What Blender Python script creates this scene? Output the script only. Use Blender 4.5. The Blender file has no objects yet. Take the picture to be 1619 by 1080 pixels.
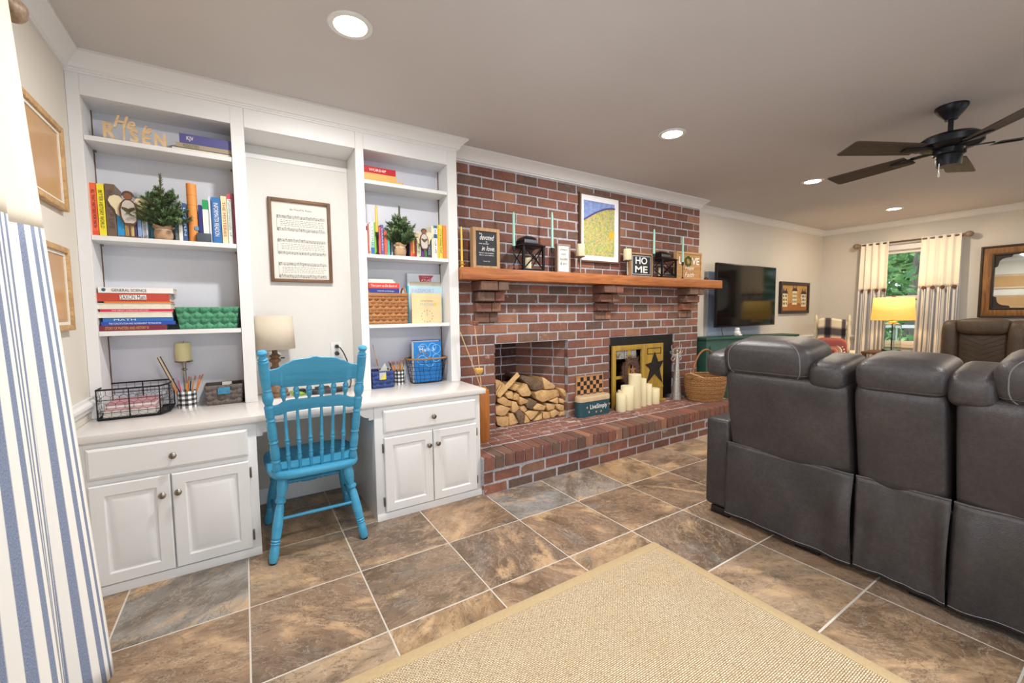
import bpy, bmesh, math, random
from mathutils import Vector, Matrix
random.seed(7)
PI = math.pi
SC = bpy.context.scene
COL = SC.collection

# ------------------------------------------------------------------ camera
CAM_H = 1.21
YAW, PITCH, ROLL, FPX = math.radians(32.36513), math.radians(-3.91658), math.radians(-0.64552), 667.9766
_f = Vector((math.sin(YAW)*math.cos(PITCH), math.cos(YAW)*math.cos(PITCH), math.sin(PITCH)))
_r0 = Vector((math.cos(YAW), -math.sin(YAW), 0))
_u0 = _r0.cross(_f)
_r = _r0*math.cos(ROLL) + _u0*math.sin(ROLL)
_u = -_r0*math.sin(ROLL) + _u0*math.cos(ROLL)
CAMPOS = Vector((0, 0, CAM_H))
camd = bpy.data.cameras.new('camera'); cam = bpy.data.objects.new('camera', camd); COL.objects.link(cam)
cam.matrix_world = Matrix(((_r.x, _u.x, -_f.x, 0), (_r.y, _u.y, -_f.y, 0), (_r.z, _u.z, -_f.z, CAM_H), (0, 0, 0, 1)))
camd.sensor_fit = 'HORIZONTAL'; camd.sensor_width = 36; camd.lens = FPX/1619*36
camd.clip_start = 0.05; camd.clip_end = 200
SC.camera = cam

# ------------------------------------------------------------------ world, exposure, daylight, fill lamps
SC.view_settings.view_transform = 'Standard'
SC.view_settings.look = 'None'
SC.view_settings.gamma = 1.0
SC.view_settings.use_curve_mapping = False
SC.view_settings.exposure = 0.86
world = bpy.data.worlds.new('sky'); SC.world = world; world.use_nodes = True
wb = world.node_tree.nodes['Background']
wb.inputs[0].default_value = (0.78, 0.88, 1.0, 1); wb.inputs[1].default_value = 1.5
CEIL = 2.44

def area(name, loc, rot, sx, sy, power, col):
    d = bpy.data.lights.new(name, 'AREA'); d.shape = 'RECTANGLE'; d.size = sx; d.size_y = sy
    d.energy = power; d.color = col
    o = bpy.data.objects.new(name, d); COL.objects.link(o); o.location = loc; o.rotation_euler = rot
    return o
# added fill lamps behind the camera for brightness, then daylight by the left-wall window
DAY = (0.95, 0.975, 1.0)
area('rear_fill_left', (1.2, -1.56, 1.08), (PI/2, 0, PI), 2.3, 1.95, 95, DAY)
area('rear_fill_right', (5.3, -1.56, 1.35), (PI/2, 0, PI), 2.2, 1.25, 60, DAY)
area('daylight_side_window', (-0.73, 0.55, 1.35), (PI/2, 0, -PI/2), 1.1, 1.3, 13, DAY)

# ------------------------------------------------------------------ pixel -> ray helpers (photo is 1619 x 1080)
def ray(px, py):
    return _r*((px-809.5)/FPX) + _u*(-(py-540)/FPX) + _f
def at(px, py, X=None, Y=None, Z=None):
    d = ray(px, py)
    if X is not None: k = (X-CAMPOS.x)/d.x
    elif Y is not None: k = (Y-CAMPOS.y)/d.y
    else: k = (Z-CAMPOS.z)/d.z
    return CAMPOS + d*k

# ------------------------------------------------------------------ mesh helpers
def new_obj(name, data, parent=None):
    o = bpy.data.objects.new(name, data); COL.objects.link(o)
    if parent is not None: o.parent = parent
    return o
def wl(o):
    v = Vector((0, 0, 0))
    while o is not None:
        v = v + o.location; o = o.parent
    return v

class MB:
    def __init__(s): s.v = []; s.f = []; s.m = []; s.uv = {}; s.cur = 0
    def add(s, verts, faces, M=None, uvs=None):
        b = len(s.v)
        for i, p in enumerate(verts):
            p = Vector(p); s.v.append(M @ p if M is not None else p)
            if uvs: s.uv[b+i] = uvs[i]
        for f in faces: s.f.append([b+i for i in f]); s.m.append(s.cur)
        return s
    def box(s, lo, hi, M=None):
        x0, y0, z0 = lo; x1, y1, z1 = hi
        return s.add([(x0,y0,z0),(x1,y0,z0),(x1,y1,z0),(x0,y1,z0),(x0,y0,z1),(x1,y0,z1),(x1,y1,z1),(x0,y1,z1)],
                     [(3,2,1,0),(4,5,6,7),(0,1,5,4),(1,2,6,5),(2,3,7,6),(3,0,4,7)], M)
    def frame(s, p0, p1):
        p0 = Vector(p0); p1 = Vector(p1); d = (p1-p0).normalized()
        a = Vector((0,0,1)) if abs(d.z) < .9 else Vector((1,0,0))
        u = d.cross(a).normalized(); w = d.cross(u).normalized()
        return p0, p1, d, u, w
    def turned(s, p0, p1, prof, n=12, caps=True):
        p0, p1, d, u, w = s.frame(p0, p1); L = (p1-p0)
        vs = []; fs = []
        for t, r in prof:
            c = p0 + L*t
            for k in range(n):
                a = 2*PI*k/n; vs.append(c + u*(r*math.cos(a)) + w*(r*math.sin(a)))
        m = len(prof)
        for i in range(m-1):
            for k in range(n):
                a = i*n+k; b = i*n+(k+1) % n
                fs.append((a, a+n, b+n, b))
        if caps:
            fs.append(list(range(n))); fs.append([(m-1)*n+k for k in reversed(range(n))])
        return s.add(vs, fs)
    def cyl(s, p0, p1, r0, r1=None, n=12): return s.turned(p0, p1, [(0, r0), (1, r0 if r1 is None else r1)], n)
    def lathe(s, prof, c=(0,0,0), n=24, sx=1, sy=1, caps=True):
        # (r,z) profile about z with uv (angle, z); seam column doubled
        vs = []; uv = []; fs = []; c = Vector(c)
        for r, z in prof:
            for k in range(n+1):
                a = 2*PI*k/n; vs.append(c + Vector((r*math.cos(a)*sx, r*math.sin(a)*sy, z))); uv.append((k/n, z))
        m = len(prof); q = n+1
        for i in range(m-1):
            for k in range(n): fs.append((i*q+k, i*q+k+1, (i+1)*q+k+1, (i+1)*q+k))
        if caps:
            if prof[0][0] > 1e-5: fs.append([k for k in reversed(range(n))])
            if prof[-1][0] > 1e-5: fs.append([(m-1)*q+k for k in range(n)])
        return s.add(vs, fs, None, uv)
    def prism(s, poly, to3, d):
        # poly: 2d outline, to3: (u,v)->Vector, d: extrusion vector
        n = len(poly); d = Vector(d)
        a = [Vector(to3(*p)) for p in poly]; b = [p+d for p in a]
        fs = [list(range(n)), [n+i for i in reversed(range(n))]]
        for i in range(n):
            j = (i+1) % n; fs.append((i, i+n, j+n, j))
        return s.add(a+b, fs)
    def tube(s, pts, r, n=6, closed=False):
        pts = [Vector(p) for p in pts]; m = len(pts); vs = []; fs = []
        rr = r if isinstance(r, (list, tuple)) else [r]*m
        up = None
        for i, p in enumerate(pts):
            if closed: d = pts[(i+1) % m]-pts[i-1]
            else: d = pts[min(i+1, m-1)]-pts[max(i-1, 0)]
            d.normalize()
            if up is None: up = Vector((0,0,1)) if abs(d.z) < .9 else Vector((1,0,0))
            u = d.cross(up)
            if u.length < 1e-4: u = d.cross(Vector((1,0,0)))
            u.normalize(); w = u.cross(d).normalized(); up = w
            for k in range(n):
                a = 2*PI*k/n; vs.append(p + u*(rr[i]*math.cos(a)) + w*(rr[i]*math.sin(a)))
        for i in range(m if closed else m-1):
            for k in range(n):
                a = i*n+k; b = i*n+(k+1) % n; c = ((i+1) % m)*n
                fs.append((a, b, c+(k+1) % n, c+k))
        if not closed: fs.append(list(reversed(range(n)))); fs.append([(m-1)*n+k for k in range(n)])
        return s.add(vs, fs)
    def sq(s, c, size, e1=.5, e2=.5, nu=24, nv=14, M=None):
        # superellipsoid cushion
        def pw(x, e): return math.copysign(abs(x)**e, x)
        vs = []; fs = []
        for j in range(nv+1):
            v = -PI/2 + PI*j/nv
            for i in range(nu):
                u = 2*PI*i/nu
                p = Vector((size[0]/2*pw(math.cos(v), e1)*pw(math.cos(u), e2), size[1]/2*pw(math.cos(v), e1)*pw(math.sin(u), e2), size[2]/2*pw(math.sin(v), e1)))
                if M is not None: p = M @ p
                vs.append(Vector(c)+p)
        for j in range(nv):
            for i in range(nu):
                a = j*nu+i; b = j*nu+(i+1) % nu
                if j == 0: fs.append((a, b+nu, a+nu))
                elif j == nv-1: fs.append((a, b, a+nu))
                else: fs.append((a, b, b+nu, a+nu))
        return s.add(vs, fs)
    def grid(s, nu, nv, fn, uvfn=None):
        vs = []; uv = []; fs = []
        for j in range(nv+1):
            for i in range(nu+1):
                vs.append(fn(i/nu, j/nv)); uv.append(uvfn(i/nu, j/nv) if uvfn else (i/nu, j/nv))
        q = nu+1
        for j in range(nv):
            for i in range(nu): fs.append((j*q+i, j*q+i+1, (j+1)*q+i+1, (j+1)*q+i))
        return s.add(vs, fs, None, uv)
    def sweep(s, prof, path, closed=False):
        # prof: list of (out, z); path: list of (point, outdir); straight mouldings with mitres
        m = len(prof); vs = []; fs = []
        for p, o in path:
            p = Vector(p); o = Vector(o)
            for a, z in prof: vs.append(p + o*a + Vector((0,0,z)))
        k = len(path)
        for i in range(k-1):
            for j in range(m): fs.append((i*m+j, i*m+(j+1) % m, (i+1)*m+(j+1) % m, (i+1)*m+j))
        fs.append(list(reversed(range(m)))); fs.append([(k-1)*m+j for j in range(m)])
        return s.add(vs, fs)
    def build(s, name, mat, parent=None, smooth=True, bevel=0, seg=2, world=True, angle=38, subsurf=0, solid=0, origin=None):
        off = Vector((0,0,0))
        if origin is not None: off = Vector(origin)
        elif parent is not None and world: off = wl(parent)
        me = bpy.data.meshes.new(name)
        me.from_pydata([tuple(p-off) for p in s.v], [], s.f)
        mats = mat if isinstance(mat, (list, tuple)) else [mat]
        for q in mats: me.materials.append(q)
        if len(mats) > 1: me.polygons.foreach_set('material_index', s.m)
        if s.uv:
            L = me.uv_layers.new(name='UVMap')
            for lp in me.loops: L.data[lp.index].uv = s.uv.get(lp.vertex_index, (0, 0))
        bm = bmesh.new(); bm.from_mesh(me)
        if not s.uv: bmesh.ops.recalc_face_normals(bm, faces=bm.faces)
        if bevel:
            es = [e for e in bm.edges if len(e.link_faces) == 2 and e.calc_face_angle(0) > .5]
            bmesh.ops.bevel(bm, geom=es, offset=bevel, segments=seg, profile=.5, affect='EDGES', clamp_overlap=True)
        bm.to_mesh(me); bm.free()
        if smooth:
            me.polygons.foreach_set('use_smooth', [True]*len(me.polygons))
            me.set_sharp_from_angle(angle=math.radians(angle))
        me.update()
        o = new_obj(name, me, parent)
        if origin is not None:
            o.location = off - (wl(parent) if parent is not None and world else Vector((0,0,0)))
        if solid:
            md = o.modifiers.new('solid', 'SOLIDIFY'); md.thickness = solid; md.offset = 0
        if subsurf:
            md = o.modifiers.new('sub', 'SUBSURF'); md.levels = subsurf; md.render_levels = subsurf
        return o

def B(lo, hi): return MB().box(lo, hi)
def tag(o, label, cat, group=None):
    o['label'] = label; o['category'] = cat
    if group: o['group'] = group
    return o
def thing(name, label, cat, loc, rz=0, group=None):
    o = bpy.data.objects.new(name, None); COL.objects.link(o); o.empty_display_size = .05
    o.location = loc; o.rotation_euler = (0, 0, rz)
    return tag(o, label, cat, group)
def struct(o, label=None, cat=None):
    o['kind'] = 'structure'
    if label: o['label'] = label
    if cat: o['category'] = cat
    return o
def solo(mb, name, mat, label, cat, loc, group=None, **k):
    o = mb.build(name, mat, None, origin=loc, **k)
    return tag(o, label, cat, group)
def copy_tree(o, parent=None):
    c = o.copy(); COL.objects.link(c); c.parent = parent
    for ch in o.children: copy_tree(ch, c)
    return c
def rot(axis, deg): return Matrix.Rotation(math.radians(deg), 4, axis)
def tr(*p): return Matrix.Translation(Vector(p))

# ------------------------------------------------------------------ lettering (flat print / cut letters), meshed at the end
TEXTS = []
ROT_FRONT = rot('X', 90)                       # reads along +x, faces -y
ROT_SPINE = rot('X', 90) @ rot('Z', -90)       # reads downwards, faces -y
ROT_SPINE_UP = rot('X', 90) @ rot('Z', 90)
def text(parent, s, c, w, h, mat, R=ROT_FRONT, depth=0, shear=0, bold=0, name='lettering', world=True):
    TEXTS.append((parent, s, Vector(c), w, h, mat, R, depth, shear, bold, name, world))
def flush_texts():
    tmp = []
    for T in TEXTS:
        cu = bpy.data.curves.new('t', 'FONT'); cu.body = T[1]; cu.align_x = 'CENTER'; cu.resolution_u = 3
        cu.shear = T[8]; cu.offset = T[9]
        if T[7]: cu.extrude = .05
        o = bpy.data.objects.new('t', cu); COL.objects.link(o); tmp.append(o)
    dg = bpy.context.evaluated_depsgraph_get()
    for T, o in zip(TEXTS, tmp):
        parent, s, c, w, h, mat, R, depth, shear, bold, name, world = T
        me = bpy.data.meshes.new_from_object(o.evaluated_get(dg)); me.name = name
        xs = [v.co.x for v in me.vertices]; ys = [v.co.y for v in me.vertices]
        if not xs: continue
        cx, cy = (min(xs)+max(xs))/2, (min(ys)+max(ys))/2
        bw, bh = max(max(xs)-min(xs), 1e-6), max(max(ys)-min(ys), 1e-6)
        kx = w/bw if w else h/bh; ky = h/bh if h else w/bw
        M = R @ Matrix.Diagonal((kx, ky, depth/.1 if depth else 1, 1)) @ tr(-cx, -cy, 0)
        me.transform(M)
        me.materials.clear(); me.materials.append(mat)
        q = new_obj(name, me, parent)
        q.location = c - (wl(parent) if world else Vector((0,0,0)))
    for o in tmp:
        d = o.data; bpy.data.objects.remove(o); bpy.data.curves.remove(d)

# ------------------------------------------------------------------ materials
def lin(h):
    h = h.lstrip('#'); r = []
    for i in (0, 2, 4):
        c = int(h[i:i+2], 16)/255; r.append(c/12.92 if c <= .04045 else ((c+.055)/1.055)**2.4)
    return (*r, 1)
class NT:
    def __init__(s, name):
        s.m = bpy.data.materials.new(name); s.m.use_nodes = True; s.t = s.m.node_tree
        s.b = s.t.nodes['Principled BSDF']; s.tc = None
    def n(s, typ, **k):
        q = s.t.nodes.new(typ)
        for a, b in k.items(): setattr(q, a, b)
        return q
    def l(s, a, b): s.t.links.new(a, b)
    def coord(s, kind='Object'):
        if s.tc is None: s.tc = s.n('ShaderNodeTexCoord')
        return s.tc.outputs[kind]
    def noise(s, vec, scale, detail=4, rough=.55, dist=0, w=None):
        q = s.n('ShaderNodeTexNoise')
        if w is not None: q.noise_dimensions = '4D'; s.l(w, q.inputs['W'])
        q.inputs['Scale'].default_value = scale; q.inputs['Detail'].default_value = detail
        q.inputs['Roughness'].default_value = rough; q.inputs['Distortion'].default_value = dist
        if vec is not None: s.l(vec, q.inputs['Vector'])
        return q
    def ramp(s, fac, stops, interp='LINEAR'):
        q = s.n('ShaderNodeValToRGB'); r = q.color_ramp; r.interpolation = interp
        while len(r.elements) < len(stops): r.elements.new(.5)
        for e, (p, c) in zip(r.elements, stops): e.position = p; e.color = lin(c) if isinstance(c, str) else (c, c, c, 1)
        s.l(fac, q.inputs[0]); return q.outputs[0]
    def mix(s, fac, a, b, mode='MIX'):
        q = s.n('ShaderNodeMix', data_type='RGBA', blend_type=mode)
        if isinstance(fac, (int, float)): q.inputs[0].default_value = fac
        else: s.l(fac, q.inputs[0])
        for i, x in ((6, a), (7, b)):
            if isinstance(x, str): q.inputs[i].default_value = lin(x)
            else: s.l(x, q.inputs[i])
        return q.outputs[2]
    def math(s, op, a, b=None):
        q = s.n('ShaderNodeMath', operation=op)
        for i, x in ((0, a), (1, b)):
            if x is None: continue
            if isinstance(x, (int, float)): q.inputs[i].default_value = x
            else: s.l(x, q.inputs[i])
        return q.outputs[0]
    def scale(s, vec, sc, loc=(0,0,0), rotz=(0,0,0)):
        q = s.n('ShaderNodeMapping'); q.inputs['Scale'].default_value = sc; q.inputs['Location'].default_value = loc
        q.inputs['Rotation'].default_value = rotz
        s.l(vec, q.inputs[0]); return q.outputs[0]
    def bump(s, h, strength=.3, dist=.01):
        q = s.n('ShaderNodeBump'); q.inputs['Strength'].default_value = strength; q.inputs['Distance'].default_value = dist
        s.l(h, q.inputs['Height']); s.l(q.outputs[0], s.b.inputs['Normal'])
    def col(s, x):
        if isinstance(x, str): s.b.inputs['Base Color'].default_value = lin(x)
        else: s.l(x, s.b.inputs['Base Color'])
        return s
    def set(s, rough=.5, metal=0, spec=None):
        s.b.inputs['Roughness'].default_value = rough; s.b.inputs['Metallic'].default_value = metal
        if spec is not None: s.b.inputs['Specular IOR Level'].default_value = spec
        return s

_cache = {}
def plain(h, rough=.5, metal=0, var=.06, scale=12, spec=None):
    """painted or printed surface: one colour with a faint mottling"""
    k = (h, rough, metal, var, scale)
    if k in _cache: return _cache[k]
    t = NT('surface_'+h.lstrip('#')); t.set(rough, metal, spec)
    n = t.noise(t.coord(), scale, 3)
    dark = t.ramp(n.outputs[0], [(.3, 1-var), (.7, 1.0)])
    t.col(t.mix(1.0, h, dark, 'MULTIPLY'))
    _cache[k] = t.m; return t.m
def wood(name, light, dark, axis='X', rough=.55, scale=1, contrast=.5):
    t = NT(name); t.set(rough)
    s3 = {'X': (2, 22, 22), 'Y': (22, 2, 22), 'Z': (22, 22, 2)}[axis]
    v = t.scale(t.coord(), tuple(a*scale for a in s3))
    n = t.noise(v, 1.6, 6, .6, 1.2)
    c = t.ramp(n.outputs[0], [(.5-contrast*.35, dark), (.5+contrast*.35, light)])
    t.col(c); t.bump(n.outputs[0], .25, .003); return t.m
def emit(name, h, strength):
    t = NT(name); t.col(h); t.b.inputs['Emission Color'].default_value = lin(h); t.b.inputs['Emission Strength'].default_value = strength
    return t.m

M_white = plain('#e4e4e4', .38, var=.02, scale=5)
M_caseback = plain('#d9dce6', .55, var=.03, scale=4)
M_trim = plain('#e6e6e6', .4, var=.02, scale=4)
M_alcove = plain('#dedcd8', .55, var=.02)
def wall_mat(name, h):
    t = NT(name); t.set(.8); n = t.noise(t.coord(), 120, 3); n2 = t.noise(t.coord(), 1.5, 3)
    t.col(t.mix(t.ramp(n2.outputs[0], [(.35, 0), (.7, .06)]), h, '#ffffff')); t.bump(n.outputs[0], .08, .002); return t.m
M_wall = wall_mat('wall_paint', '#d8d2c8')
M_ceiling = wall_mat('ceiling_paint', '#c9c5c4')
M_dark = plain('#1c1b1e', .45, var=.2)
M_black = plain('#121214', .4, var=.1)
M_iron = plain('#26262a', .42, .7, var=.2)
M_pewter = plain('#8d857a', .32, 1.0, var=.15)
M_nickel = plain('#a9a39a', .28, 1.0, var=.15)
M_gold = plain('#e0b04a', .3, .3, var=.1)
M_cream = plain('#f0e6bf', .5, var=.04)
M_paper = plain('#e6e3da', .7, var=.03)
M_pages = plain('#e9e2d2', .8, var=.1, scale=60)
M_ink = plain('#26282c', .6)
M_whiteink = plain('#f3f3f0', .6)
M_mirror = NT('mirror_glass').set(.02, 1.0).col('#e8efec').m
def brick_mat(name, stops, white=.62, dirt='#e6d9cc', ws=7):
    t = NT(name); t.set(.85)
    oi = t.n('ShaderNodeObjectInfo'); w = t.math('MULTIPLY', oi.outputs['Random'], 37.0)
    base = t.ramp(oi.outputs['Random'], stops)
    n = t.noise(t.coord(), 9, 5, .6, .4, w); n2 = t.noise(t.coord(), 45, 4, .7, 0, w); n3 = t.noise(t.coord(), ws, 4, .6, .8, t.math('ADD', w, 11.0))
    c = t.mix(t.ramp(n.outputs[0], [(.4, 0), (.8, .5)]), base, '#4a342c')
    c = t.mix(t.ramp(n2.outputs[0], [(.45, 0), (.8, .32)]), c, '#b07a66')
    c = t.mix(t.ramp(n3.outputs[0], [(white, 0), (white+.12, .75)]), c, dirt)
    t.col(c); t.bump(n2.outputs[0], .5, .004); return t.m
BR = [(0, '#704840'), (.1, '#835548'), (.2, '#625045'), (.3, '#935f4c'), (.4, '#62433b'), (.5, '#7f5144'), (.6, '#a1745c'), (.7, '#58473f'), (.8, '#865242'), (.9, '#705c4f'), (1, '#7b4c3e')]
M_brick = brick_mat('brick_clay', BR, .68)
M_brick_low = brick_mat('brick_clay_lower', BR, .63)
M_brick_top = brick_mat('brick_hearth', [(0, '#8a5a4c'), (.3, '#7d5146'), (.6, '#946457'), (.8, '#6f4a40'), (1, '#8c5b4d')], .56, '#c9bab0', 16)
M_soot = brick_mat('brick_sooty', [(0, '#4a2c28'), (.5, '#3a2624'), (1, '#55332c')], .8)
def mortar():
    t = NT('mortar'); t.set(.9); n = t.noise(t.coord(), 60, 4); t.col(t.ramp(n.outputs[0], [(.3, '#98989e'), (.7, '#bebec5')])); t.bump(n.outputs[0], .5, .004); return t.m
M_mortar = mortar()
def slate():
    t = NT('slate_tile')
    oi = t.n('ShaderNodeObjectInfo'); rnd = oi.outputs['Random']; w = t.math('MULTIPLY', rnd, 53.0)
    base = t.ramp(rnd, [(0, '#94785e'), (.12, '#85705f'), (.25, '#a98a68'), (.38, '#8c9294'), (.5, '#977b62'), (.6, '#7c6a5c'), (.72, '#b3926c'), (.82, '#8e9496'), (.92, '#8c735e'), (1, '#a08265')])
    vr = t.n('ShaderNodeVectorRotate'); vr.rotation_type = 'Z_AXIS'; t.l(t.coord(), vr.inputs['Vector']); t.l(t.math('MULTIPLY', rnd, 25.0), vr.inputs['Angle']); v = t.scale(vr.outputs[0], (1, 1.9, 1))
    a = t.noise(v, 2.4, 6, .58, .8, w); b = t.noise(v, 2.8, 6, .58, 1.1, t.math('ADD', w, 9.0)); c = t.noise(t.coord(), 26, 6, .7, .6, w)
    k = t.mix(t.ramp(a.outputs[0], [(.44, 0), (.60, .8)]), base, '#62503f')
    k = t.mix(t.ramp(b.outputs[0], [(.53, 0), (.64, .95)]), k, '#c0a07c')
    k = t.mix(t.ramp(b.outputs[0], [(.28, .8), (.44, 0)]), k, '#75726e')
    k = t.mix(t.ramp(c.outputs[0], [(.5, 0), (.78, .4)]), k, '#b5a794')
    vein = t.noise(v, 3, 7, .7, 1.8, t.math('ADD', w, 21.0))
    k = t.mix(t.ramp(vein.outputs[0], [(.488, 0), (.5, .7), (.512, 0)]), k, '#3a2e28')
    vein2 = t.noise(v, 4, 7, .7, 1.8, t.math('ADD', w, 33.0))
    k = t.mix(t.ramp(vein2.outputs[0], [(.49, 0), (.5, .45), (.51, 0)]), k, '#d8c8b0')
    t.col(k); t.b.inputs['Specular IOR Level'].default_value = .45
    t.l(t.ramp(c.outputs[0], [(.3, .26), (.7, .48)]), t.b.inputs['Roughness'])
    t.bump(a.outputs[0], .12, .008); return t.m
M_tile = slate()
M_grout = plain('#cfc8bd', .9, var=.1, scale=40)
def jute():
    t = NT('jute_weave'); t.set(.95, spec=.1)
    v = t.scale(t.coord(), (1, 1, 1), rotz=(0, 0, 0))
    br = t.n('ShaderNodeTexBrick'); br.inputs['Scale'].default_value = 1.0
    br.inputs['Brick Width'].default_value = .014; br.inputs['Row Height'].default_value = .0065; br.inputs['Mortar Size'].default_value = .0012; br.inputs['Mortar Smooth'].default_value = 1.0
    br.inputs['Color1'].default_value = (1,1,1,1); br.inputs['Color2'].default_value = (.72,.72,.72,1); br.inputs['Mortar'].default_value = (.3,.27,.24,1)
    t.l(v, br.inputs[0])
    n = t.noise(t.scale(t.coord(), (60, 110, 60)), 1.5, 4, .7); n2 = t.noise(t.coord(), 5, 4)
    c = t.ramp(n.outputs[0], [(.25, '#a08058'), (.5, '#e6d2b0'), (.8, '#f6ead2')])
    c = t.mix(.6, c, br.outputs[0], 'MULTIPLY')
    c = t.mix(t.ramp(n2.outputs[0], [(.35, 0), (.75, .25)]), c, '#cba678')
    t.col(c); t.bump(br.outputs[0], 1.0, .008); return t.m
M_jute = jute()
M_binding = plain('#bda680', .9, var=.1, scale=80)
def leather(name, base, dark, light, rough=.42):
    t = NT(name); t.set(rough)
    n = t.noise(t.coord(), 5, 5, .6, .5); vo = t.n('ShaderNodeTexVoronoi'); vo.inputs['Scale'].default_value = 260; t.l(t.coord(), vo.inputs['Vector'])
    n2 = t.noise(t.coord(), 60, 4, .7)
    c = t.mix(t.ramp(n.outputs[0], [(.35, .0), (.7, .7)]), base, light); c = t.mix(t.ramp(n2.outputs[0], [(.4, .5), (.65, 0)]), c, dark)
    t.col(c); h = t.math('ADD', vo.outputs[0], t.math('MULTIPLY', n2.outputs[0], .6)); t.bump(h, .28, .002); return t.m
M_leather = leather('grey_leather', '#343031', '#242124', '#4b4544')
M_leather_lit = leather('grey_leather_lit', '#55504e', '#403d3e', '#6e6865', .36)  # lit copy of the grey leather, warm light in its colour; not applied
M_brownleather = leather('brown_leather', '#4f4032', '#362b22', '#6b5743', .5)
def stripes(name, a, b, period, duty=.5):
    t = NT(name); t.set(.9, spec=.1); uv = t.coord('UV'); sep = t.n('ShaderNodeSeparateXYZ'); t.l(uv, sep.inputs[0])
    fr = t.math('FRACT', t.math('DIVIDE', sep.outputs[0], period))
    st = t.ramp(fr, [(0, 0), (duty-.04, 0), (duty+.02, 1), (.97, 1), (1, 0)])
    n = t.noise(t.scale(uv, (900, 260, 1)), 1, 3, .7)
    c = t.mix(st, a, b); c = t.mix(t.ramp(n.outputs[0], [(.3, .0), (.75, .35)]), c, '#ffffff'); t.col(c)
    t.bump(n.outputs[0], .2, .001); return t.m
M_stripe = stripes('ticking_stripe', '#5a6f96', '#f0eee9', .042, .46)
M_stripe_far = stripes('ticking_stripe_far', '#6b7286', '#e4dcd0', .05, .46)
def cloth(name, h, tr_=0.0):
    t = NT(name); t.set(.9, spec=.1); n = t.noise(t.scale(t.coord(), (300, 300, 300)), 1, 3, .7); t.col(t.mix(t.ramp(n.outputs[0], [(.3, 0), (.7, .15)]), h, '#ffffff')); t.bump(n.outputs[0], .2, .001)
    return t.m
M_creamcloth = cloth('cream_curtain_cloth', '#f1e8d6')
M_linen = cloth('linen_shade', '#cabda8')
M_burlap = cloth('burlap', '#b48f68')
def checks(name, a, mid, b, nu, pv):
    # gingham from uv: u = turns, v = metres
    t = NT(name); t.set(.7); sep = t.n('ShaderNodeSeparateXYZ'); t.l(t.coord('UV'), sep.inputs[0])
    x = t.math('GREATER_THAN', t.math('FRACT', t.math('MULTIPLY', sep.outputs[0], nu)), .5)
    y = t.math('GREATER_THAN', t.math('FRACT', t.math('DIVIDE', sep.outputs[1], pv)), .5)
    t.col(t.ramp(t.math('MULTIPLY', t.math('ADD', x, y), .5), [(0, a), (.34, mid), (.67, b)], 'CONSTANT')); return t.m
M_gingham = checks('gingham', '#f4f4f2', '#77787c', '#17171b', 9, .026)
M_mantel = wood('mantel_wood', '#b9733e', '#8f4f28', 'X', .42, .9)
M_oak = wood('pale_oak', '#c9a57a', '#a27d56', 'Z', .6)
M_oakx = wood('pale_oak_x', '#d2ae7c', '#ac8457', 'X', .6)
M_walnut = wood('walnut', '#7d5a3e', '#4f3726', 'Z', .55)
M_chair = wood('blue_paint', '#4ba6cc', '#3a93bf', 'X', .38, .7, .7)
M_chair_shaded = wood('blue_paint_shaded', '#2f83a8', '#256f94', 'X', .38, .7, .7)  # shaded copy of the blue chair paint; not applied
# ================================================================== THE ROOM
XL, XR, YB, YF = -0.65, 7.85, 3.10, -1.48
BRY = 2.95            # brick face
BX0, BX1 = 1.335, 4.39
HZ = 0.255            # hearth top
CRW, CRH = .068, .078

floor = struct(B((XL-.2, YF-.2, -.12), (XR+.2, YB+.7, -.0012)).build('floor', M_grout, smooth=False), 'stone-look tiled floor with pale grout lines', 'floor')
# 45 cm slate tiles, each its own piece
PT = .4475
GX0, GY0 = -.034-2*PT, 1.558-7*PT
tile_meshes = {}
def tile_mesh(w, d):
    k = (round(w, 3), round(d, 3))
    if k not in tile_meshes:
        o = B((-w/2, -d/2, -.012), (w/2, d/2, .0)).build('tile', M_tile, None, smooth=True, bevel=.0012, seg=1)
        tile_meshes[k] = o.data; bpy.data.objects.remove(o)
    return tile_meshes[k]
rt = random.Random(3)
for i in range(20):
    for j in range(12):
        x0 = GX0+i*PT; y0 = GY0+j*PT; x1 = x0+PT; y1 = y0+PT
        a, b = max(x0+.003, XL), min(x1-.003, XR); c, d = max(y0+.0035, YF), min(y1-.0035, YB)
        if b-a < .03 or d-c < .03: continue
        t = new_obj('tile', tile_mesh(b-a, d-c), floor)
        t.location = ((a+b)/2, (c+d)/2, rt.uniform(-.0008, .0006))

# shell
def wall(name, boxes, label):
    m = MB()
    for lo, hi in boxes: m.box(lo, hi)
    return struct(m.build(name, M_wall, smooth=False), label, 'wall')
wall_left = wall('wall_left', [((XL-.12, YF-.1, 0), (XL, -.05, CEIL)), ((XL-.12, 1.15, 0), (XL, YB+.1, CEIL)),
                 ((XL-.12, -.05, 0), (XL, 1.15, .68)), ((XL-.12, -.05, 2.03), (XL, 1.15, CEIL))], 'greige painted wall on the curtain side')
wall_back = wall('wall_back', [((XL, YB, 0), (1.6, YB+.1, CEIL)), ((4.2, YB, 0), (XR, YB+.1, CEIL))], 'greige painted wall behind the bookcases and television')
WY0, WY1, WZ0, WZ1 = 1.62, 2.46, .70, 2.03
wall_right = wall('wall_right', [((XR, YF-.1, 0), (XR+.12, WY0, CEIL)), ((XR, WY1, 0), (XR+.12, YB+.1, CEIL)),
                 ((XR, WY0, 0), (XR+.12, WY1, WZ0)), ((XR, WY0, WZ1), (XR+.12, WY1, CEIL))], 'greige painted far wall with the window and mirror')
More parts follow.
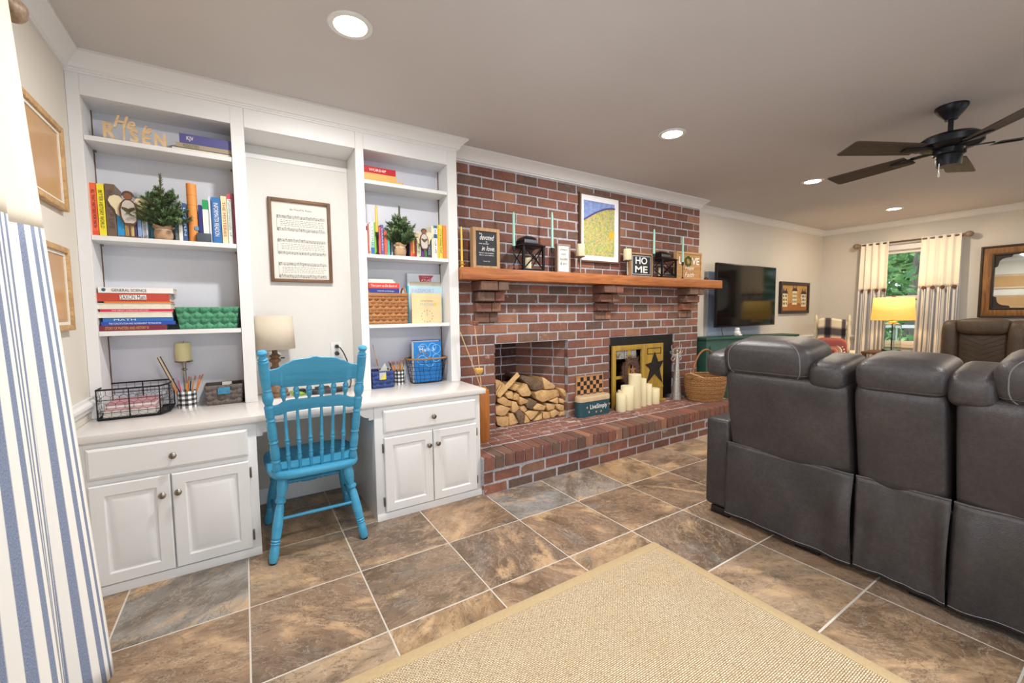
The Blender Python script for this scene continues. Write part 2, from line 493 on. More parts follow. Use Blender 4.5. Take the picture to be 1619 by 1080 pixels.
wall_front = wall('wall_front', [((XL-.12, YF-.1, 0), (.0, YF, CEIL)), ((2.4, YF-.1, 0), (4.1, YF, CEIL)), ((6.5, YF-.1, 0), (XR+.12, YF, CEIL)),
                 ((0, YF-.1, 2.08), (2.4, YF, CEIL)), ((4.1, YF-.1, 0), (6.5, YF, .7)), ((4.1, YF-.1, 2.03), (6.5, YF, CEIL))], 'greige painted wall opposite the fireplace')
ceiling = struct(B((XL-.12, YF-.1, CEIL), (XR+.12, YB+.7, CEIL+.1)).build('ceiling', M_ceiling, smooth=False), 'pale taupe painted ceiling', 'ceiling')

# crown mouldings
CP = [(0, 0), (CRW, 0), (CRW, -.012), (CRW-.012, -.02), (CRW-.03, -.034), (.022, -.056), (.018, -.066), (.010, -.07), (.010, -CRH), (0, -CRH)]
def crown(name, path, label, k=1.0):
    return struct(MB().sweep([(a*k, z*k) for a, z in CP], [((p[0], p[1], CEIL), o) for p, o in path]).build(name, M_trim, angle=25), label, 'trim')
s2 = 1
crown('trim_1', [((XL, YF), (1, 0, 0)), ((XL, 2.823), (1, -1, 0))], 'white crown moulding along the curtain wall')
crown('trim_2', [((XL, 2.823), (1, -1, 0)), ((1.335, 2.823), (1, -1, 0)), ((1.335, 2.95), (1, 0, 0))], 'white crown moulding over the built-in bookcases', 1.0)
crown('trim_3', [((1.335, 2.954), (0, -1, 0)), ((BX1, 2.954), (1, -1, 0)), ((BX1, YB), (1, 0, 0))], 'white crown moulding above the brick chimney', 1.18)
crown('trim_4', [((BX1, YB), (0, -1, 0)), ((XR, YB), (-1, -1, 0)), ((XR, YF), (-1, 0, 0))], 'white crown moulding around the far corner')
# frieze board under the bookcase crown
FZ = 2.36
struct(B((XL, 2.818, 2.352), (1.335, 2.826, CEIL)).build('trim_5', M_trim), 'narrow white frieze under the bookcase crown', 'trim')
# chair rails, baseboards, wainscot paint
RP = [(0, -.03), (.012, -.03), (.016, -.012), (.028, .0), (.028, .012), (.014, .022), (.012, .034), (0, .034)]
def rail(name, path, z, label):
    return struct(MB().sweep(RP, [((p[0], p[1], z), o) for p, o in path]).build(name, M_trim, angle=25), label, 'trim')
rail('trim_6', [((XL, YF), (1, 0, 0)), ((XL, -.1), (1, 0, 0))], .79, 'white chair rail on the curtain wall near the front corner')
rail('trim_7', [((XL, 1.2), (1, 0, 0)), ((XL, 2.81), (1, 0, 0))], .79, 'white chair rail ending at the bookcase above the counter')
rail('trim_8', [((BX1+.005, YB), (0, -1, 0)), ((XR, YB), (-1, -1, 0)), ((XR, 2.5), (-1, 0, 0))], .78, 'white chair rail beside the brick chimney and into the corner')
rail('trim_9', [((XR, 1.55), (-1, 0, 0)), ((XR, YF), (-1, 0, 0))], .78, 'white chair rail under the mirror')
M_wains = wall_mat('wainscot_paint', '#dcdbe0')
struct(B((BX1+.002, YB-.006, .0), (XR, YB+.002, .755)).build('trim_10', M_wains), 'pale lower wall panel under the chair rail', 'trim')
struct(B((XR-.006, YF, .0), (XR+.002, YB-.006, WZ0-.02)).build('trim_11', M_wains), 'pale lower wall panel on the far wall', 'trim')
BP = [(0, 0), (.016, 0), (.016, .08), (.008, .10), (0, .10)]
def base(name, path, label):
    return struct(MB().sweep(BP, [((p[0], p[1], 0), o) for p, o in path]).build(name, M_trim, angle=25), label, 'trim')
base('baseboard_left', [((XL, YF), (1, 0, 0)), ((XL, 2.43), (1, 0, 0))], 'white baseboard along the curtain wall')
base('baseboard_back', [((BX1+.03, YB-.006), (0, -1, 0)), ((XR-.006, YB-.006), (-1, -1, 0)), ((XR-.006, YF), (-1, 0, 0))], 'white baseboard in the far corner')
base('baseboard_knee', [((.03, YB), (0, -1, 0)), ((.60, YB), (0, -1, 0))], 'white baseboard at the back of the desk knee space')

# windows ------------------------------------------------------------
def pane_mat():
    t = NT('window_glass'); nt = t.t; out = nt.nodes['Material Output']
    tr_ = t.n('ShaderNodeBsdfTransparent'); gl = t.n('ShaderNodeBsdfGlossy'); gl.inputs['Roughness'].default_value = .01
    mx = t.n('ShaderNodeMixShader'); fr = t.n('ShaderNodeFresnel'); fr.inputs[0].default_value = 1.4
    t.l(fr.outputs[0], mx.inputs[0]); t.l(tr_.outputs[0], mx.inputs[1]); t.l(gl.outputs[0], mx.inputs[2]); t.l(mx.outputs[0], out.inputs[0]); return t.m
M_pane = pane_mat()
def window(name, axis, c, u0, u1, z0, z1, inward, label, rails=(.5,), stiles=()):
    # axis 'x': wall plane x=c, u is y ; axis 'y': wall plane y=c, u is x ; inward = +-1 toward room
    def bx(m, ua, ub, za, zb, d0, d1):
        a, b = sorted((c+inward*d0, c+inward*d1))
        if axis == 'x': m.box((a, ua, za), (b, ub, zb))
        else: m.box((ua, a, za), (ub, b, zb))
    root = bpy.data.objects.new(name, None); COL.objects.link(root)
    root.location = (c, (u0+u1)/2, z0) if axis == 'x' else ((u0+u1)/2, c, z0)
    struct(root, label, 'window')
    m = MB(); w = .085
    bx(m, u0-w, u0, z0-.02, z1+w, 0, .02); bx(m, u1, u1+w, z0-.02, z1+w, 0, .02); bx(m, u0, u1, z1, z1+w, 0, .02)
    m.build('casing', M_trim, root, bevel=.003)
    m = MB(); bx(m, u0-w-.02, u1+w+.02, z0-.045, z0-.02, 0, .05); bx(m, u0-w, u1+w, z0-.11, z0-.045, 0, .018); m.build('window_sill', M_trim, root, bevel=.003)
    m = MB(); f = .045
    bx(m, u0, u0+f, z0-.02, z1, -.09, -.03); bx(m, u1-f, u1, z0-.02, z1, -.09, -.03); bx(m, u0+f, u1-f, z0-.02, z0+f, -.09, -.03); bx(m, u0+f, u1-f, z1-f, z1, -.09, -.03)
    for r_ in rails: bx(m, u0+f, u1-f, z0+(z1-z0)*r_-.022, z0+(z1-z0)*r_+.022, -.085, -.035)
    for s_ in stiles: bx(m, u0+(u1-u0)*s_-.03, u0+(u1-u0)*s_+.03, z0+f, z1-f, -.085, -.035)
    m.build('sash', M_trim, root, bevel=.003)
    zs = [z0+f]+[z0+(z1-z0)*r_ for r_ in rails]+[z1-f]
    for a, b in zip(zs[:-1], zs[1:]):
        m = MB(); bx(m, u0+f, u1-f, a, b, -.062, -.058); m.build('pane', M_pane, root, smooth=False)
    return root
window('window_1', 'x', XR, WY0, WY1, WZ0, WZ1, -1, 'white sash window between the far striped curtains')
window('window_2', 'x', XL, -.05, 1.15, .7, 2.03, 1, 'white sash window on the near curtain wall')
window('added_window', 'y', YF, 4.1, 6.5, .7, 2.03, 1, 'added unseen wide white window in the wall opposite the fireplace', (.5,), (.5,))  # unseen window added so light comes from behind the camera
window('added_door', 'y', YF, 0, 2.4, .04, 2.08, 1, 'added unseen white glazed patio door opposite the fireplace', (), (.5,))  # unseen door added as a second opening for the rear fill

# ================================================================== BRICKWORK
brick_meshes = []
def mk_brick(seed, w, d, h):
    rb = random.Random(seed); m = MB()
    v = []
    for z in (-h/2, h/2):
        for x, y in ((-w/2, -d/2), (w/2, -d/2), (w/2, d/2), (-w/2, d/2)):
            v.append((x+rb.uniform(-.002, .002), y+rb.uniform(-.0015, .0015), z+rb.uniform(-.0018, .0018)))
    m.add(v, [(3,2,1,0),(4,5,6,7),(0,1,5,4),(1,2,6,5),(2,3,7,6),(3,0,4,7)])
    o = m.build('brick', None, None, bevel=.004, seg=1); me = o.data; bpy.data.objects.remove(o)
    return me
BW, BH, BPX, BPZ = .2025, .0695, .2145, .0815
def brick_set(mat):
    r = []
    for s in range(5):
        me = mk_brick(s, BW, .06, BH); me.materials.clear(); me.materials.append(mat); r.append(me)
    return r
SET_UP, SET_LOW, SET_TOP, SET_SOOT = brick_set(M_brick), brick_set(M_brick_low), brick_set(M_brick_top), brick_set(M_soot)
rb = random.Random(11)
def put_brick(parent, S, c, w, d, h, rz=0, jit=.0025, extra=None):
    o = new_obj('brick', rb.choice(S), parent)
    p = Vector(c) + Vector((0, rb.uniform(-jit, jit), 0)) - wl(parent)
    o.location = p; o.scale = (w/BW, d/.06, h/BH); o.rotation_euler = (0, 0, rz)
    if rb.random() < .5: o.rotation_euler.z += PI
    return o
N1, N2 = (1.708, 2.464), (2.996, 3.962)
NT_Z = .957
def cut(a, b, holes):
    segs = [(a, b)]
    for h0, h1 in holes:
        ns = []
        for s0, s1 in segs:
            if h1 <= s0 or h0 >= s1: ns.append((s0, s1)); continue
            if s0 < h0: ns.append((s0, h0))
            if s1 > h1: ns.append((h1, s1))
        segs = ns
    return segs
def courses(parent, S, z_lo, z_hi, holes=()):
    k0 = math.floor((z_lo-NT_Z)/BPZ)-1
    for k in range(k0, 40):
        z0 = NT_Z + k*BPZ; z1 = z0+BPZ
        if z1 <= z_lo+.02 or z0 >= z_hi-.02: continue
        za, zb = max(z0, z_lo)+.006, min(z1, z_hi)-.006
        ph = 1.396 if k % 2 else 1.396+BPX/2-.005
        x = ph-3*BPX
        hs = holes if z1 <= NT_Z+.02 else ()
        while x < BX1+.3:
            for a, b in cut(max(x+.006, BX0), min(x+BPX-.006, BX1), hs):
                if b-a > .02: put_brick(parent, S, ((a+b)/2, BRY+.03, (za+zb)/2), b-a, .06, zb-za)
            x += BPX
CROWN_Z = CEIL-CRH*1.18
MZ0, MZ1 = 1.455, 1.543
wall_up = struct(B((BX0, BRY+.004, 1.50), (BX1, 3.45, CEIL)).build('wall_chimney_upper', M_mortar, smooth=False), 'red brown brick chimney wall above the wooden mantel', 'wall')
courses(wall_up, SET_UP, NT_Z+BPZ*7, NT_Z+BPZ*17.3)
m = MB(); yb = 3.0
m.box((BX0, BRY+.004, 0), (N1[0]-.009, 3.45, 1.50)).box((N1[1]+.009, BRY+.004, 0), (N2[0]-.009, 3.45, 1.50)).box((N2[1]+.009, BRY+.004, 0), (BX1, 3.45, 1.50))
m.box((N1[0]-.009, BRY+.004, NT_Z), (N1[1]+.009, 3.45, 1.50)).box((N2[0]-.009, BRY+.004, NT_Z), (N2[1]+.009, 3.45, 1.50))
m.box((BX0, 3.45, 0), (BX1, 3.55, 1.5))
m.box((N1[0], BRY+.004, 0), (N1[1], 3.45, HZ-.004)).box((N2[0], BRY+.004, 0), (N2[1], 3.45, HZ-.004))
wall_low = struct(m.build('wall_chimney_lower', M_mortar, smooth=False), 'brick fireplace wall below the mantel with two openings', 'wall')
courses(wall_low, SET_LOW, HZ, NT_Z+BPZ*7, (N1, N2))
# side return of the chimney breast (right end)
for k in range(-8, 18):
    z0 = NT_Z+k*BPZ
    if z0 < .3: continue
    put_brick(wall_low if z0 < 1.5 else wall_up, SET_LOW, (BX1-.026, 3.03, z0+BPZ/2), .14, .06, BH, PI/2)
# corbels: three stepped brackets of brick under the mantel
for xr in (1.735, 2.997, 4.25):
    for k, (yf, ex) in enumerate(((2.79, .012), (2.842, .006), (2.892, 0), (2.93, -.004))):
        z1 = MZ0-.004-k*BPZ; z0 = z1-BPZ+.011
        w = .222+ex*2; cx = xr-.111
        wa = w*.62; g = .010
        a0 = cx-w/2; b1 = cx+w/2
        put_brick(wall_low, SET_LOW, (a0+wa/2, (yf+2.97)/2, (z0+z1)/2), wa-g/2, 2.97-yf, z1-z0, 0, 0)
        put_brick(wall_low, SET_LOW, (b1-(w-wa)/2, (yf+2.97)/2, (z0+z1)/2), w-wa-g/2, 2.97-yf, z1-z0, 0, 0)
# inner faces of the two fireboxes
def splay(parent, S, p0, p1, z0, z1, off):
    p0 = Vector((*p0, 0)); p1 = Vector((*p1, 0)); d = p1-p0; L = d.length; d.normalize(); ang = math.atan2(d.y, d.x)
    k = 0; z = NT_Z-BPZ
    while z > z0-.03:
        za, zb = max(z, z0)+.006, min(z+BPZ, z1)-.006
        s = -(BPX*.5 if k % 2 else .1)
        while s < L:
            a, b = max(s+.006, 0.0), min(s+BPX-.006, L)
            if b-a > .03:
                c = p0+d*((a+b)/2)
                put_brick(parent, S, (c.x, c.y, (za+zb)/2), b-a, .06, zb-za, ang, 0)
            s += BPX
        z -= BPZ; k += 1
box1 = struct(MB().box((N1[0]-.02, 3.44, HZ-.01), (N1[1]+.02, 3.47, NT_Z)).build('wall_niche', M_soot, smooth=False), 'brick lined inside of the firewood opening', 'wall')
m = MB()
for (a, b) in (((2.466, 2.998), (2.199, 3.406)), ((1.706, 3.0), (1.941, 3.408))):
    m.prism([a, b, (b[0], 3.445), (a[0], 3.445)], lambda u, v: (u, v, HZ-.003), (0, 0, NT_Z-HZ+.0))
m.box((1.93, 3.405, HZ), (2.21, 3.44, NT_Z))
m.build('mortar_lining', M_mortar, box1, smooth=False)
splay(box1, SET_LOW, (N1[1]+.022, BRY+.060), (2.22, 3.42), HZ, NT_Z, 0)
splay(box1, SET_LOW, (N1[0]-.022, BRY+.060), (1.92, 3.42), HZ, NT_Z, 0)
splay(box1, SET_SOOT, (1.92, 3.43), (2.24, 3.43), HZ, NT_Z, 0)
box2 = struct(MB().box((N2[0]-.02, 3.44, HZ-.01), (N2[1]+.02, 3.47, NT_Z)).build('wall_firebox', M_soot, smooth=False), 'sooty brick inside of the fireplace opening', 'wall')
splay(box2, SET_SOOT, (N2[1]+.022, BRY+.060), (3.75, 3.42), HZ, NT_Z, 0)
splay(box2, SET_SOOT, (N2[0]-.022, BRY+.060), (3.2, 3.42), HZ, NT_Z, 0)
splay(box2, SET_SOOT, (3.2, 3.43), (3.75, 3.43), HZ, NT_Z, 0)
solo(MB().box((N2[0]+.003, BRY+.012, .83), (N2[1]-.003, BRY+.03, NT_Z-.004)).box((N2[0]+.003, BRY+.012, HZ), (N2[0]+.03, BRY+.03, .83)).box((3.72, BRY+.018, .30), (N2[1]-.003, BRY+.03, .83)), 'fire_guard', M_black,
     'matte black metal fire guard closing the top of the fireplace opening', 'fire guard', (3.479, BRY+.02, HZ))
# raised hearth
HX0, HX1, HYF = 1.292, 4.40, 2.40
hearth = struct(B((HX0, HYF+.004, 0), (HX1, 2.96, HZ-.0035)).build('hearth', M_mortar, smooth=False), 'raised brick hearth in front of the fireplace', 'hearth')
n = int((HX1-HX0)/.0805)
for i in range(n+1):
    x0 = HX0+.004+i*.0805; x1 = min(x0+.0715, HX1)
    if x1-x0 < .03: continue
    put_brick(hearth, SET_LOW, ((x0+x1)/2, HYF+.094, .2100), x1-x0, .2, .092, 0, .0015)
for z0, z1, ph in ((.078, .150, 1.366-BPX), (.003, .066, 1.474-BPX)):
    x = ph
    while x < HX1:
        a, b = max(x+.006, HX0), min(x+BPX-.006, HX1)
        if b-a > .03: put_brick(hearth, SET_LOW, ((a+b)/2, HYF+.032, (z0+z1)/2), b-a, .06, z1-z0)
        x += BPX
for r_ in range(4):
    y0 = HYF+.211+r_*.0855; y1 = min(y0+.0715, 2.955)
    x = HX0 - (r_ % 2)*BPX/2 - .03
    while x < HX1:
        a, b = max(x+.006, HX0+.003), min(x+BPX-.006, HX1)
        if b-a > .03: put_brick(hearth, SET_TOP, ((a+b)/2, (y0+y1)/2, HZ-.0268), b-a, y1-y0, .056, 0, 0)
        x += BPX
for nn in (N1, N2):
    for r_ in range(4):
        y0 = 2.965+r_*.11; x = nn[0]-(r_ % 2)*BPX/2
        while x < nn[1]:
            a, b = max(x+.006, nn[0]+.004), min(x+BPX-.006, nn[1]-.004)
            if b-a > .03: put_brick(hearth, SET_TOP, ((a+b)/2, y0+.05, HZ-.028), b-a, .098, .056, 0, 0)
            x += BPX
# brick wall front, mantel
mant = thing('mantel_shelf', 'thick reddish brown wooden mantel beam across the brick chimney', 'mantel', (2.95, 2.87, MZ0))
MX0, MX1, MYF = 1.343, 4.57, 2.77
B((MX0, MYF, MZ0), (MX1, BRY-.002, MZ1)).build('beam', M_mantel, mant, bevel=.007, seg=2)
# ================================================================== RECESSED LIGHTS AND FAN
M_lens = emit('lamp_lens', '#fff4dc', 14.0)
WARM = (1.0, .86, .68)
lx = [(.443, 1.957, 'near the left bookcase'), (2.58, 1.957, 'in front of the chimney'), (4.69, 1.957, 'by the television end of the chimney'), (6.86, 1.957, 'farthest, by the far window')]
for i, (x, y, w) in enumerate(lx + [(.443, -.33, 'above the jute rug'), (2.58, -.33, 'above the grey reclining sofa'), (4.69, -.33, 'past the ceiling fan, opposite the television'), (6.86, -.33, 'above the brown recliner by the mirror')]):  # second row is unseen, mirrored about the fan, kept to light the room
    t = thing('recessed_light', 'round recessed ceiling light '+w, 'ceiling light', (x, y, CEIL), 0, 'recessed ceiling lights')
    MB().lathe([(.066, -.001), (.068, -.006), (.088, -.006), (.092, -.002), (.092, 0)], (x, y, CEIL), 32, caps=False).build('trim_ring', M_trim, t)
    MB().lathe([(0, -.004), (.067, -.004), (.067, -.001)], (x, y, CEIL), 32, caps=False).build('lens', M_lens, t)
    d = bpy.data.lights.new('downlight', 'AREA'); d.shape = 'DISK'; d.size = .13; d.energy = 16 if i in (0, 1, 4, 5) else 10
    d.color = (1, .965, .92) if i in (0, 1, 4, 5) else WARM
    o = new_obj('downlight', d, t); o.location = (0, 0, -.012)

M_fan = plain('#1d1f26', .38, .5, var=.2)
M_blade = wood('fan_blade', '#4d423c', '#372f2b', 'X', .5)
FX, FY = 3.721, .811
fan = thing('ceiling_fan', 'black five-blade ceiling fan with pull chain', 'ceiling fan', (FX, FY, CEIL))
MB().lathe([(.076, 0), (.076, -.012), (.060, -.04), (.032, -.075), (.030, -.082), (0, -.084)], (FX, FY, CEIL), 32).build('canopy', M_fan, fan)
MB().cyl((FX, FY, 2.36), (FX, FY, 2.27), .013, n=16).build('downrod', M_fan, fan)
MB().lathe([(0, 2.275), (.06, 2.275), (.12, 2.262), (.15, 2.24), (.15, 2.205), (.12, 2.188), (.075, 2.182), (.075, 2.15), (.062, 2.145), (.06, 2.10), (.055, 2.083), (0, 2.083)], (FX, FY, 0), 40).build('motor_housing', M_fan, fan)
ch = MB(); ch.tube([(FX-.05, FY+.03, 2.10), (FX-.052, FY+.03, 2.04)], .0015, 5); ch.lathe([(0, 2.043), (.004, 2.04), (.004, 2.015), (0, 2.012)], (FX-.052, FY+.03, 0), 8); ch.build('pull_chain', M_nickel, fan)
bm_ = MB()
prof = [(-.062, .20), (-.072, .42), (-.078, .655), (-.066, .672), (.066, .672), (.078, .655), (.072, .42), (.062, .20)]
bl = MB().prism(prof, lambda u, v: (v, u, 0), (0, 0, .006)).build('blade', M_blade, fan, world=False, bevel=.002, seg=1)
ir = MB().box((.06, -.016, .004), (.19, .016, .012)).prism([(-.035, .18), (-.02, .30), (.02, .30), (.035, .18)], lambda u, v: (v, u, -.008), (0, 0, .006)).build('blade_iron', M_fan, bl, world=False, bevel=.002)
blades = [bl] + [copy_tree(bl, fan) for _ in range(4)]
for k, b_ in enumerate(blades):
    b_.matrix_parent_inverse = Matrix(); b_.location = (0, 0, 2.178-CEIL); b_.rotation_euler = (math.radians(11), 0, math.radians(7+72*k))

# ================================================================== BUILT-IN CABINETS, DESK AND BOOKCASES
FYC = 2.445           # cabinet face
def raised_door(m, x0, x1, z0, z1, yf):
    th = .019
    m.box((x0, yf-th, z0), (x1, yf, z1))
def door_mesh(x0, x1, z0, z1):
    y = FYC-.002; th = .019; s_ = .054; bv = .02
    m = MB()
    # frame with a sunk groove and raised centre field
    o = [(x0, z0), (x1, z0), (x1, z1), (x0, z1)]
    def ring(d, yy): return [(x0+d, yy, z0+d), (x1-d, yy, z0+d), (x1-d, yy, z1-d), (x0+d, yy, z1-d)]
    R_ = [ring(0, y), ring(0, y-th+.004), ring(.004, y-th), ring(s_-.006, y-th), ring(s_, y-th+.007), ring(s_+.006, y-th+.008), ring(s_+.03, y-th+.001), ring(s_+.034, y-th)]
    vs = [p for r_ in R_ for p in r_]; fs = [(3, 2, 1, 0)]
    for i in range(len(R_)-1):
        for k in range(4):
            a = i*4+k; b = i*4+(k+1) % 4; fs.append((a, b, b+4, a+4))
    fs.append([(len(R_)-1)*4+k for k in range(4)])
    return m.add(vs, fs)
def drawer_mesh(x0, x1, z0, z1):
    y = FYC-.002; th = .019
    def ring(d, yy): return [(x0+d, yy, z0+d), (x1-d, yy, z0+d), (x1-d, yy, z1-d), (x0+d, yy, z1-d)]
    R_ = [ring(0, y), ring(0, y-th+.007), ring(.004, y-th+.005), ring(.010, y-th), ring(.012, y-th)]
    vs = [p for r_ in R_ for p in r_]; fs = [(3, 2, 1, 0)]
    for i in range(len(R_)-1):
        for k in range(4):
            a = i*4+k; b = i*4+(k+1) % 4; fs.append((a, b, b+4, a+4))
    fs.append([(len(R_)-1)*4+k for k in range(4)])
    return MB().add(vs, fs)
def knob(parent, x, z, mat):
    y = FYC-.021
    MB().turned((x, y, z), (x, y-.028, z), [(0, .008), (.1, .006), (.45, .0055), (.55, .010), (.7, .0145), (.88, .0145), (1, .009)], 16).build('knob', mat, parent)
def hinge(parent, x, z):
    MB().box((x-.004, FYC-.012, z-.026), (x+.004, FYC+.0, z+.026)).cyl((x, FYC-.012, z-.024), (x, FYC-.012, z+.024), .004, n=8).build('hinge', M_pewter, parent, bevel=.001)
def base_cabinet(x0, x1, dx, label, kmat, hl=True):
    t = thing('base_cabinet', label, 'cabinet', ((x0+x1)/2, 2.75, 0), 0, 'white base cabinets under the desk counter')
    B((x0, FYC, .0), (x1, YB-.004, .678)).build('body', M_white, t, bevel=.002)
    MB().sweep([(0, 0), (.010, 0), (.010, .028), (.004, .04), (0, .04)], [((x0 if x0 > 0 else x0, FYC-.001, 0.001), (0, -1, 0)), ((x1, FYC-.001, .001), (0, -1, 0))]).build('plinth_moulding', M_white, t)
    a, b, c = dx
    dr = drawer_mesh(a, c, .520, .652).build('drawer', M_white, t, angle=20); knob(dr, (a+c)/2, .582, kmat)
    d1 = door_mesh(a, b-.003, .049, .492).build('door', M_white, t, angle=20); knob(d1, b-.031, .408, kmat)
    d2 = door_mesh(b+.003, c, .049, .492).build('door', M_white, t, angle=20); knob(d2, b+.026, .410, kmat)
    for z in (.11, .43):
        hinge(d2, c+.006, z)
        if hl: hinge(d1, a-.006, z)
    return t
base_cabinet(XL+.003, .027, (-.588, -.314, -.010), 'white base cabinet with one drawer and two raised-panel doors, beside the striped curtain', M_nickel, False)
base_cabinet(.606, 1.291, (.655, .953, 1.255), 'white base cabinet with one drawer and two raised-panel doors, next to the brick hearth', M_pewter)
ct = thing('worktop', 'long white laminate desk counter running under both bookcases', 'worktop', (.3, 2.75, .68))
CT0, CT1 = .680, .713
B((XL+.003, 2.425, CT0), (1.328, YB-.004, CT1)).build('counter_slab', plain('#e2dedb', .16, var=.03), ct, bevel=.003)
# scalloped apron under the desk opening
def apron_poly():
    a, b = .027, .606; pts = [(a, CT0-.002), (a, CT0-.077), (a+.028, CT0-.077), (a+.028, CT0-.062)]
    for k in range(9):
        t_ = k/8*PI/2; pts.append((a+.028+.055*math.sin(t_)*1.0, CT0-.062+.038*(1-math.cos(t_)) if False else CT0-.062+.045*(math.sin(t_)**1.0)*(t_/(PI/2))))
    mir = [(a+b-x, z) for x, z in reversed(pts)]
    return pts+mir
solo(MB().prism(apron_poly(), lambda u, v: (u, 2.452, v), (0, .016, 0)), 'desk_apron', M_white, 'white scalloped apron under the desk counter over the knee space', 'apron', (.3165, 2.46, CT0-.08))

BFY, BKY = 2.823, 3.02
def bookcase(x0, x1, ox0, ox1, shelves, label, track):
    t = thing('bookcase', label, 'bookcase', ((x0+x1)/2, 2.95, CT1), 0, 'built-in bookcases over the desk counter')
    m = MB()
    m.box((x0, BFY, CT1), (ox0, BFY+.019, CEIL-.002)).box((ox1, BFY, CT1), (x1, BFY+.019, CEIL-.002)).box((ox0, BFY, 2.256), (ox1, BFY+.019, CEIL-.002))
    m.build('face_frame', M_white, t, bevel=.0015, seg=1)
    B((x0, BFY+.019, CT1), (ox0, YB-.004, CEIL-.004)).build('side_panel', M_white, t)
    B((ox1, BFY+.019, CT1), (x1, YB-.004, CEIL-.004)).build('side_panel', M_white, t)
    B((ox0, BFY+.019, 2.256), (ox1, BKY, 2.276)).build('top_panel', M_white, t)
    B((ox0, BKY, CT1), (ox1, BKY+.012, 2.27)).build('back_panel', M_caseback, t)
    for z in shelves: B((ox0+.001, BFY+.004, z-.024), (ox1-.001, BKY-.001, z)).build('shelf', M_white, t, bevel=.0015, seg=1)
    for z in shelves:
        for xx, s_ in ((ox0, 1), (ox1, -1)):
            B((min(xx, xx+s_*.012), BKY-.045, z-.034), (max(xx, xx+s_*.012), BKY-.033, z-.024)).build('shelf_clip', M_pewter, t)
    for xx, s_ in ((ox0, 1), (ox1, -1)):
        B((min(xx, xx+s_*.003), BKY-.036, CT1+.02), (max(xx, xx+s_*.003), BKY-.024, 2.25)).build('shelf_track', M_walnut, t)
    for z in (2.13, ) + ((.80,) if x0 > 0 else ()):
        B((ox0, BKY-.003, z-.002), (ox1, BKY, z+.0)).build('back_batten', M_caseback, t)
    return t
S1, S2, S3 = 2.077, 1.607, 1.140
bookcase(XL+.0005, .050, -.602, -.013, (S1, S2, S3), 'tall white open bookcase with three shelves, beside the curtain', 0)
T1, T2, T3 = 2.071, 1.600, 1.142
bookcase(.640, 1.335, .690, 1.263, (T1, T2, T3), 'tall white open bookcase with three shelves, next to the brick chimney', 1)
alc = thing('desk_alcove', 'white paneled alcove above the desk between the bookcases', 'alcove', (.345, 3.0, CT1))
B((.051, BFY, 2.250), (.639, BFY+.019, CEIL-.002)).build('header', M_white, alc)
B((.051, BFY+.02, 2.25), (.639, YB-.016, 2.27)).build('soffit', M_white, alc)
B((.051, YB-.014, CT1+.001), (.639, YB-.005, 2.25)).build('back_panel', M_alcove, alc)
B((.051, YB-.018, 2.17), (.639, YB-.014, 2.20)).build('picture_batten', M_white, alc)

# ================================================================== BLUE CHAIR
chair = thing('desk_chair', 'turquoise blue painted spindle-back wooden chair at the desk', 'chair', (.283, 2.53, 0))
CH = M_chair
LEG = [(0, .0155), (.03, .0195), (.08, .0215), (.17, .0205), (.20, .0165), (.215, .0225), (.23, .0165), (.245, .0225), (.26, .0165), (.275, .021), (.42, .0235), (.62, .0195), (.66, .0155), (.68, .0235), (.71, .0235), (.73, .0155), (.78, .021), (.86, .0265), (.93, .0255), (1, .020)]
feet = {'bl': ((.067, 2.302), (.135, 2.365)), 'br': ((.499, 2.300), (.430, 2.365)), 'fl': ((.066, 2.775), (.125, 2.66)), 'fr': ((.508, 2.770), (.440, 2.66))}
def legp(k, t): 
    f_, t_ = feet[k]; return Vector((f_[0]+(t_[0]-f_[0])*t, f_[1]+(t_[1]-f_[1])*t, .405*t))
for k, (f_, t_) in feet.items():
    lg = MB().turned((*f_, .006), (*t_, .412), LEG, 24).build('leg', CH, chair, angle=24)
    MB().turned((*f_, .0), (*f_, .010), [(0, .015), (1, .0155)], 14).build('foot_cap', M_black, lg)
ST = [(0, .009), (.15, .011), (.25, .012), (.3, .0095), (.33, .0135), (.36, .0095), (.40, .015), (.5, .0165), (.6, .015), (.64, .0095), (.67, .0135), (.7, .0095), (.75, .012), (.85, .011), (1, .009)]
ST2 = [(0, .0075), (.5, .009), (1, .0075)]
MB().turned(legp('fl', .62), legp('fr', .62), ST, 14).build('stretcher', CH, chair, angle=50)
MB().turned(legp('bl', .50), legp('br', .50), ST2, 12).build('stretcher', CH, chair)
MB().turned(legp('bl', .40), legp('fl', .40), ST2, 12).build('stretcher', CH, chair)
MB().turned(legp('br', .40), legp('fr', .40), ST2, 12).build('stretcher', CH, chair)
def seat_outline():
    pts = []
    for k in range(40):
        a = 2*PI*k/40; c, s_ = math.cos(a), math.sin(a)
        e = .42
        x = math.copysign(abs(c)**e, c); y = math.copysign(abs(s_)**e, s_)
        wx = .212 + .022*(y+1)/2
        pts.append((.283+wx*x, 2.525+.24*y))
    return pts
so = seat_outline(); vs = []; fs = []; nS = len(so)
lev = [(.86, .402), (.97, .406), (1.0, .416), (1.0, .432), (.985, .441), (.93, .444), (.6, .438), (.3, .436)]
for k_, z in lev:
    for x, y in so: vs.append((.283+(x-.283)*k_, 2.525+(y-2.525)*k_, z))
fs.append(list(reversed(range(nS))))
for i in range(len(lev)-1):
    for k in range(nS): fs.append((i*nS+k, i*nS+(k+1) % nS, (i+1)*nS+(k+1) % nS, (i+1)*nS+k))
fs.append([(len(lev)-1)*nS+k for k in range(nS)])
MB().add(vs, fs).build('seat', CH, chair, angle=50)
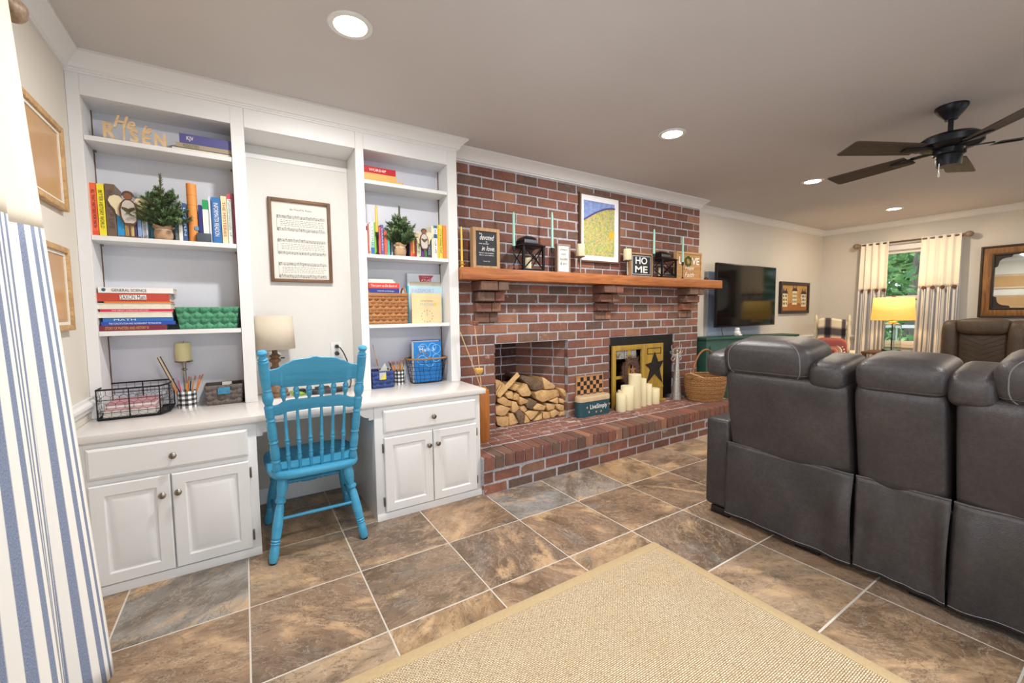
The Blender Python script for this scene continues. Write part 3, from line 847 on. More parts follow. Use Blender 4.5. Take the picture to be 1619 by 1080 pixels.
POST = [(0, .014), (.02, .020), (.05, .021), (.08, .0155), (.095, .0215), (.11, .0155), (.125, .0205), (.20, .021), (.245, .0155), (.26, .022), (.275, .0155), (.29, .0205), (.39, .0205), (.43, .0155), (.445, .0215), (.46, .0155), (.475, .020), (.52, .0205), (.555, .0215), (.57, .0155), (.585, .0185), (.61, .0235), (.65, .0235), (.68, .0165), (.69, .0205), (.70, .0175), (.71, .0195), (.80, .0215), (.90, .0215), (.91, .023), (.92, .018), (.93, .0225), (.94, .016), (.955, .014), (.965, .0195), (.98, .0225), (.995, .0165), (1, .006)]
pb = {'l': (Vector((.107, 2.347, .438)), Vector((.062, 2.215, 1.052))), 'r': (Vector((.459, 2.340, .438)), Vector((.506, 2.215, 1.052)))}
for k in 'lr': MB().turned(*pb[k], POST, 24).build('back_post', CH, chair, angle=24)
def backpt(u, z):
    # u 0..1 between posts at height z, bowed a little
    t_ = (z-.438)/(1.052-.438)
    a = pb['l'][0].lerp(pb['l'][1], t_); b = pb['r'][0].lerp(pb['r'][1], t_)
    p = a.lerp(b, u); p.y += -.012*(1-(2*u-1)**2)*0+.0; return p
def back_board(name, top, bot, th=.017):
    m = MB(); vs = []; n_ = 48
    for side in (-1, 1):
        for i in range(n_+1):
            u = .03+.94*i/n_
            for fn in (bot, top):
                p = backpt(u, fn(i/n_)); p.y += side*th/2 + .010*math.sin(PI*i/n_); vs.append(p)
    q = 2*(n_+1); fs = []
    for i in range(n_):
        a = 2*i
        fs += [(a, a+1, a+3, a+2), (q+a, q+a+2, q+a+3, q+a+1), (a+1, q+a+1, q+a+3, a+3), (a, a+2, q+a+2, q+a)]
    fs += [(0, q, q+1, 1), (2*n_, 2*n_+1, q+2*n_+1, q+2*n_)]
    return m.add(vs, fs).build(name, CH, chair, bevel=.003, seg=1, angle=40)
def lerp_pts(P_, u):
    for (a, x), (b, y) in zip(P_[:-1], P_[1:]):
        if a <= u <= b:
            t_ = (u-a)/(b-a); t_ = t_*t_*(3-2*t_); return x+(y-x)*t_
    return P_[-1][1]
CT_ = [(0, .957), (.08, .962), (.2, .985), (.28, 1.000), (.34, 1.003), (.44, 1.006), (.5, 1.012), (.56, 1.006), (.66, 1.003), (.72, 1.000), (.8, .985), (.92, .962), (1, .957)]
CB_ = [(0, .884), (.08, .882), (.16, .868), (.5, .866), (.84, .868), (.92, .882), (1, .884)]
back_board('crest_rail', lambda u: lerp_pts(CT_, u), lambda u: lerp_pts(CB_, u))
LT = [(0, .782), (.06, .785), (.14, .799), (.22, .804), (.5, .804), (.78, .804), (.86, .799), (.94, .785), (1, .782)]
LB = [(0, .733), (.08, .732), (.18, .744), (.5, .747), (.82, .744), (.92, .732), (1, .733)]
back_board('lower_rail', lambda u: lerp_pts(LT, u), lambda u: lerp_pts(LB, u))
for i in range(6):
    u = .16+.68*i/5
    a = Vector((.283+(i-2.5)*.050, 2.335, .438)); b = backpt(u, .752); b.y += .010*math.sin(PI*u)
    MB().turned(a, b, [(0, .0065), (.08, .0075), (.18, .0085), (.22, .0115), (.25, .0085), (.28, .0115), (.31, .0085), (.42, .0095), (.46, .0125), (.49, .0085), (.52, .0125), (.55, .0085), (.8, .0075), (1, .0065)], 12).build('spindle', CH, chair, angle=32)
    a = backpt(u, .80); b = backpt(u, .872); a.y += .010*math.sin(PI*u); b.y += .010*math.sin(PI*u)
    MB().turned(a, b, [(0, .007), (.15, .008), (.25, .0125), (.5, .0145), (.6, .0105), (.68, .0135), (.78, .0135), (.88, .009), (1, .0075)], 12).build('spindle', CH, chair, angle=32)
# ================================================================== RUG AND SOFA
rug = thing('area_rug', 'large natural jute rug with tan cloth border', 'rug', (.9, .3, 0))
RX0, RX1, RY0, RY1 = -.45, 1.752, -1.2, 1.405
bd = .048
B((RX0+bd, RY0+bd, .0005), (RX1-bd, RY1-bd, .010)).build('woven_field', M_jute, rug, smooth=False)
m = MB()
for lo, hi in (((RX0, RY0), (RX1, RY0+bd)), ((RX0, RY1-bd), (RX1, RY1)), ((RX0, RY0+bd), (RX0+bd, RY1-bd)), ((RX1-bd, RY0+bd), (RX1, RY1-bd))):
    m.box((lo[0], lo[1], .0005), (hi[0], hi[1], .0125))
m.build('cloth_border', M_binding, rug, bevel=.003)

sofa = thing('reclining_sofa', 'dark grey leather reclining sofa seen from behind', 'sofa', (2.8, .57, 0))
LE = M_leather
SX = 2.31
def soft(name, lo, hi, bev, parent=sofa, mat=LE, seg=4):
    return B(lo, hi).build(name, mat, parent, bevel=bev, seg=seg, angle=60)
B((SX+.06, -.27, .04), (3.15, 1.46, .40)).build('base', LE, sofa, bevel=.02)
for ya, yb_ in ((1.345, 1.495), (-.32, -.17)):
    soft('arm', (SX+.015, ya, .045), (3.22, yb_, .575), .025)
soft('seat_cushion', (2.62, .75, .36), (3.24, 1.34, .50), .05); soft('seat_cushion', (2.62, -.165, .36), (3.24, .44, .50), .05)
soft('console', (2.62, .445, .36), (3.20, .745, .56), .03)
for ya, yb_ in ((.76, 1.33), (-.155, .43)): soft('footrest', (3.20, ya, .10), (3.27, yb_, .40), .025)
for yy in (1.40, .94, .50, -.2):
    B((SX+.02, yy-.055, .0), (SX+.10, yy+.055, .045)).build('foot', M_black, sofa, bevel=.004)
    B((3.05, yy-.055, .0), (3.13, yy+.055, .045)).build('foot', M_black, sofa, bevel=.004)
# backs: shells that lean over toward the viewer
def back_shell(y0, y1, name='back_shell', gap=.006, top=.875):
    m = MB()
    def fn(u, v):
        # closed loop around the cross section (front to rear), v along y
        pass
    n_ = 14
    prof = [(SX+.005, .40), (SX-.01, .46), (SX-.045, .62), (SX-.075, .76), (SX-.092, .84), (SX-.088, top), (SX-.03, top+.03), (SX+.08, top+.035), (SX+.20, top+.0), (SX+.28, .78), (SX+.33, .60), (SX+.35, .44), (SX+.20, .38)]
    k = len(prof); vs = []; fs = []
    ys = [y0+gap, y0+gap+.012, y0+gap+.035] + [y0+(y1-y0)*t for t in (.2, .35, .5, .65, .8)] + [y1-gap-.035, y1-gap-.012, y1-gap]
    cx = SX+.12; cz = .66
    for y in ys:
        e = min(y-(y0+gap), (y1-gap)-y); sh = 1-.10*max(0, 1-e/.035)**2
        bulge = .010*math.sin(PI*(y-y0)/(y1-y0))
        for x, z in prof:
            vs.append((cx+(x-cx)*sh-(bulge if x < cx else -bulge), y, cz+(z-cz)*(1-(1-sh)*.5)))
    for j in range(len(ys)-1):
        for i in range(k): fs.append((j*k+i, j*k+(i+1) % k, (j+1)*k+(i+1) % k, (j+1)*k+i))
    fs.append(list(range(k))); fs.append([(len(ys)-1)*k+i for i in reversed(range(k))])
    return m.add(vs, fs).build(name, LE, sofa, angle=60, subsurf=1)
Y_A, Y_B, Y_C, Y_D = 1.335, .752, .440, -.16
back_shell(Y_B, Y_A); back_shell(Y_C, Y_B, top=.88); back_shell(Y_D, Y_C)
def pillow(y0, y1, x0, x1, z0, z1, name='headrest', e1=.55, e2=.38, lean=8):
    c = ((x0+x1)/2, (y0+y1)/2, (z0+z1)/2)
    o = MB().sq(c, (x1-x0, y1-y0, z1-z0), e1, e2, 36, 18, rot('Y', -lean)).build(name, LE, sofa, angle=80)
    return o
def seam(pts, r=.0035): return MB().tube(pts, r, 6)
def sqpt(c, size, e1, e2, u, v, lean):
    def pw(x, e): return math.copysign(abs(x)**e, x)
    return Vector(c) + rot('Y', -lean) @ Vector((size[0]/2*pw(math.cos(v), e1)*pw(math.cos(u), e2), size[1]/2*pw(math.cos(v), e1)*pw(math.sin(u), e2), size[2]/2*pw(math.sin(v), e1)))
M_thread = plain('#6f6b6a', .7)
def head_unit(h0, h1, bolsters, z0=.862, z1=1.066, name='headrest'):
    x0, x1 = SX-.118, SX+.16; e1, e2 = .62, .30
    h = pillow(h0, h1, x0, x1, z0, z1, name, e1, e2)
    c = ((x0+x1)/2, (h0+h1)/2, (z0+z1)/2); sz = (x1-x0, h1-h0, z1-z0)
    for s_ in ((-1, 1) if name == 'headrest' else ()):
        uu = PI - s_*math.radians(28)
        MB().tube([sqpt(c, sz, e1, e2, uu, math.radians(-35+k*8), 8) for k in range(14)], .0022, 5).build('piping', M_thread, h)
    for vv, r_ in ((-22, .0022), (-42, .0035)):
        MB().tube([sqpt(c, sz, e1, e2, math.radians(105+k*7.5), math.radians(vv), 8) for k in range(21)], r_, 5).build('piping', LE, h)
    for a, b in bolsters: pillow(a, b, SX-.112, SX+.19, .845, .992, 'bolster', .6, .45)
head_unit(.898, 1.335, ((.762, .925), (1.30, 1.438)))
head_unit(-.10, .345, ((.318, .462), (-.225, -.07)))
head_unit(Y_C+.005, Y_B-.012, (), .858, 1.020, 'console_headrest')
# loose skirt panels at the back
def skirt(y0, y1, seed, edge):
    def fn(u, v):
        y = y0+(y1-y0)*u; z = .035+.425*v
        x = SX-.010 - .010*math.sin(PI*v)
        x -= .028*math.exp(-((u-edge)/.10)**2)*(.45+.55*math.sin(PI*min(1, v*1.1)))
        x += .006*math.sin(9*u+seed)*math.sin(5*v+seed) + .004*math.sin(23*u+seed*2+4*v)*(1-v)
        z += -.006*math.exp(-((u-edge)/.16)**2)*(1-v) + .0015*math.sin(7*u+seed)
        return Vector((x, y, z))
    o = MB().grid(40, 20, fn).build('skirt_panel', LE, sofa, solid=.008, angle=80)
    for v in (.035,): 
        MB().tube([fn(k/30, v)+Vector((-.0045, 0, 0)) for k in range(31)], .0012, 4).build('stitching', plain('#8a888c', .7), o)
    MB().tube([fn(k/30, 1.0) for k in range(31)], .006, 6).build('hem', LE, o)
skirt(Y_B-.004, Y_A+.012, 1.0, .06); skirt(Y_C-.004, Y_B-.012, 2.3, .02); skirt(Y_D, Y_C-.012, 4.1, .92)

# ================================================================== CURTAINS
def curtain(name, label, axis_x, y0, y1, z0, zt, zb, toward, mstripe, folds, amp, flare0, flare1, nfold, group=None, buttons=0, near=False):
    t = thing(name, label, 'curtain', (axis_x, (y0+y1)/2, z0), 0, group)
    width = abs(y1-y0)*1.7
    def fn(u, v, a0, a1, zz0, zz1):
        z = zz0+(zz1-zz0)*v
        k = (zt-z)/(zt-z0)               # 0 at the rod, 1 at the hem
        yy0 = y0 + flare0*k; yy1 = y1 + flare1*k
        y = yy0+(yy1-yy0)*u
        a = amp*(.45+.75*k)
        x = axis_x + toward*(a*math.sin(folds*2*PI*u+.6+.5*k) + .3*a*math.sin(folds*4.3*PI*u+1.2) + .35*a)
        y += .35*a*math.cos(folds*2*PI*u+.6)
        if near: x += toward*.075*k*u**2
        return Vector((x, y, z))
    nu = 26*nfold
    up = MB().grid(nu, 14, lambda u, v: fn(u, v, 0, 1, zb, zt), lambda u, v: (u*width, v)).build('top_panel', M_creamcloth, t, angle=180, solid=.002)
    lo = MB().grid(nu, 24, lambda u, v: fn(u, v, 0, 1, z0, zb), lambda u, v: (u*width, v)).build('striped_panel', mstripe, t, angle=180, solid=.002)
    for k in range(buttons):
        u = (k+.5)/buttons; p = fn(u, 1, 0, 1, z0, zb)
        MB().turned(p+Vector((toward*.012, 0, 0)), p+Vector((toward*.03, 0, 0)), [(0, .018), (.4, .024), (1, .016)], 12).build('button', wood('button_wood_%d' % k, '#7b4a30', '#4b2c1e', 'Z') if k == 0 else bpy.data.materials['button_wood_0'], t)
    return t
curtain('curtain', 'cream and blue striped floor-length curtain on the near left wall', -.545, 1.05, 1.84, .02, 2.15, 1.478, 1, M_stripe, 3.05, .040, -.05, .0, 4, near=True)
curtain('curtain', 'cream curtain with grey striped lower half left of the far lamp', 7.75, 2.24, 2.56, .02, 2.16, 1.47, -1, M_stripe_far, 4, .026, -.0, .03, 3, 'far window curtains', 4)
curtain('curtain', 'cream curtain with grey striped lower half beside the mirror', 7.75, 1.52, 1.90, .02, 2.16, 1.48, -1, M_stripe_far, 5, .026, .0, .03, 3, 'far window curtains', 4)
M_rod = plain('#6b5442', .45, .3, var=.25)
M_finial = wood('finial_wood', '#a89078', '#6f5a48', 'Z', .5)
def rod(x, y0, y1, z, label, wallx):
    t = thing('curtain_rod', label, 'curtain rod', (x, (y0+y1)/2, z))
    MB().cyl((x, y0, z), (x, y1, z), .012, n=14).build('pole', M_rod, t)
    for a, b in ((y0, y0-.10), (y1, y1+.10)):
        MB().turned((x, a, z), (x, b, z), [(0, .014), (.08, .018), (.12, .013), (.22, .022), (.4, .034), (.6, .037), (.8, .03), (.95, .012), (1, .004)], 18).build('finial', M_finial, t)
    for yy in (y0+.02, y1-.02):
        B((min(x, wallx), yy-.007, z-.012), (max(x, wallx), yy+.007, z+.004)).build('bracket', M_rod, t, bevel=.001)
rod(7.755, 1.52, 2.57, 2.135, 'brown curtain rod with wooden finials over the far window', XR-.001)
rod(-.545, -.45, 1.865, 2.135, 'curtain rod with carved finial at the top of the near left wall', XL+.001)

# ================================================================== OUTDOORS beyond the far window
def leafm(name, a, b, c):
    t = NT(name); t.set(.6); n_ = t.noise(t.coord(), 2.2, 4, .7); t.col(t.ramp(n_.outputs[0], [(.3, a), (.5, b), (.7, c)])); 
    t.b.inputs['Transmission Weight'].default_value = 0; return t.m
ML = leafm('leaves', '#2f5a35', '#5f8f4a', '#b5d08a')
M_bark = wood('bark', '#8a8478', '#5b554c', 'Z', .9)
struct(B((8.0, -8, -.62), (26, 14, -.5)).build('ground_outside', plain('#6f8a4c', .9, var=.3, scale=2)), 'green lawn outside the far window', 'ground')
def tree(x, y, h, r, n_, label, seed, lean=0, tr_r=.14):
    q = random.Random(seed); t = thing('tree', label, 'tree', (x, y, -.5), 0, 'trees outside the far window')
    MB().tube([(x+lean*k/6, y+.06*math.sin(k), -.5+h*k/6) for k in range(7)], [tr_r*(1-.09*k) for k in range(7)], 10).build('trunk', M_bark, t)
    m_ = MB()
    for i in range(n_):
        a = q.uniform(0, 2*PI); rr = r*q.random()**.5; z = -.3+q.random()*(h+.5)
        c = Vector((x+rr*math.cos(a), y+rr*math.sin(a), z)); s_ = q.uniform(.08, .18)
        d1 = Vector((q.uniform(-1, 1), q.uniform(-1, 1), q.uniform(-.6, .6))).normalized(); d2 = d1.cross(Vector((q.uniform(-1, 1), q.uniform(-1, 1), q.uniform(-1, 1)))).normalized()
        m_.add([c-d1*s_, c+d2*s_*.45, c+d1*s_, c-d2*s_*.45], [(0, 1, 2, 3)])
    o = m_.build('foliage', ML, t, smooth=False); o['kind'] = 'stuff'
for i, a in enumerate(((11.9, 3.0, 5.5, 1.5, 1500, 'grey-trunked leafy tree standing nearest the far window', .5, .13), (15.2, 5.5, 5.5, 1.7, 2200, 'leafy green tree at the left of the garden', 0, .12), (15.2, 1.6, 5.5, 1.7, 2200, 'leafy green tree at the right of the garden', 0, .12))):
    tree(*a[:6], i+1, a[6], a[7])
m_ = MB(); q = random.Random(77)
for i in range(12000):
    c = Vector((q.uniform(17.6, 19.5), q.uniform(-6, 14), -.5+7.5*q.random())); s_ = q.uniform(.12, .26)
    d1 = Vector((q.uniform(-.5, .5), q.uniform(-1, 1), q.uniform(-.8, .8))).normalized(); d2 = d1.cross(Vector((q.uniform(-1, -.3), q.uniform(-.5, .5), q.uniform(-.5, .5)))).normalized()
    m_.add([c-d1*s_, c+d2*s_*.5, c+d1*s_, c-d2*s_*.5], [(0, 1, 2, 3)])
o = m_.build('woodland_edge', ML, smooth=False); o['kind'] = 'stuff'; tag(o, 'dense green woodland leaves far outside the window', 'foliage')
rl = thing('porch_railing', 'white porch railing outside the far window', 'railing', (9.3, 2.5, -.5))
MB().box((9.28, .5, .88), (9.34, 4.6, .93)).build('top_rail', M_trim, rl); MB().box((9.29, .5, .42), (9.33, 4.6, .46)).build('bottom_rail', M_trim, rl)
for k in range(9): B((9.285, .55+k*.49, -.5), (9.335, .61+k*.49, .88)).build('baluster', M_trim, rl)

# ================================================================== FAR END OF THE ROOM
tv = thing('television', 'large flat black television mounted on the wall right of the chimney', 'television', (5.4, 3.0, 1.0))
TX0, TX1, TZ0, TZ1, TY = 4.722, 6.075, 1.006, 1.770, 2.93
B((TX0, TY, TZ0), (TX1, TY+.035, TZ1)).build('casing', plain('#1a1a1e', .35, .3), tv, bevel=.004)
t_ = NT('tv_screen').set(.08, 0, .22).col('#07080c')
B((TX0+.012, TY-.002, TZ0+.016), (TX1-.012, TY, TZ1-.012)).build('screen', t_.m, tv, smooth=False)
B((5.2, TY+.035, 1.22), (5.6, YB-.009, 1.55)).build('wall_bracket', M_black, tv)
solo(MB().tube([(4.92, 2.98, 1.04), (4.92, 2.98, .96), (4.925, 2.975, .93), (4.93, 2.97, .903)], .004, 6), 'power_cord', M_black, 'thin black cord hanging under the television', 'cord', (4.92, 2.98, .903))
solo(B((4.80, YB-.008, .842), (6.03, YB-.001, 1.692)), 'blue_cast_patch', plain('#b4c3da', .6, var=.08, scale=3), 'pale blue panel on the wall behind the television', 'panel', (5.42, YB-.004, .842), bevel=.001)  # thin added sheet carrying a bluish light cast on the wall
M_green = plain('#2b5347', .5, var=.18, scale=9)
A_ = Vector((4.425, 2.86, 0)); dang = math.radians(-11)
dr = thing('dresser', 'dark green painted wooden dresser under the television', 'dresser', A_, dang)
DW, DD, DH = 1.50, .215, .90
B((-.02, -.02, DH-.028), (DW+.02, DD, DH)).build('top', M_green, dr, bevel=.004, world=False)
B((0, 0, .06), (DW, DD-.005, DH-.028)).build('body', M_green, dr, bevel=.002, world=False)
B((.02, .02, 0), (DW-.02, DD-.02, .06)).build('plinth', M_green, dr, world=False)
for k in range(3):
    x0 = .05+k*.47
    d_ = MB(); d_.box((x0, -.014, .12), (x0+.45, 0, .80)); dd = d_.build('door', M_green, dr, bevel=.003, world=False)
    MB().box((x0+.06, -.018, .18), (x0+.075, -.014, .74)).box((x0+.375, -.018, .18), (x0+.39, -.014, .74)).box((x0+.075, -.018, .18), (x0+.375, -.014, .195)).box((x0+.075, -.018, .725), (x0+.375, -.014, .74)).build('panel_moulding', M_green, dd, world=False)
    MB().turned((x0+.42, -.014, .5), (x0+.42, -.04, .5), [(0, .006), (.5, .006), (.7, .014), (1, .01)], 12).build('knob', M_iron, dd, world=False)
fg = thing('white_figurine', 'small round white figurine on the green dresser', 'figurine', (5.03, 2.85, .90))
MB().lathe([(0, .90), (.03, .90), (.042, .92), (.04, .945), (.025, .96), (.03, .975), (.022, .995), (0, 1.0)], (5.03, 2.85, 0), 20).build('body', M_white, fg)
MB().sq((5.0, 2.80, .914), (.05, .05, .028), .9, .9, 14, 8).build('paw', M_white, fg)

# framed print of three houses
fp = thing('framed_print', 'dark framed print of three pale houses on the far back wall', 'picture', (6.95, 3.085, 1.15))
FX0, FX1, FZ0, FZ1 = 6.515, 7.385, 1.148, 1.613
def frame_mesh(x0, x1, z0, z1, y0, y1, w):
    return MB().box((x0, y0, z0), (x0+w, y1, z1)).box((x1-w, y0, z0), (x1, y1, z1)).box((x0+w, y0, z0), (x1-w, y1, z0+w)).box((x0+w, y0, z1-w), (x1-w, y1, z1))
frame_mesh(FX0, FX1, FZ0, FZ1, 3.065, 3.099, .045).build('frame', plain('#33241f', .45, var=.2), fp, bevel=.004)
B((FX0+.03, 3.085, FZ0+.03), (FX1-.03, 3.098, FZ1-.03)).build('painted_sky', plain('#c99a5c', .7, var=.35, scale=6), fp)
MB().prism([(FX0+.045, FZ0+.045), (FX1-.045, FZ0+.045), (FX1-.045, FZ0+.12), ((FX0+FX1)/2+.1, FZ0+.16), ((FX0+FX1)/2-.1, FZ0+.16), (FX0+.045, FZ0+.12)], lambda u, v: (u, 3.0835, v), (0, .001, 0)).build('painted_field', plain('#b06f3c', .7, var=.3), fp)
M_house = plain('#ecdcb4', .7, var=.1); M_hroof = plain('#3a3230', .7)
for hx, hz, hw, hh in ((6.66, 1.25, .15, .19), (6.95, 1.28, .14, .20), (7.23, 1.25, .15, .19)):
    hs = MB().box((hx-hw/2, 3.0825, hz), (hx+hw/2, 3.0835, hz+hh)).build('painted_house', M_house, fp, smooth=False)
    MB().prism([(hx-hw/2-.02, hz+hh), (hx+hw/2+.02, hz+hh), (hx+hw/2-.02, hz+hh+.045), (hx-hw/2+.02, hz+hh+.045)], lambda u, v: (u, 3.082, v), (0, .001, 0)).box((hx-.05, 3.082, hz+hh+.045), (hx-.03, 3.083, hz+hh+.075)).box((hx+.03, 3.082, hz+hh+.045), (hx+.05, 3.083, hz+hh+.075)).build('painted_roof', M_hroof, hs, smooth=False)
    m = MB()
    for a in (-1, 0, 1):
        for b in range(3): m.box((hx+a*.045-.011, 3.082, hz+.03+b*.055), (hx+a*.045+.011, 3.0825, hz+.062+b*.055))
    m.build('painted_window', M_hroof, hs, smooth=False)

# mirror on the far wall
mr = thing('wall_mirror', 'rustic wood framed mirror with dark iron corners on the far wall', 'mirror', (7.83, .62, 1.085))
MY0, MY1, MZa, MZb = -.12, 1.362, 1.082, 1.958
def rframe(y0, y1, z0, z1, x0, x1, w):
    return MB().box((x0, y0, z0), (x1, y0+w, z1)).box((x0, y1-w, z0), (x1, y1, z1)).box((x0, y0+w, z0), (x1, y1-w, z0+w)).box((x0, y0+w, z1-w), (x1, y1-w, z1))
rframe(MY0, MY1, MZa, MZb, 7.80, XR-.001, .022).build('outer_edge', plain('#3b2a20', .6, var=.2), mr, bevel=.003)
M_rust = wood('rustic_wood', '#a5743f', '#6d4524', 'Z', .6, .8)
rframe(MY0+.022, MY1-.022, MZa+.022, MZb-.022, 7.812, XR-.001, .075).build('frame', M_rust, mr, bevel=.004)
M_mdark = plain('#30221b', .55, var=.2)
rframe(MY0+.097, MY1-.097, MZa+.097, MZb-.097, 7.806, XR-.001, .022).build('inner_edge', M_mdark, mr, bevel=.003)
B((7.832, MY0+.1, MZa+.1), (7.836, MY1-.1, MZb-.1)).build('glass', M_mirror, mr, smooth=False)
for sy, sz in ((0, 0), (0, 1), (1, 0), (1, 1)):
    yc = MY0+.115 if sy == 0 else MY1-.115; zc = MZa+.115 if sz == 0 else MZb-.115; a = 1 if sy == 0 else -1; b = 1 if sz == 0 else -1
    P_ = [(0, 0), (.15, 0), (.135, .03), (.10, .035)] + [(.10-.065*math.sin(k*PI/10), .035+.065*(1-math.cos(k*PI/10))) for k in range(1, 6)] + [(.03, .135), (0, .15)]
    MB().prism([(yc+a*u, zc+b*v) for u, v in P_], lambda u, v: (7.82, u, v), (.012, 0, 0)).build('corner_plate', M_mdark, mr)

# two framed tan pictures on the near left wall
for z0, z1, y1, lab in ((1.672, 2.030, 2.645, 'upper tan picture in a pale oak frame behind the near curtain'), (1.155, 1.508, 2.60, 'lower tan picture in a pale oak frame behind the near curtain')):
    f = thing('framed_picture', lab, 'picture', (XL, 2.2, z0), 0, 'framed pictures on the near wall')
    y0 = y1-.86
    def lf(w0, w, x0, x1): return rframe(y0+w0, y1-w0, z0+w0, z1-w0, x0, x1, w)
    lf(0, .024, XL+.001, XL+.026).build('frame', M_oakx, f, bevel=.002)
    lf(.024, .012, XL+.001, XL+.016).build('mat_border', M_paper, f)
    B((XL+.001, y0+.03, z0+.03), (XL+.012, y1-.03, z1-.03)).build('picture', plain('#c49a6c', .25, var=.12, scale=3), f, smooth=False)

# side table, lamp
tb = thing('side_table', 'small dark side table under the far lamp', 'side table', (7.30, 2.05, 0))
B((7.08, 1.80, .60), (7.52, 2.30, .63)).build('table_top', M_walnut, tb, bevel=.004)
for x in (7.11, 7.49):
    for y in (1.83, 2.27): B((x-.02, y-.02, 0), (x+.02, y+.02, .60)).build('leg', M_walnut, tb)
lp = thing('table_lamp', 'lit table lamp with yellow drum shade and clear glass base by the far window', 'lamp', (7.30, 2.04, .63))
LC = (7.30, 2.04, 0)
MB().lathe([(0, .63), (.10, .63), (.10, .655), (0, .656)], LC, 28).build('base', M_black, lp)
gl = NT('lamp_glass'); gl.b.inputs['Transmission Weight'].default_value = 1.0; gl.set(.03); gl.col('#eef4f2'); gl.b.inputs['IOR'].default_value = 1.3
MB().lathe([(.088, .656), (.092, .67), (.092, .98), (.080, 1.005), (.04, 1.018)], LC, 32, caps=False).build('glass_body', gl.m, lp, solid=.003)
MB().cyl((7.30, 2.04, .655), (7.30, 2.04, 1.09), .008, n=10).build('rod', M_black, lp)
MB().lathe([(.045, 1.015), (.045, 1.03), (0, 1.035)], LC, 20, caps=False).build('cap', M_gold, lp)
sh = NT('lampshade_lit'); sh.set(.8); sh.col('#f3d28a'); sh.b.inputs['Emission Color'].default_value = lin('#ffc24d'); sh.b.inputs['Emission Strength'].default_value = .42
MB().lathe([(.225, 1.053), (.205, 1.353)], LC, 40, caps=False).build('lamp_shade', sh.m, lp, solid=.003)
MB().lathe([(0, 1.355), (.02, 1.357), (.022, 1.372), (0, 1.385)], LC, 14).tube([(7.30-.2, 2.04, 1.35), (7.5, 2.04, 1.35)], .003, 5).tube([(7.3, 2.04, 1.09), (7.3, 2.04, 1.36)], .004, 5).build('finial', M_rod, lp)
d = bpy.data.lights.new('lamp_bulb', 'POINT'); d.energy = 5; d.color = (1, .72, .42); d.shadow_soft_size = .04
o = new_obj('lamp_bulb', d, lp); o.location = (0, 0, 1.18-.63)

# brown recliner pair against the far wall
rc = thing('brown_recliner', 'brown leather recliner loveseat with quilted backs under the mirror', 'recliner', (7.2, .95, 0))
BL_ = M_brownleather
def rs(name, lo, hi, bev, mat=BL_): return B(lo, hi).build(name, mat, rc, bevel=bev, seg=3, angle=60)
rs('base', (6.75, .02, .05), (7.66, 1.60, .42), .03)
for k, y0 in enumerate((.86, .12)):
    y1 = y0+.70
    rs('seat_cushion', (6.62, y0+.02, .36), (7.30, y1-.02, .52), .05)
    bk = rs('backrest', (7.22, y0+.15, .50), (7.50, y1-.15, .96), .03)
    m = MB()
    for j in range(7):
        zc = .55+j*.055
        m.tube([(7.217, y0+.17, zc+.09), (7.217, (y0+y1)/2, zc), (7.217, y1-.17, zc+.09)], .004, 5)
    m.build('quilted_stitching', BL_, bk)
    MB().sq((7.27, (y0+y1)/2, .985), (.24, .43, .20), .55, .35, 28, 14).build('headrest', BL_, rc, angle=80)
    for yy in (y0+.085, y1-.085): MB().sq((7.32, yy, .76), (.36, .15, .60), .45, .5, 24, 14).build('bolster', BL_, rc, angle=80)
for yy in (1.59, .02): rs('arm', (6.65, yy-.02, .05), (7.55, yy+.11, .62), .03)
for x in (6.8, 7.6):
    for y in (.1, 1.5): B((x-.03, y-.03, 0), (x+.03, y+.03, .05)).build('foot', M_black, rc)

# cream ladder-back rocking chair
M_creampaint = plain('#e9dcbc', .5, var=.12, scale=20)
RKX = 6.72
rk = thing('rocking_chair', 'cream painted rocking chair with turned posts in the far corner', 'rocking chair', (RKX, 2.52, 0), math.radians(-72))
# local: x right, y back, built facing -y (toward the room after rotation)
PST = [(0, .015), (.1, .022), (.2, .024), (.28, .015), (.3, .022), (.4, .026), (.48, .015), (.5, .022), (.62, .026), (.7, .015), (.72, .022), (.82, .025), (.9, .015), (.93, .022), (.97, .018), (1, .008)]
for s_ in (-1, 1):
    MB().turned((s_*.175, .18, .06), (s_*.185, .26, 1.13), PST, 16).build('back_post', M_creampaint, rk, world=False, angle=50)
    MB().turned((s_*.24, -.24, .06), (s_*.24, -.24, .62), PST, 14).build('front_post', M_creampaint, rk, world=False, angle=50)
    MB().tube([(s_*.21, -.36+.1*k, .02+.0016*(k-4)**2*2.2) for k in range(9)], .016, 8).build('rocker', M_creampaint, rk, world=False)
    B((s_*.235-.03, -.28, .62), (s_*.235+.03, .22, .645)).build('armrest', M_creampaint, rk, world=False, bevel=.008)
for z in (.60, .74, .88, 1.0): B((-.17, .205+(z-.5)*.06, z-.02), (.17, .22+(z-.5)*.06, z+.03)).build('back_slat', M_creampaint, rk, world=False, bevel=.004)
B((-.24, -.25, .40), (.24, .2, .43)).build('seat', M_creampaint, rk, world=False, bevel=.01)
def plaid():
    t = NT('plaid_throw'); t.set(.95, spec=.1); sep = t.n('ShaderNodeSeparateXYZ'); t.l(t.coord('UV'), sep.inputs[0])
    def band(o, c, w): return t.ramp(t.math('ABSOLUTE', t.math('SUBTRACT', o, c)), [(w*.5, 1), (w, 0)])
    a = t.mix(1.0, band(sep.outputs[0], .36, .16), band(sep.outputs[0], .92, .10), 'LIGHTEN'); b = band(sep.outputs[1], .66, .15)
    c = t.mix(a, '#ead9b8', '#5a5254'); t.col(t.mix(b, c, t.mix(a, '#5f5658', '#2a282c'))); return t.m
def thr(u, v): return Vector((-.155+.31*u, .165+.055*v+.008*math.sin(7*u)-.012, .55+.52*v+.012*math.sin(5*u)*v))
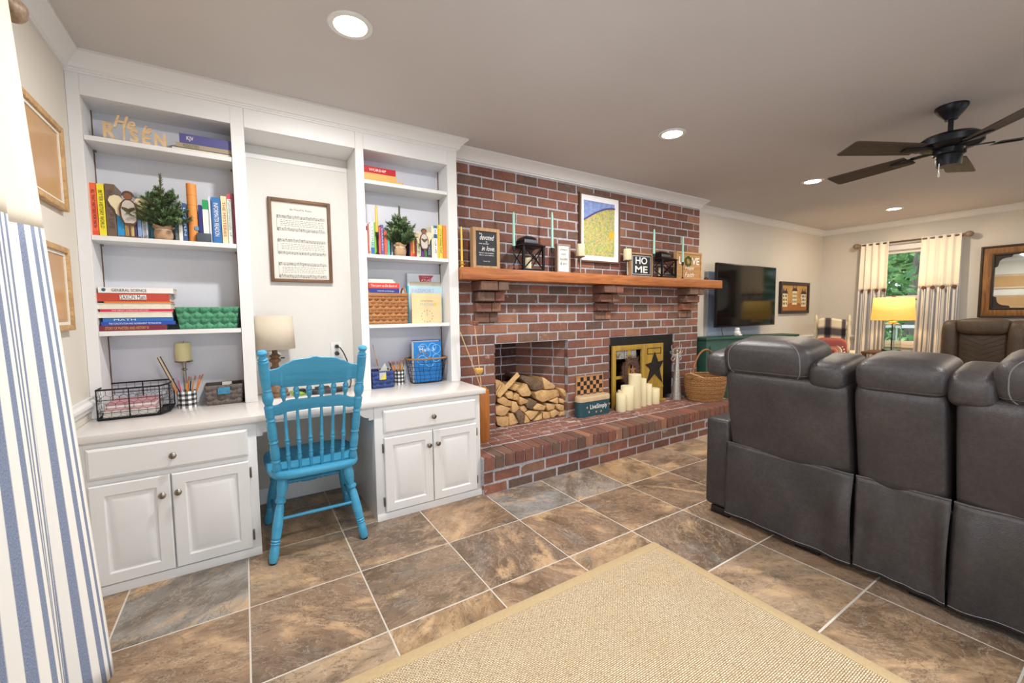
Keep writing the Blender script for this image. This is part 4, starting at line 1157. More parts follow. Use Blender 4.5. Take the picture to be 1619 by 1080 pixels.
th = thing('throw_blanket', 'black and cream plaid throw draped over the rocking chair back', 'blanket', (RKX, 2.52, 0), math.radians(-72))
MB().grid(20, 20, thr).build('front_drop', plaid(), th, world=False, solid=.012, angle=180)
MB().grid(12, 8, lambda u, v: Vector((-.155+.31*u, .215+.06*v, 1.075+.012*math.sin(5*u)-.25*v*(v > 0)))).build('rear_drop', bpy.data.materials['plaid_throw'], th, world=False, solid=.01, angle=180)
cu = thing('rainbow_pillow', 'rust red cushion with rainbow arch on the rocking chair', 'cushion', (RKX, 2.52, .43), math.radians(-72))
MB().sq((0, .06, .20), (.36, .12, .38), .5, .3, 30, 16, rot('X', 14)).build('cushion', cloth('rust_cloth', '#a3402f'), cu, world=False, angle=80)
for k, (r_, h_) in enumerate(((.095, '#f3e2cc'), (.072, '#d58a6a'), (.05, '#e0a184'), (.03, '#c9694e'))):
    pts = [(-r_+.03, -.022, .10), (-r_+.03, -.022, .20)] + [(.03-r_*math.cos(a*PI/10), -.022+.012*math.sin(a*PI/10), .20+r_*math.sin(a*PI/10)) for a in range(1, 10)] + [(r_+.03, -.022, .20), (r_+.03, -.022, .10)]
    MB().tube(pts, .011, 6).build('rainbow_band', cloth('arch_%d' % k, h_), cu, world=False)
m = MB()
for k in range(11):
    a = PI*k/10; m.sq((.03-.125*math.cos(a), -.02+.012*math.sin(a), .20+.125*math.sin(a)), (.022, .018, .022), .9, .9, 8, 6)
for k in range(4):
    for s_ in (-1, 1): m.sq((.03+s_*.125, -.022, .17-k*.03), (.022, .018, .022), .9, .9, 8, 6)
m.build('pompom_trim', bpy.data.materials['arch_0'], cu, world=False)
# ================================================================== BOOKS
G_BOOK = {}
def crop(r, w):
    k = (r[2]-r[0])/w
    return lambda u, v: (r[0]+u*k, r[1]+v*k)
def book_up(x0, x1, z0, z1, yf, dep, col, label, group, title=None, tcol=None, band=None, lean=0, th_pages='#e9e2d2', tw=None):
    w = x1-x0; g = .0006; x0 += g; x1 -= g; w = x1-x0
    t = thing('book', label, 'book', ((x0+x1)/2, yf+dep/2, z0), 0, group)
    c = min(.0022, w*.18)
    mc = plain(col, .45, var=.08, scale=25)
    m = MB().box((x0, yf, z0), (x1, yf+c, z1)).box((x0, yf+c, z0), (x0+c, yf+dep, z1)).box((x1-c, yf+c, z0), (x1, yf+dep, z1))
    m.build('cover', mc, t, smooth=False)
    B((x0+c, yf+c, z0+.002), (x1-c, yf+dep-.003, z1-.004)).build('page_block', M_pages, t, smooth=False)
    if band:
        for (b0, b1, bc) in band: B((x0+.0002, yf-.0006, z0+(z1-z0)*b0), (x1-.0002, yf, z0+(z1-z0)*b1)).build('spine_band', plain(bc, .45), t, smooth=False)
    if title:
        h = z1-z0; tcol = tcol or '#22222a'
        text(t, title, ((x0+x1)/2, yf-.0012, z0+h*.52), h*(tw or .72), w*.52, plain(tcol, .6), ROT_SPINE)
    return t
def book_flat(x0, x1, z0, z1, yf, dep, col, label, group, title=None, tcol='#f3f0ea', pages=False, tpos=.5, tw=.5, th=.5):
    t = thing('book', label, 'book', ((x0+x1)/2, yf+dep/2, z0), 0, group)
    c = min(.0025, (z1-z0)*.16); mc = plain(col, .45, var=.06, scale=25)
    z1 -= .0003
    m = MB().box((x0, yf, z0), (x1, yf+dep, z0+c)).box((x0, yf, z1-c), (x1, yf+dep, z1))
    if not pages: m.box((x0, yf, z0+c), (x1, yf+c, z1-c))
    else: m.box((x0, yf+dep-c, z0+c), (x1, yf+dep, z1-c))
    m.build('cover', mc, t, smooth=False)
    B((x0+.003, yf+(.003 if pages else c), z0+c), (x1-.003, yf+dep-.003, z1-c)).build('page_block', M_pages, t, smooth=False)
    if title: text(t, title, (x0+(x1-x0)*tpos, yf-.0012, (z0+z1)/2), (x1-x0)*tw, (z1-z0)*th, plain(tcol, .6))
    return t

YB2 = 2.862; DEP = .150
PINE_X = (at(258, 360, Y=2.868).x, at(633, 395, Y=2.868).x)
def book_place(a, b):
    # books standing behind a potted pine sit back against the case
    return (2.918, .098) if any(abs((a+b)/2-p) < .052+(b-a)/2 for p in PINE_X) else (YB2, DEP)
# --- left bookcase, second shelf
GL = 'books on the second shelf of the left bookcase'
c1 = crop((130, 260, 260, 390), 1080); c2 = crop((250, 270, 390, 400), 1163)
def lx_(c, u, v, Y=YB2): p = c(u, v); return at(p[0], p[1], Y=Y)
LB = [
 (c1, 108, 132, 905, 62, 160, '#b9c8a8', 'pale green thin book at the left end of the second shelf', None, None, [(.62, .8, '#3a4a78')]),
 (c1, 135, 226, 910, 95, 235, '#ef6a45', 'orange paperback next to the yellow one', 'ALL THAT MATTERS FOR MATH', '#2a1c1a', [(.0, .10, '#e0583a')]),
 (c1, 230, 328, 920, 195, 250, '#f3e338', 'bright yellow paperback next to the orange one', 'BETTER HISTORY WORLD', '#2a2a1a', None),
 (c1, 335, 466, 925, 305, 250, '#75604f', 'wide brown weathered book behind the left angel wing', 'BOOK OF LIFE', '#4e4250', None),
 (c1, 470, 562, 932, 465, 545, '#2f9bd8', 'light blue book right of the wide brown one', None, None, None),
 (c1, 566, 690, 935, 566, 600, '#dcbc7e', 'tan book behind the legs of the left angel figure', None, None, None),
 (c1, 694, 728, 940, 690, 640, '#4a3c66', 'dark purple slim book behind the left angel figure', None, None, None),
 (c1, 735, 788, 950, 735, 610, '#93b2e2', 'pale blue book left of the spiral notebook', None, None, None),
 (c1, 874, 940, 965, 870, 720, '#4fa9b8', 'teal book touching the burlap pot on the left shelf', None, None, None),
 (c2, 214, 276, 895, 214, 500, '#8fc3d6', 'sky blue book behind the right side of the burlap pot', None, None, [(.0, .3, '#d9ece8')]),
 (c2, 280, 332, 905, 280, 620, '#e8e0dc', 'white thin book with red edge right of the burlap pot', None, None, [(.0, 1, '#efe9e4')]),
 (c2, 336, 396, 912, 330, 425, '#3c5a8e', 'navy book left of the orange tube', 'LEARN', '#cfe0ea', None),
 (c2, 548, 600, 920, 545, 450, '#2b2f78', 'dark navy book right of the orange tube', None, None, None),
 (c2, 604, 684, 925, 580, 380, '#1f9a58', 'green and white book behind the slate block', None, None, [(.0, .78, '#e9efe9')]),
 (c2, 688, 716, 935, 670, 340, '#dfe0ea', 'white slim booklet left of the big blue book', None, None, None),
 (c2, 724, 845, 940, 708, 345, '#2f6fb2', 'big royal blue book with white lettering', 'INFORMATIX READON', '#f2f2ee', None),
 (c2, 850, 928, 945, 825, 330, '#e6d8ac', 'cream book with red lettering', 'THE MYSTERIES', '#b03038', None),
 (c2, 932, 992, 955, 912, 305, '#dfe6e0', 'white book with a red top band near the right stile', 'Fundamentals of', '#7a8a80', [(.9, 1, '#c9405a')]),
 (c2, 998, 1030, 958, 985, 300, '#a04060', 'maroon slim book at the right end of the second shelf', None, None, None)]
for c, u0, u1, vb, ut, vt, col, lab, ti, tc, bd_ in LB:
    a = lx_(c, u0, vb).x; b = lx_(c, u1, vb).x; zt = lx_(c, ut, vt).z
    book_up(a, min(b, -.0145), S2, zt, *book_place(a, b), col, lab, GL, ti, tc, bd_)
# spiral notebook
a = lx_(c1, 790, 955).x; b = lx_(c1, 868, 960).x; zt = lx_(c1, 800, 615).z
nb = thing('spiral_notebook', 'white and blue spiral notebook between books on the left shelf', 'notebook', ((a+b)/2, YB2+.07, S2))
B((a+.001, YB2+.006, S2), (b-.001, YB2+.14, zt)).build('pages', plain('#dfe8f2', .6, var=.12), nb, smooth=False)
for k in range(22):
    z = S2+.008+(zt-S2-.016)*k/21
    MB().tube([((a+b)/2+.006*math.cos(q*PI/4), YB2+.006+.006*math.sin(q*PI/4), z) for q in range(8)], .0009, 4, True).build('wire_ring', M_iron, nb)
# orange tube
a = lx_(c2, 397, 915).x; b = lx_(c2, 545, 918).x; zt = lx_(c2, 370, 160).z; r_ = (b-a)/2*.93
ot = thing('orange_tube', 'tall orange cardboard tube standing among the books', 'tube', ((a+b)/2, YB2+r_-.006, S2))
CO = ((a+b)/2, YB2+r_-.006, 0)
MB().lathe([(0, S2), (r_, S2), (r_, zt-.045), (r_*.985, zt-.043), (r_*.985, zt-.04), (r_, zt-.038), (r_, zt), (0, zt)], CO, 32).build('body', plain('#e8964a', .6, var=.12), ot)
for z in (zt-.062, zt-.115): MB().lathe([(r_+.0005, z), (r_+.0005, z+.0015)], CO, 32, caps=False).build('printed_line', plain('#a85a2a', .6), ot)
MB().turned((CO[0]+r_*.62, CO[1]-r_*.75, S2+.075), (CO[0]+r_*.72, CO[1]-r_*.9, S2+.075), [(0, .012), (1, .012)], 14).build('round_label', plain('#5a8fae', .5), ot)
# slate block
a = lx_(c2, 512, 930, 2.835).x; b = lx_(c2, 702, 935, 2.835).x; zt = lx_(c2, 512, 815, 2.835).z
solo(B((a, 2.831, S2), (b, 2.859, zt)), 'slate_block', plain('#4b5560', .7, var=.15), 'small dark slate grey block in front of the green book', 'block', ((a+b)/2, 2.845, S2), bevel=.002)

# --- left bookcase, top shelf: cut wooden words and three flat books
c3 = crop((150, 170, 280, 240), 1619)
M_ply = wood('plywood', '#e6c79a', '#cda874', 'X', .6)
YS = 2.87
ws = thing('word_sign', 'cut plywood sign reading He is RISEN on the top shelf', 'sign', (-.42, YS, S1))
sc = .0
letters = [('R', 150, 440, 300), ('I', 520, 640, 420), ('S', 675, 880, 460), ('E', 915, 1110, 520), ('N', 1150, 1420, 590)]
for ch_, u0, u1, vt in letters:
    a = lx_(c3, u0, 600, YS).x; b = lx_(c3, u1, 600, YS).x; h = .082 if ch_ == 'R' else .068
    text(ws, ch_, ((a+b)/2, YS, S1+.008+h/2), (b-a)*(.36 if ch_ == 'I' else .86), h, M_ply, depth=.006, bold=.035, name='letter')
    if ch_ in 'RIEN':
        for xx in ([a+.012, b-.012] if ch_ in 'RN' else [(a+b)/2] if ch_ == 'I' else [a+.012]):
            B((xx-.012, YS-.003, S1+.0005), (xx+.012, YS+.003, S1+.010)).build('serif', M_ply, ws)
p = lx_(c3, 580, 300, YS); text(ws, 'He', (p.x, YS-.001, p.z), .085, .062, M_ply, depth=.006, shear=.35, bold=.025, name='letter')
p = lx_(c3, 1030, 440, YS); text(ws, 'is', (p.x, YS-.001, p.z), .042, .036, M_ply, depth=.006, shear=.35, bold=.025, name='letter')
q0 = lx_(c3, 150, 560, YS).x; q1 = lx_(c3, 1420, 760, YS).x
B((q0, YS-.004, S1), (q1, YS+.010, S1+.004)).build('base_strip', M_ply, ws)
c4 = crop((120, 140, 400, 390), 1210)
GT = 'flat books on the top shelf of the left bookcase'
def flat_from(c, u0, u1, z0, z1, yf, dep, *a, **k):
    xa = lx_(c, u0[0], u0[1], yf).x; xb = lx_(c, u1[0], u1[1], yf).x
    return book_flat(xa, min(xb, -.0145), z0, z1, yf, dep, *a, **k)
yf = 2.85
flat_from(c4, (650, 385), (1065, 450), S1, S1+.020, yf, .16, '#3f3258', 'thin dark purple book at the bottom of the top-shelf stack', GT, pages=True)
flat_from(c4, (680, 350), (1065, 410), S1+.020, S1+.044, yf+.004, .155, '#a79a82', 'taupe book titled ROOTED in the middle of the top-shelf stack', GT, 'ROOTED', '#4c5a3a', tpos=.27, tw=.28, th=.6)
flat_from(c4, (705, 320), (1065, 370), S1+.044, S1+.092, yf+.002, .155, '#56548e', 'thick indigo book lying on top of the top-shelf stack', GT, 'KJV', '#f2f0ea', tpos=.2, tw=.13, th=.55)

# --- left bookcase, third shelf: flat stack and green basket
c5 = crop((140, 440, 390, 540), 1619)
GS = 'school books stacked flat on the third shelf of the left bookcase'
yf = 2.845
ST_ = [((90, 530), (800, 520), 540, 482, '#7d2b3c', 'maroon school book at the bottom of the flat stack', 'STORY OF MASTERS AND HISTORY III', '#d8b070', False, .42, .62),
       ((130, 475), (890, 455), 482, 446, '#2b4fae', 'royal blue workbook second from the bottom of the flat stack', 'THE CONSTITUTION AND GOVERNMENT TESTING BOOK', '#eaf0fa', False, .45, .7),
       ((145, 440), (870, 420), 446, 404, '#2f6fb8', 'mid blue workbook third from the bottom of the flat stack', 'MATH', '#d8ecf6', False, .3, .3),
       ((75, 400), (865, 380), 404, 344, '#e9e8e4', 'thick white book in the middle of the flat stack', None, None, True, 0, 0),
       ((115, 340), (870, 330), 344, 316, '#cf3850', 'bright red slim book in the middle of the flat stack', 'THE GREAT AMERICAN HISTORY', '#f6dada', False, .4, .5),
       ((70, 305), (850, 300), 316, 254, '#e4ddd6', 'thick off-white book with taupe spine corner in the flat stack', None, None, True, 0, 0),
       ((160, 250), (840, 240), 254, 238, '#e58a3c', 'thin orange booklet under the red math book', None, None, False, 0, 0),
       ((80, 235), (830, 225), 238, 152, '#c04a3c', 'thick red math textbook near the top of the flat stack', 'SAXON Math', '#17171a', False, .49, .34),
       ((100, 150), (868, 145), 152, 95, '#efeeea', 'white science textbook on top of the flat stack', 'GENERAL SCIENCE', '#2a3040', False, .4, .46)]
zprev = S3; z_top = lx_(c5, 400, 95, yf).z
zs0 = lx_(c5, 400, 540, yf).z
for (a_, b_, v0, v1, col, lab, ti, tc, pg, tp, tw_) in ST_:
    xa = lx_(c5, *a_, yf).x; xb = lx_(c5, *b_, yf).x
    hh = (z_top-S3)*(v0-v1)/(540-95)
    bk_ = book_flat(xa, xb, zprev, zprev+hh, yf+random.uniform(-.003, .003), .165, col, lab, GS, ti, tc or '#ffffff', pg, tp, tw_ or .5, .5)
    if ti == 'SAXON Math':
        xx = xa+(xb-xa)*.49; B((xx-(xb-xa)*.18, yf-.0042, zprev+hh*.24), (xx+(xb-xa)*.18, yf+.001, zprev+hh*.78)).build('title_panel', M_whiteink, bk_, smooth=False)
        TEXTS[-1] = TEXTS[-1][:2]+(Vector((xx, yf-.005, zprev+hh*.52)),)+TEXTS[-1][3:]
    if ti == 'GENERAL SCIENCE':
        MB().turned((xa+.02, yf-.0035, zprev+hh*.55), (xa+.02, yf, zprev+hh*.55), [(0, .008), (1, .008)], 16).build('round_emblem', plain('#2a5f86', .4), bk_)
    zprev += hh

def woven_bin(name, label, cat, x0, x1, y0, y1, z0, z1, taper, mats, nx, nz, hole=None, ny=4):
    """tapered bin of woven strips; each strip on the front is its own part"""
    t = thing(name, label, cat, ((x0+x1)/2, (y0+y1)/2, z0))
    cx, cy = (x0+x1)/2, (y0+y1)/2
    def k(z): return 1-taper*(1-(z-z0)/(z1-z0))
    def P(fx, fy, z): return Vector((cx+(x1-x0)/2*fx*k(z), cy+(y1-y0)/2*fy*k(z), z))
    m = MB(); th = .96
    ri = [P(-th, -th, z0+.003), P(th, -th, z0+.003), P(th, th, z0+.003), P(-th, th, z0+.003), P(-th, -th, z1), P(th, -th, z1), P(th, th, z1), P(-th, th, z1)]
    ro = [P(-.985, -.985, z0), P(.985, -.985, z0), P(.985, .985, z0), P(-.985, .985, z0), P(-.985, -.985, z1), P(.985, -.985, z1), P(.985, .985, z1), P(-.985, .985, z1)]
    fs = [(0,1,2,3), (0,4,5,1), (1,5,6,2), (2,6,7,3), (3,7,4,0), (11,10,9,8), (9,13,12,8), (10,14,13,9), (11,15,14,10), (8,12,15,11), (4,12,13,5), (5,13,14,6), (6,14,15,7), (7,15,12,4)]
    m.add(ri+ro, fs); m.build('liner', mats[0], t, smooth=False)
    H = (z1-z0)/nz; W = 2.0/nx; WY = 2.0/ny; bump = .0035
    # horizontal strips run round, passing over and under
    for j in range(nz):
        for side in (0, 1):
            nn = nx if side == 0 else ny; m = MB(); vs = []; fs = []
            N = nn*4
            for i in range(N+1):
                f = -1+2*i/N; cell = min(nn-1, int(i/4)); ph = math.sin((i/4)*PI + (0 if j % 2 else PI))
                o_ = bump*.5*(1+ph)+.001
                for z in (z0+j*H+.001, z0+(j+1)*H-.001):
                    q = P(f, -1, z) if side == 0 else P(1, f, z)
                    q = q+(Vector((0, -o_, 0)) if side == 0 else Vector((o_, 0, 0))); vs.append(q)
            for i in range(N): fs.append((2*i, 2*i+2, 2*i+3, 2*i+1))
            m.add(vs, fs).build('strip', mats[1+(j % 2)], t, solid=.0012, angle=80)
    for i in range(nx):
        vs = []; fs = []; N = nz*4
        f0 = -1+W*i+.06*W; f1 = -1+W*(i+1)-.06*W
        for jj in range(N+1):
            z = z0+(z1-z0)*jj/N; ph = math.sin((jj/4)*PI + (PI if i % 2 else 0)) * -1
            ph2 = math.sin((jj/4)*PI+ (0 if i % 2 else PI))
            o_ = bump*.5*(1+ph2)+.0008
            for f in (f0, f1): vs.append(P(f, -1, z)+Vector((0, -o_, 0)))
        for jj in range(N): fs.append((2*jj, 2*jj+1, 2*jj+3, 2*jj+2))
        MB().add(vs, fs).build('strip', mats[2-(i % 2)], t, solid=.0012, angle=80)
    rim = [P(-1, -1, z1), P(1, -1, z1), P(1, 1, z1), P(-1, 1, z1)]
    MB().tube(rim, .0035, 6, True).build('rim', mats[1], t)
    if hole:
        B((cx+hole[0], y0-.010+taper*.0, hole[2]), (cx+hole[1], y0+.014, hole[3])).build('handle_hole', hole[4], t)
    return t
mg = [plain('#2f5f48', .7), plain('#4f9a74', .55, var=.15, scale=40), plain('#3f8564', .55, var=.15, scale=40)]
xa = lx_(c5, 885, 305, 2.85).x; xb = -.020; zt = lx_(c5, 1200, 300, 2.85).z
woven_bin('woven_basket', 'green woven strap basket on the third shelf of the left bookcase', 'basket', xa, xb, 2.842, 3.005, S3, zt, .11, mg, 11, 4)

# --- counter, left
c6 = crop((140, 550, 400, 670), 1619)
wbk = thing('wire_basket', 'black chicken-wire tray basket holding papers on the left counter', 'basket', (-.47, 2.86, CT1))
x0b, x1b, y0b, y1b = -.608, -.345, 2.735, 2.985
zt = lx_(c6, 430, 395, y0b).z
OUT = [(x0b, y0b), (x1b-.03, y0b), (x1b, y0b+.07), (x1b, y1b), (x0b, y1b)]
def wire_loop(z, r_): return MB().tube([(x, y, z) for x, y in OUT], r_, 6, True)
MB().prism(OUT, lambda u, v: (u, v, CT1+.001), (0, 0, .006)).build('tray_base', M_iron, wbk)
wire_loop(CT1+.008, .005).build('bottom_rail', M_iron, wbk); wire_loop(zt, .0045).build('top_rail', M_iron, wbk)
wire_loop(CT1+.036, .0018).build('wire', M_iron, wbk); wire_loop(CT1+(zt-CT1)*.66, .0018).build('wire', M_iron, wbk)
for x, y in OUT+[((x0b+x1b-.03)/2, y0b), ((x0b+x1b)/2, y1b)]: MB().cyl((x, y, CT1+.004), (x, y, zt), .0028, n=6).build('upright', M_iron, wbk)
# hexagonal chicken wire on the sides
def hexwire(pa, pb_, n_, rows):
    m = MB(); pa = Vector(pa); pb_ = Vector(pb_); H = (zt-CT1-.012)/rows; W = 1/n_
    for r0 in range(rows+1):
        pts = []
        for i in range(n_*2+1):
            u = i/(2*n_); z = CT1+.010+H*r0 + (H*.30 if (i+r0) % 2 else -.0)
            z = min(max(z, CT1+.008), zt)
            pts.append(pa.lerp(pb_, u)+Vector((0, 0, z)))
        m.tube(pts, .0008, 4)
    for r0 in range(rows):
        for i in range(n_*2+1):
            if (i+r0) % 2:
                u = i/(2*n_); a = CT1+.010+H*r0+H*.30; b = CT1+.010+H*(r0+1); b = min(b, zt)
                m.tube([pa.lerp(pb_, u)+Vector((0, 0, a)), pa.lerp(pb_, u)+Vector((0, 0, b))], .0008, 4)
    return m
mm = MB()
for a, b in zip(OUT, OUT[1:]+OUT[:1]):
    L = math.hypot(a[0]-b[0], a[1]-b[1]); h_ = hexwire((*a, 0), (*b, 0), max(2, int(L/.032)), 4)
    mm.add(h_.v, h_.f)
o = mm.build('chicken_wire', M_iron, wbk); o['kind'] = 'stuff'
GP = 'papers in the chicken-wire basket'
zz = CT1+.008
for k, (h, col, lab) in enumerate(((.018, '#e8e2dc', 'bottom cream paper stack inside the chicken-wire basket'), (.016, '#efe6e2', 'second paper stack inside the chicken-wire basket'), (.014, '#d7a9ad', 'dusty pink folder inside the chicken-wire basket'), (.012, '#efe4e0', 'fourth paper stack inside the chicken-wire basket'), (.006, '#c48f98', 'rose coloured folder on top inside the chicken-wire basket'))):
    solo(B((x0b+.016+.003*k, y0b+.012, zz), (x1b-.05, y1b-.02, zz+h-.001)), 'paper_stack', plain(col, .8, var=.12, scale=50), lab, 'papers', ((x0b+x1b)/2, 2.86, zz), GP, bevel=.001, seg=1); zz += h

def pencil(p, q, col, label, group, kind=0):
    p = Vector(p); q = Vector(q)
    t = thing('pencil', label, 'pencil', p, 0, group)
    MB().turned(p, p.lerp(q, .86), [(0, .0015), (.1, .0036), (1, .0036)], 6).build('shaft', plain(col, .5), t)
    MB().turned(p.lerp(q, .86), p.lerp(q, .94), [(0, .0038), (1, .0038)], 8).build('ferrule', M_nickel, t)
    MB().turned(p.lerp(q, .94), q, [(0, .0036), (.8, .0036), (1, .0025)], 8).build('eraser', plain('#b5524e' if kind == 0 else '#e05a8a', .7), t)
def gingham_cup(c, r, h, label):
    t = thing('pencil_cup', label, 'cup', c)
    MB().lathe([(0, 0), (r, 0), (r, h), (r-.003, h), (r-.003, .004), (0, .004)], c, 32, caps=False).build('cup', M_gingham, t)
    return t
CC = (-.279, 2.885, CT1); gingham_cup(CC, .042, .092, 'black and white gingham pencil cup on the left counter')
GPC = 'pencils in the gingham cup on the left counter'
PL = [((.012, .01), (.075, .01, .175), '#e08a3a', 'yellow pencil leaning right in the left gingham cup'), ((.02, -.005), (.062, .0, .172), '#d9822f', 'amber pencil leaning right at the rim of the left gingham cup'), ((.0, .015), (.04, .02, .168), '#e39a45', 'pale orange pencil upright in the left gingham cup'), ((.005, -.01), (.022, .0, .165), '#24262a', 'black pencil in the left gingham cup'),
      ((-.005, .012), (.010, .03, .165), '#dd8434', 'orange pencil at the back of the left gingham cup'), ((-.012, -.012), (-.034, -.01, .158), '#d8467e', 'pink pencil in the left gingham cup'), ((-.02, .0), (-.066, .0, .15), '#e08636', 'orange pencil leaning left in the left gingham cup'), ((.0, -.02), (.003, -.012, .155), '#e28f3c', 'short orange pencil at the front of the left gingham cup')]
for (a, b), (x, y, z), col, lab in PL:
    pencil((CC[0]+a, CC[1]+b, CC[2]+.006), (CC[0]+x, CC[1]+y, CC[2]+z), col, lab, GPC, 1 if 'pink' in lab else 0)
rp0 = Vector((CC[0]-.012, CC[1]+.015, CC[2]+.008)); rp1 = lx_(c6, 690, 90, 2.89)
rl_ = thing('wooden_ruler', 'dark edged wooden ruler leaning in the left gingham cup', 'ruler', rp0)
dv = (rp1-rp0); side = dv.cross(Vector((0, 1, 0))).normalized()*.008; th_ = Vector((0, .0025, 0))
MB().add([rp0-side, rp0+side, rp1+side, rp1-side, rp0-side+th_, rp0+side+th_, rp1+side+th_, rp1-side+th_], [(0,1,2,3), (7,6,5,4), (0,4,5,1), (1,5,6,2), (2,6,7,3), (3,7,4,0)]).build('body', plain('#cbb592', .5), rl_, smooth=False)
for s_ in (-.85, .85): MB().tube([rp0+side*s_-th_*.3, rp1+side*s_-th_*.3], .0022, 5).build('edge', M_dark, rl_)
# candlestick with cream pillar
CB = (-.292, 2.968, CT1)
cs = thing('candlestick', 'brushed metal candlestick behind the left gingham cup', 'candle holder', CB)
zc = lx_(c6, 945, 128, 2.968).z
MB().lathe([(0, CT1), (.045, CT1), (.045, CT1+.006), (.02, CT1+.014), (.008, CT1+.03), (.007, zc-.055), (.016, zc-.05), (.008, zc-.04), (.010, zc-.012), (.04, zc-.006), (.043, zc), (0, zc)], (CB[0], CB[1], 0), 24).build('stem', M_nickel, cs)
zc2 = at(290, 542, Y=2.968).z
def pillar_candle(c, r, z0, z1, label, group=None, mat=None, wick=True):
    t = thing('pillar_candle', label, 'candle', (c[0], c[1], z0), 0, group)
    MB().lathe([(0, z0), (r*.97, z0), (r, z0+.003), (r, z1-.004), (r*.95, z1), (r*.8, z1-.002), (0, z1-.003)], (c[0], c[1], 0), 28).build('wax', mat or M_cream, t)
    if wick: MB().cyl((c[0], c[1], z1-.004), (c[0]+.002, c[1], z1+.010), .001, n=5).build('wick', M_dark, t)
pillar_candle((CB[0], CB[1]), .037, zc+.0005, zc2, 'cream pillar candle on the metal candlestick of the left counter', None, plain('#ddd3a2', .5))
mb_ = [plain('#4d4542', .8), plain('#6f6460', .7, var=.15, scale=40), plain('#665b57', .7, var=.15, scale=40)]
woven_bin('woven_box', 'brown woven strap box with a handle hole on the left counter', 'storage box', -.200, -.022, 2.848, 3.005, CT1, CT1+.108, .10, mb_, 6, 4, (-.028, .028, CT1+.062, CT1+.098, plain('#3f8fb8', .5, var=.4, scale=60)))
tg = thing('cable_bundle', 'bundle of black cables inside the brown woven box', 'cables', (-.11, 2.93, CT1+.07))
m = MB(); q = random.Random(4)
for k in range(5): m.tube([(-.11+.045*math.cos(a*.7+k)+q.uniform(-.01, .01), 2.93+.035*math.sin(a*.7+k*2), CT1+.085+.02*math.sin(a+k)) for a in range(10)], .004, 5)
m.build('cable', M_dark, tg)
B((-.12, 2.92, CT1+.10), (-.075, 2.93, CT1+.118)).build('plug', M_paper, tg)

# ================================================================== PINES AND ANGELS
def needle_mat():
    t = NT('pine_needles'); t.set(.7); n_ = t.noise(t.coord(), 22, 4, .7); t.col(t.ramp(n_.outputs[0], [(.3, '#3f6248'), (.55, '#5f8453'), (.75, '#a8aa66')])); return t.m
M_needle = needle_mat()
def pine(x, y, z0, rpot, hpot, htree, wtree, label, seed):
    q = random.Random(seed)
    t = thing('potted_pine', label, 'plant', (x, y, z0))
    pr = [(rpot*.88, 0), (rpot*1.0, hpot*.3), (rpot*1.02, hpot*.6), (rpot*.86, hpot*.82), (rpot*.80, hpot*.9), (rpot*1.02, hpot*1.05), (rpot*1.18, hpot*1.18), (rpot*.9, hpot*1.02), (0, hpot*.95)]
    m = MB(); N = 30; vs = []; fs = []
    for j, (r_, z) in enumerate(pr):
        for i in range(N):
            a = 2*PI*i/N; w = 1+ (.07*math.sin(5*a+j)+.05*math.sin(9*a+2*j))*(.35 if j < 3 else 1.3)
            vs.append((x+r_*w*math.cos(a), y+r_*w*math.sin(a), z0+max(0, z+(.10*hpot*math.sin(3*a+seed) if 5 <= j <= 6 else 0))))
    for j in range(len(pr)-1):
        for i in range(N): fs.append((j*N+i, j*N+(i+1) % N, (j+1)*N+(i+1) % N, (j+1)*N+i))
    fs.append(list(reversed(range(N)))); m.add(vs, fs).build('burlap_wrap', M_burlap, t, angle=180)
    MB().tube([(x+rpot*.86*math.cos(a*PI/10), y+rpot*.86*math.sin(a*PI/10), z0+hpot*.85) for a in range(20)], .003, 5, True).build('twine', M_pages, t)
    zb = z0+hpot; tw = MB(); nd = MB()
    tw.tube([(x, y, zb-.01), (x, y, zb+htree)], .004, 6)
    def spray(p, d, L):
        n_ = int(L/.0013)
        tw.tube([p, p+d*L], .0022, 4)
        for k in range(n_):
            c = p+d*(L*k/n_); a = q.uniform(0, 2*PI); u = d.orthogonal().normalized(); w = d.cross(u)
            nv = (u*math.cos(a)+w*math.sin(a))*.8+d*.75; nv.normalize(); l_ = .020*(1-.3*k/n_)
            s_ = d.cross(nv).normalized()*.0019; e = c+nv*l_
            nd.add([c-s_, c+s_, e+s_*.6, e-s_*.6], [(0, 1, 2, 3)])
    for lev_ in range(7):
        f = lev_/7; n_ = 9-lev_
        for k in range(n_):
            a = 2*PI*(k+.5*(lev_ % 2)+q.uniform(-.15, .15))/n_
            d = Vector((math.cos(a), math.sin(a)*.72, .45+.9*f+q.uniform(-.2, .2))).normalized()
            L = wtree*.56*(1-.60*f)*q.uniform(.8, 1.15)
            p = Vector((x, y, zb+.004+htree*.62*f)); spray(p, d, L)
            for s_ in (-1, 1):
                d2 = (d+Vector((-d.y, d.x, .25))*s_*.75).normalized(); spray(p+d*L*.45, d2, L*.45)
    spray(Vector((x, y, zb+htree*.5)), Vector((.02, 0, 1)).normalized(), htree*.5)
    tw.build('twig', M_walnut, t); o = nd.build('needles', M_needle, t, smooth=False); o['kind'] = 'stuff'
pA = at(258, 360, Y=2.868)
pine(pA.x, 2.871, S2, .039, .062, .275, .27, 'little pine tree in burlap wrapped pot on the left bookcase', 3)
pB = at(633, 395, Y=2.868)
pine(pB.x, 2.871, T2, .039, .070, .265, .28, 'little pine tree in burlap wrapped pot on the right bookcase', 8)
M_figwood = plain('#6b4532', .6, var=.2, scale=30); M_wing = plain('#e6d6b4', .7, var=.12); M_dress = plain('#c9c0b8', .8, var=.12, scale=40)
